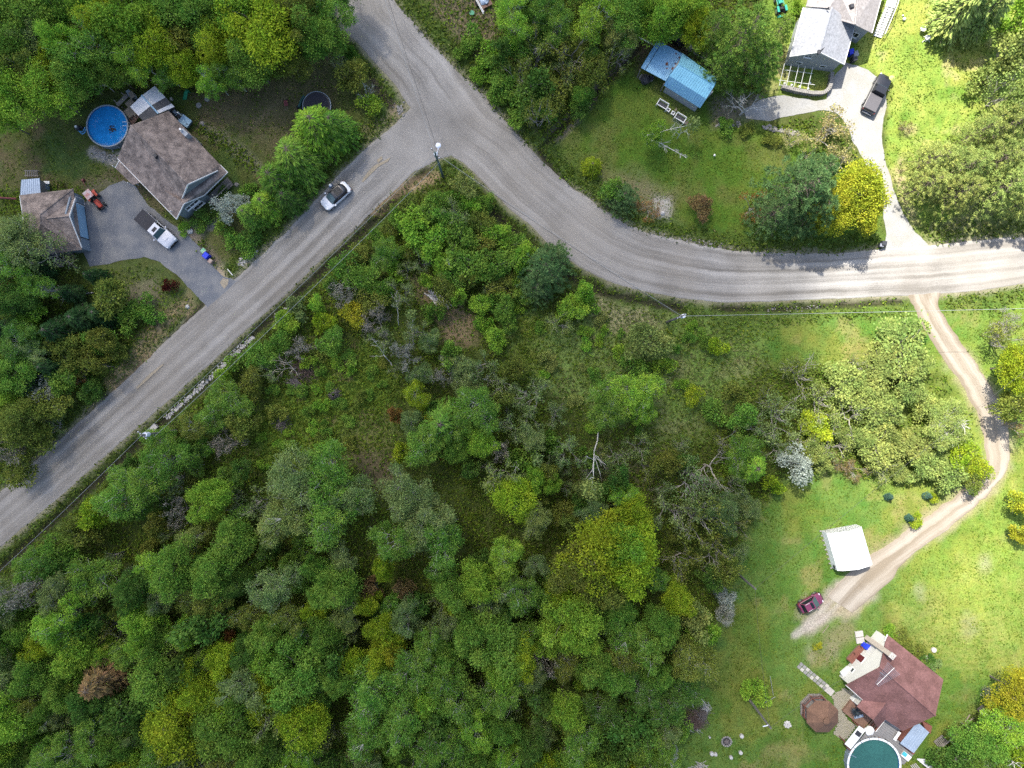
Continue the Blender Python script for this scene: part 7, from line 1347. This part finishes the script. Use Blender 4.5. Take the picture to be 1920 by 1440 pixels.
for s in (-1, 1): mb.tube([(x, y, .42), (x + s * .5, y - .45, 0)], .04, 5).tube([(x, y, .42), (x + s * .3, y + .3, 0)], .04, 5)
part(t, 'leg', mb, M_WHITE)
for q, r_ in (((1694, 37), .22), ((1692, 30), .12)): solo('lawn_light', MB().sphere((*P(*q), r_), r_, 10, 6), M_WHITE, ('larger' if r_ > .2 else 'smaller') + ' white ball on the sunny lawn right of the stairs', 'ball')
solo('yellow_parasol', MB().cyl((*P(1674, 146, 1.2), 1.0), .42, .02, 12, .41).add([(*P(1674, 146, 1.2), 1.4)] + [(P(1674, 146, 1.2)[0] + .41 * math.cos(k * .5236), P(1674, 146, 1.2)[1] + .41 * math.sin(k * .5236), 1.02) for k in range(12)], [(0, 1 + k, 1 + (k + 1) % 12) for k in range(12)]).cyl((*P(1674, 146, 1.2), 0), .03, 1.1, 6), mat('lime_fabric', (.40, .46, .12), .8), 'small lime-yellow round shade next to the black pickup', 'shade')
solo('culvert_cap', MB().box((*P(287, 803), gz(*P(287, 803)) + .35), (1.1, .7, .5), R(48)), M_CONCL, 'pale concrete culvert block where the white ditch stones end', 'culvert')
# stacked pallets lower right
t = thing('pallet', 'grey wooden pallet against the bushes, lower of two heaps', 'pallet', (*P(1762, 1388), 0)); a_ = R(-52)
for k in range(7): q = Vector(P(1762, 1389)) + Vector((math.cos(R(38)), math.sin(R(38)))) * (.22 * k - .66); part(t, 'slat', MB().box((q.x, q.y, .28), (1.25, .13, .04), a_), M_WOODG)
part(t, 'bearer', MB().box((*P(1758, 1384), .15), (1.5, .1, .2), R(38)).box((*P(1766, 1394), .15), (1.5, .1, .2), R(38)), M_WOODG)
solo('long_plank', MB().tube([(*P(1752, 1408), .35), (*P(1792, 1372), .55)], [.12, .10], 4), M_WOODG, 'long grey plank leaning over the pallet', 'plank'); solo('wood_block', MB().box((*P(1782, 1374), .2), (.55, .4, .35), .7), M_WOOD, 'small pale wood block beside the long plank', 'block')
t = thing('scrap_boat', 'white upturned hull with dark slats at the bottom edge', 'boat', (*P(1732, 1434), 0)); x, y, _ = t.location; part(t, 'hull', MB().loft([[(x + u * 2.0 + .25, y - u * 1.6, .1), (x + u * 2.0 + w, y - u * 1.6 + w, .1 + .0), (x + u * 2.0, y - u * 1.6, .1 + hh)] for u, w, hh in ((-.5, .1, .1), (-.2, .5, .45), (.2, .55, .5), (.5, .3, .3))]), M_WROOF)
for k in range(4): part(t, 'slat', MB().box((x - .9 - .2 * k, y - .1 - .1 * k, .2), (.1, 1.1, .06), R(40)), M_CONCL)
solo('scrap_lumber', MB().tube([(*P(1808, 1352), .2), (*P(1816, 1338), .3)], .09, 5).tube([(*P(1812, 1354), .15), (*P(1824, 1345), .2)], .08, 5).box((*P(1838, 1328), .15), (.9, .5, .22), .6), M_WOOD, 'pale scrap lumber at the bush edge beyond the red roof', 'lumber')
# ------------------------------------------------------------------ utility poles, lamp, wires
M_POLE = mat('utility_pole', (.125, .12, .105), .9, var=.25, scale=4); M_POLEG = mat('green_pole', (.075, .105, .092), .85, var=.2, scale=4); M_WIRE = mat('cable', (.26, .27, .27), .5, var=.05); M_WIREK = mat('black_cable', (.05, .05, .05), .6, var=.05); M_LAMP = mat('lamp_white', (.62, .64, .70), .4, var=.05)
def pole(bx, by, h, label, m=None, arm=None, arml=1.1):
    x, y = P(bx, by); t = thing('utility_pole', label, 'pole', (x, y, 0), group='utility poles'); part(t, 'shaft', MB().tube([(x, y, -.3), (x, y, h * .5), (x, y, h)], [.17, .15, .12], 8), m or M_POLE)
    if arm is not None:
        dx, dy = math.cos(arm) * arml, math.sin(arm) * arml; part(t, 'crossarm', MB().box((x, y, h - .5), (2 * arml, .12, .12), arm), M_POLE); mb = MB()
        for s in (-.9, -.4, .9): mb.cyl((x + dx * s, y + dy * s, h - .44), .05, .2, 8)
        part(t, 'insulator', mb, M_LAMP)
    return t, x, y
tp, x, y = pole(831, 332, 10.5, 'greenish utility pole with street lamp on the junction corner', M_POLEG, R(130), .8); TOP1 = (x, y, 10.3)
part(tp, 'transformer', MB().cyl((x - .1, y + .35, 8.0), .24, .9, 12), M_GALV)
t = thing('street_lamp', 'white street lamp on a thin arm over the junction', 'street lamp', (x, y, 8.0)); e = P3(822, 277, 9.0); part(t, 'arm', MB().tube([(x + .05, y + .16, 8.2), ((x + e[0]) / 2, (y + e[1]) / 2, 8.9), (e[0], e[1], 9.0)], .055, 6), M_LAMP); part(t, 'lamp_head', MB().sphere((e[0] - .02, e[1] + .28, 9.0), .34, 10, 6, .45), M_LAMP, smooth=True); part(t, 'lens', MB().sphere((e[0] - .02, e[1] + .28, 8.9), .2, 8, 5, .4), M_HEAD, smooth=True)
tp, x, y = pole(1250, 604, 9.0, 'grey utility pole at the top of the meadow', None, R(25), .6); TOP2 = (x, y, 8.8); part(tp, 'transformer', MB().cyl((x + .3, y + .05, 7.6), .25, .9, 12), M_LAMP)
tp, x, y = pole(331, 807, 9.5, 'utility pole hidden in trees beside the white transformer top', None, R(-40), .7); TOP3 = (x, y, 9.3); part(tp, 'transformer', MB().cyl((*P(272, 815, 8.4), 7.6), .30, .9, 14), M_LAMP); q = P(272, 815, 8.4); part(tp, 'bracket', MB().tube([(x, y, 8.0), (q[0], q[1], 8.0)], .05, 5), M_POLE)
tp, x, y = pole(1376, 1070, 8.8, 'bare grey utility pole leaning out of the wood edge', None); TOP4 = (x, y, 8.6)
tp, x, y = pole(1402, 1308, 8.8, 'grey utility pole on the lower lawn with short crossarm', None); TOP5 = (x, y, 8.6); part(tp, 'crossarm', MB().box((x - .35, y, 8.1), (.8, .09, .09), R(12)), M_LAMP)
tp, x, y = pole(1975, 588, 9.5, 'utility pole at the right edge whose crossarm shows', None, R(5), 2.4); TOP6 = (x, y, 9.2)
def wire(a, b, sag, label, m=None, r=.016, off=(0, 0, 0)):
    a = Vector(a) + Vector(off); b = Vector(b) + Vector(off); pts = [a.lerp(b, k / 16) + Vector((0, 0, -4 * sag * (k / 16) * (1 - k / 16))) for k in range(17)]; solo('power_line', MB().tube(pts, r, 4), m or M_WIRE, label, 'cable', 'overhead cables')
far_n = (*P(676, -140, 10), 10); far_sw = (*P(-160, 1215, 9.5), 9.3)
wire(TOP1, TOP3, 1.0, 'upper cable along the straight road from junction pole to roadside wood'); wire(TOP1, TOP3, 1.3, 'lower dashed-looking cable along the straight road', r=.02, off=(.35, -.35, -2.4)); wire(TOP3, far_sw, .8, 'cable running on to the lower left corner of the road')
wire(TOP1, far_n, .8, 'upper cable crossing the road towards the top edge'); wire(TOP1, far_n, .9, 'lower cable crossing the road towards the top edge', M_WIREK, .02, (.4, 0, -1.2)); wire(TOP1, TOP2, 1.0, 'cable over the road bend to the meadow pole'); wire(TOP1, TOP2, 1.2, 'lower cable over the road bend to the meadow pole', M_WIREK, .02, (.1, .2, -1.6)); wire(TOP2, TOP6, .6, 'cable along the sunny verge to the right edge', r=.022); wire(TOP6, TOP4, .8, 'service cable crossing the sunny lawn to the leaning pole', M_WIREK, .014); wire(TOP4, TOP5, .6, 'cable between the two grey lawn poles', M_WIREK, .014); wire(TOP5, (*P(1586, 1270, 3.4), 3.4), .4, 'house cable from the lawn pole to the white gable', M_WIREK, .018)
solo('swing_frame', MB().tube([(*P(1450, 1304), 0), (*P(1444, 1268, 1.2), 1.2)], .03, 5).tube([(*P(1452, 1304), .4), (*P(1420, 1322), .4)], .03, 5), M_WIRE, 'thin grey wire frame beside the lower lawn pole', 'frame')
# ------------------------------------------------------------------ person beside the white car
x, y = P(624, 353); me = bpy.data.meshes.new('person'); J = dict(pel=(0, 0, .95), ch=(0, 0, 1.3), nk=(0, 0, 1.5), hd=(.01, 0, 1.6), ht=(.02, 0, 1.74), hL=(0, .1, .9), kL=(.03, .11, .5), aL=(0, .12, .08), tL=(.16, .13, .04), hR=(0, -.1, .9), kR=(.05, -.11, .5), aR=(-.02, -.12, .08), tR=(.14, -.13, .04), sL=(0, .19, 1.42), eL=(.04, .25, 1.15), wL=(.2, .2, 1.0), sR=(0, -.19, 1.42), eR=(.06, -.25, 1.16), wR=(.24, -.16, 1.08))
K = list(J); E = [('pel', 'ch'), ('ch', 'nk'), ('nk', 'hd'), ('hd', 'ht'), ('pel', 'hL'), ('hL', 'kL'), ('kL', 'aL'), ('aL', 'tL'), ('pel', 'hR'), ('hR', 'kR'), ('kR', 'aR'), ('aR', 'tR'), ('ch', 'sL'), ('sL', 'eL'), ('eL', 'wL'), ('ch', 'sR'), ('sR', 'eR'), ('eR', 'wR')]
me.from_pydata([J[k] for k in K], [(K.index(a), K.index(b)) for a, b in E], []); pe = bpy.data.objects.new('person', me); COL.objects.link(pe); pe.location = (x, y, .02); pe.rotation_euler = (0, 0, R(-40)); pe['label'] = 'person in white cap and dark clothes standing beside the white car'; pe['category'] = 'person'
rad = dict(pel=.15, ch=.16, nk=.06, hd=.10, ht=.085, hL=.10, hR=.10, kL=.065, kR=.065, aL=.045, aR=.045, tL=.04, tR=.04, sL=.075, sR=.075, eL=.05, eR=.05, wL=.035, wR=.035)
sk = pe.modifiers.new('skin', 'SKIN'); 
for i, k in enumerate(K): me.skin_vertices[0].data[i].radius = (rad[k], rad[k] * (.75 if k in ('pel', 'ch') else 1)); me.skin_vertices[0].data[i].use_root = (k == 'pel')
sb = pe.modifiers.new('sub', 'SUBSURF'); sb.levels = 1; sb.render_levels = 2; me.materials.append(mat('dark_clothes', (.10, .13, .19), .85, var=.1))
part(pe, 'cap', MB().sphere((.02, 0, 1.74), .125, 10, 6, .7).box((.13, 0, 1.72), (.14, .16, .02)), M_WHITE, local=True, smooth=True); part(pe, 'jacket', MB().loft([[(.17 * math.cos(k * .785) * s, .23 * math.sin(k * .785) * s, z) for k in range(8)] for s, z in ((.95, .92), (1.02, 1.2), (.98, 1.42), (.45, 1.52))]), mat('pale_blue_jacket', (.34, .40, .48), .85), local=True, smooth=True)
# ------------------------------------------------------------------ labels for the trees: each is told apart by its look and by a landmark it stands near
LM = [('the white car on the road', 629, 367), ('the corner street lamp', 822, 290), ('the blue pool', 201, 236), ('the hip-roofed garage', 100, 418), ('the trampoline', 592, 195), ('the red tractor', 183, 376), ('the driveway bins', 388, 482), ('the blue-roofed shed', 1275, 140), ('the black pickup', 1645, 175), ('the white benches', 1260, 210),
      ('the birch log pile', 822, 560), ('the round twig stack', 628, 740), ('the grey brush heap', 565, 700), ('the white car shelter', 1575, 1025), ('the maroon off-roader', 1520, 1130), ('the gazebo', 1545, 1347), ('the red-brown roof', 1690, 1280), ('the lawn brush heap', 1300, 1345), ('the meadow utility pole', 1270, 595), ('the white transformer top', 272, 815), ('the culvert block', 287, 803),
      ('the top left corner', 0, 0), ('the bottom left corner', 0, 1440), ('the middle of the bottom edge', 800, 1440), ('the middle of the left edge', 0, 720), ('the scrap trailer', 902, 8), ('the white globe lamp', 1338, 293), ('the grey house', 1560, 60), ('the green tractor', 1463, 10), ('the sunlit top right corner', 1920, 0), ('the bottom right corner', 1920, 1440), ('the bend of the dirt lane', 1870, 850), ('the middle of the photo', 960, 720), ('the leaning white birch', 1115, 865),
      ('the beige heap', 1252, 1412), ('the low stick pile', 530, 794), ('the lane mouth at the road', 1735, 560), ('the roadside bins', 1657, 457), ('the pallet', 1762, 1388), ('the middle of the top edge', 960, 0), ('the middle of the right edge', 1920, 720), ('the leaning lawn pole', 1400, 1082), ('the brown conifer', 210, 1268)]
ORD = ['nearest', 'second nearest', 'third nearest', 'fourth nearest', 'fifth nearest', 'sixth nearest', 'seventh nearest', 'eighth nearest', 'ninth nearest', 'tenth nearest', 'eleventh nearest', 'twelfth nearest']
fam = {}
size_ = lambda e: (('large ' if e[3] > 42 else 'small ' if e[3] < 24 else '') if e[4] in ('maple', 'birch', 'thicket', 'sparse') else '')
for e in TREES: fam.setdefault((e[4], e[5], size_(e)), []).append(e)
for (kd, cl, sz), es in fam.items():
    rank = {}
    for nm, lx, ly in LM:
        for r_, e in enumerate(sorted(es, key=lambda e: (e[1] - lx) ** 2 + (e[2] - ly) ** 2)):
            d = math.hypot(e[1] - lx, e[2] - ly); k = id(e); sc_ = r_ * 160 + d
            if k not in rank or sc_ < rank[k][0]: rank[k] = (sc_, r_, nm)
    base = f"{sz}{CNAME[cl]} {KNAME[kd][1]}"
    if kd == 'bare' and cl == 'grey': base = 'grey leafless twiggy tree'
    if kd == 'blossom': base = 'white-flowering shrub'
    if kd == 'sparse' and cl == 'grey': base = sz + 'grey nearly leafless tree'
    for e in es:
        _, r_, nm = rank[id(e)]
        e[0]['label'] = f"{base}, {ORD[min(r_, 11)]} {nm}" if len(es) > 1 else f"{base} near {nm}"
        e[0]['group'] = {'maple': 'broadleaf trees of the woods', 'birch': 'airy birches', 'thicket': 'small bushy trees', 'shrub': 'low bushes', 'blossom': 'white-flowering shrubs', 'pine': 'pines', 'larch': 'larches', 'spruce': 'spruces', 'bare': 'leafless trees', 'sparse': 'thinly leaved trees'}[kd]
        for k in ('_k', '_c'): del e[0][k]
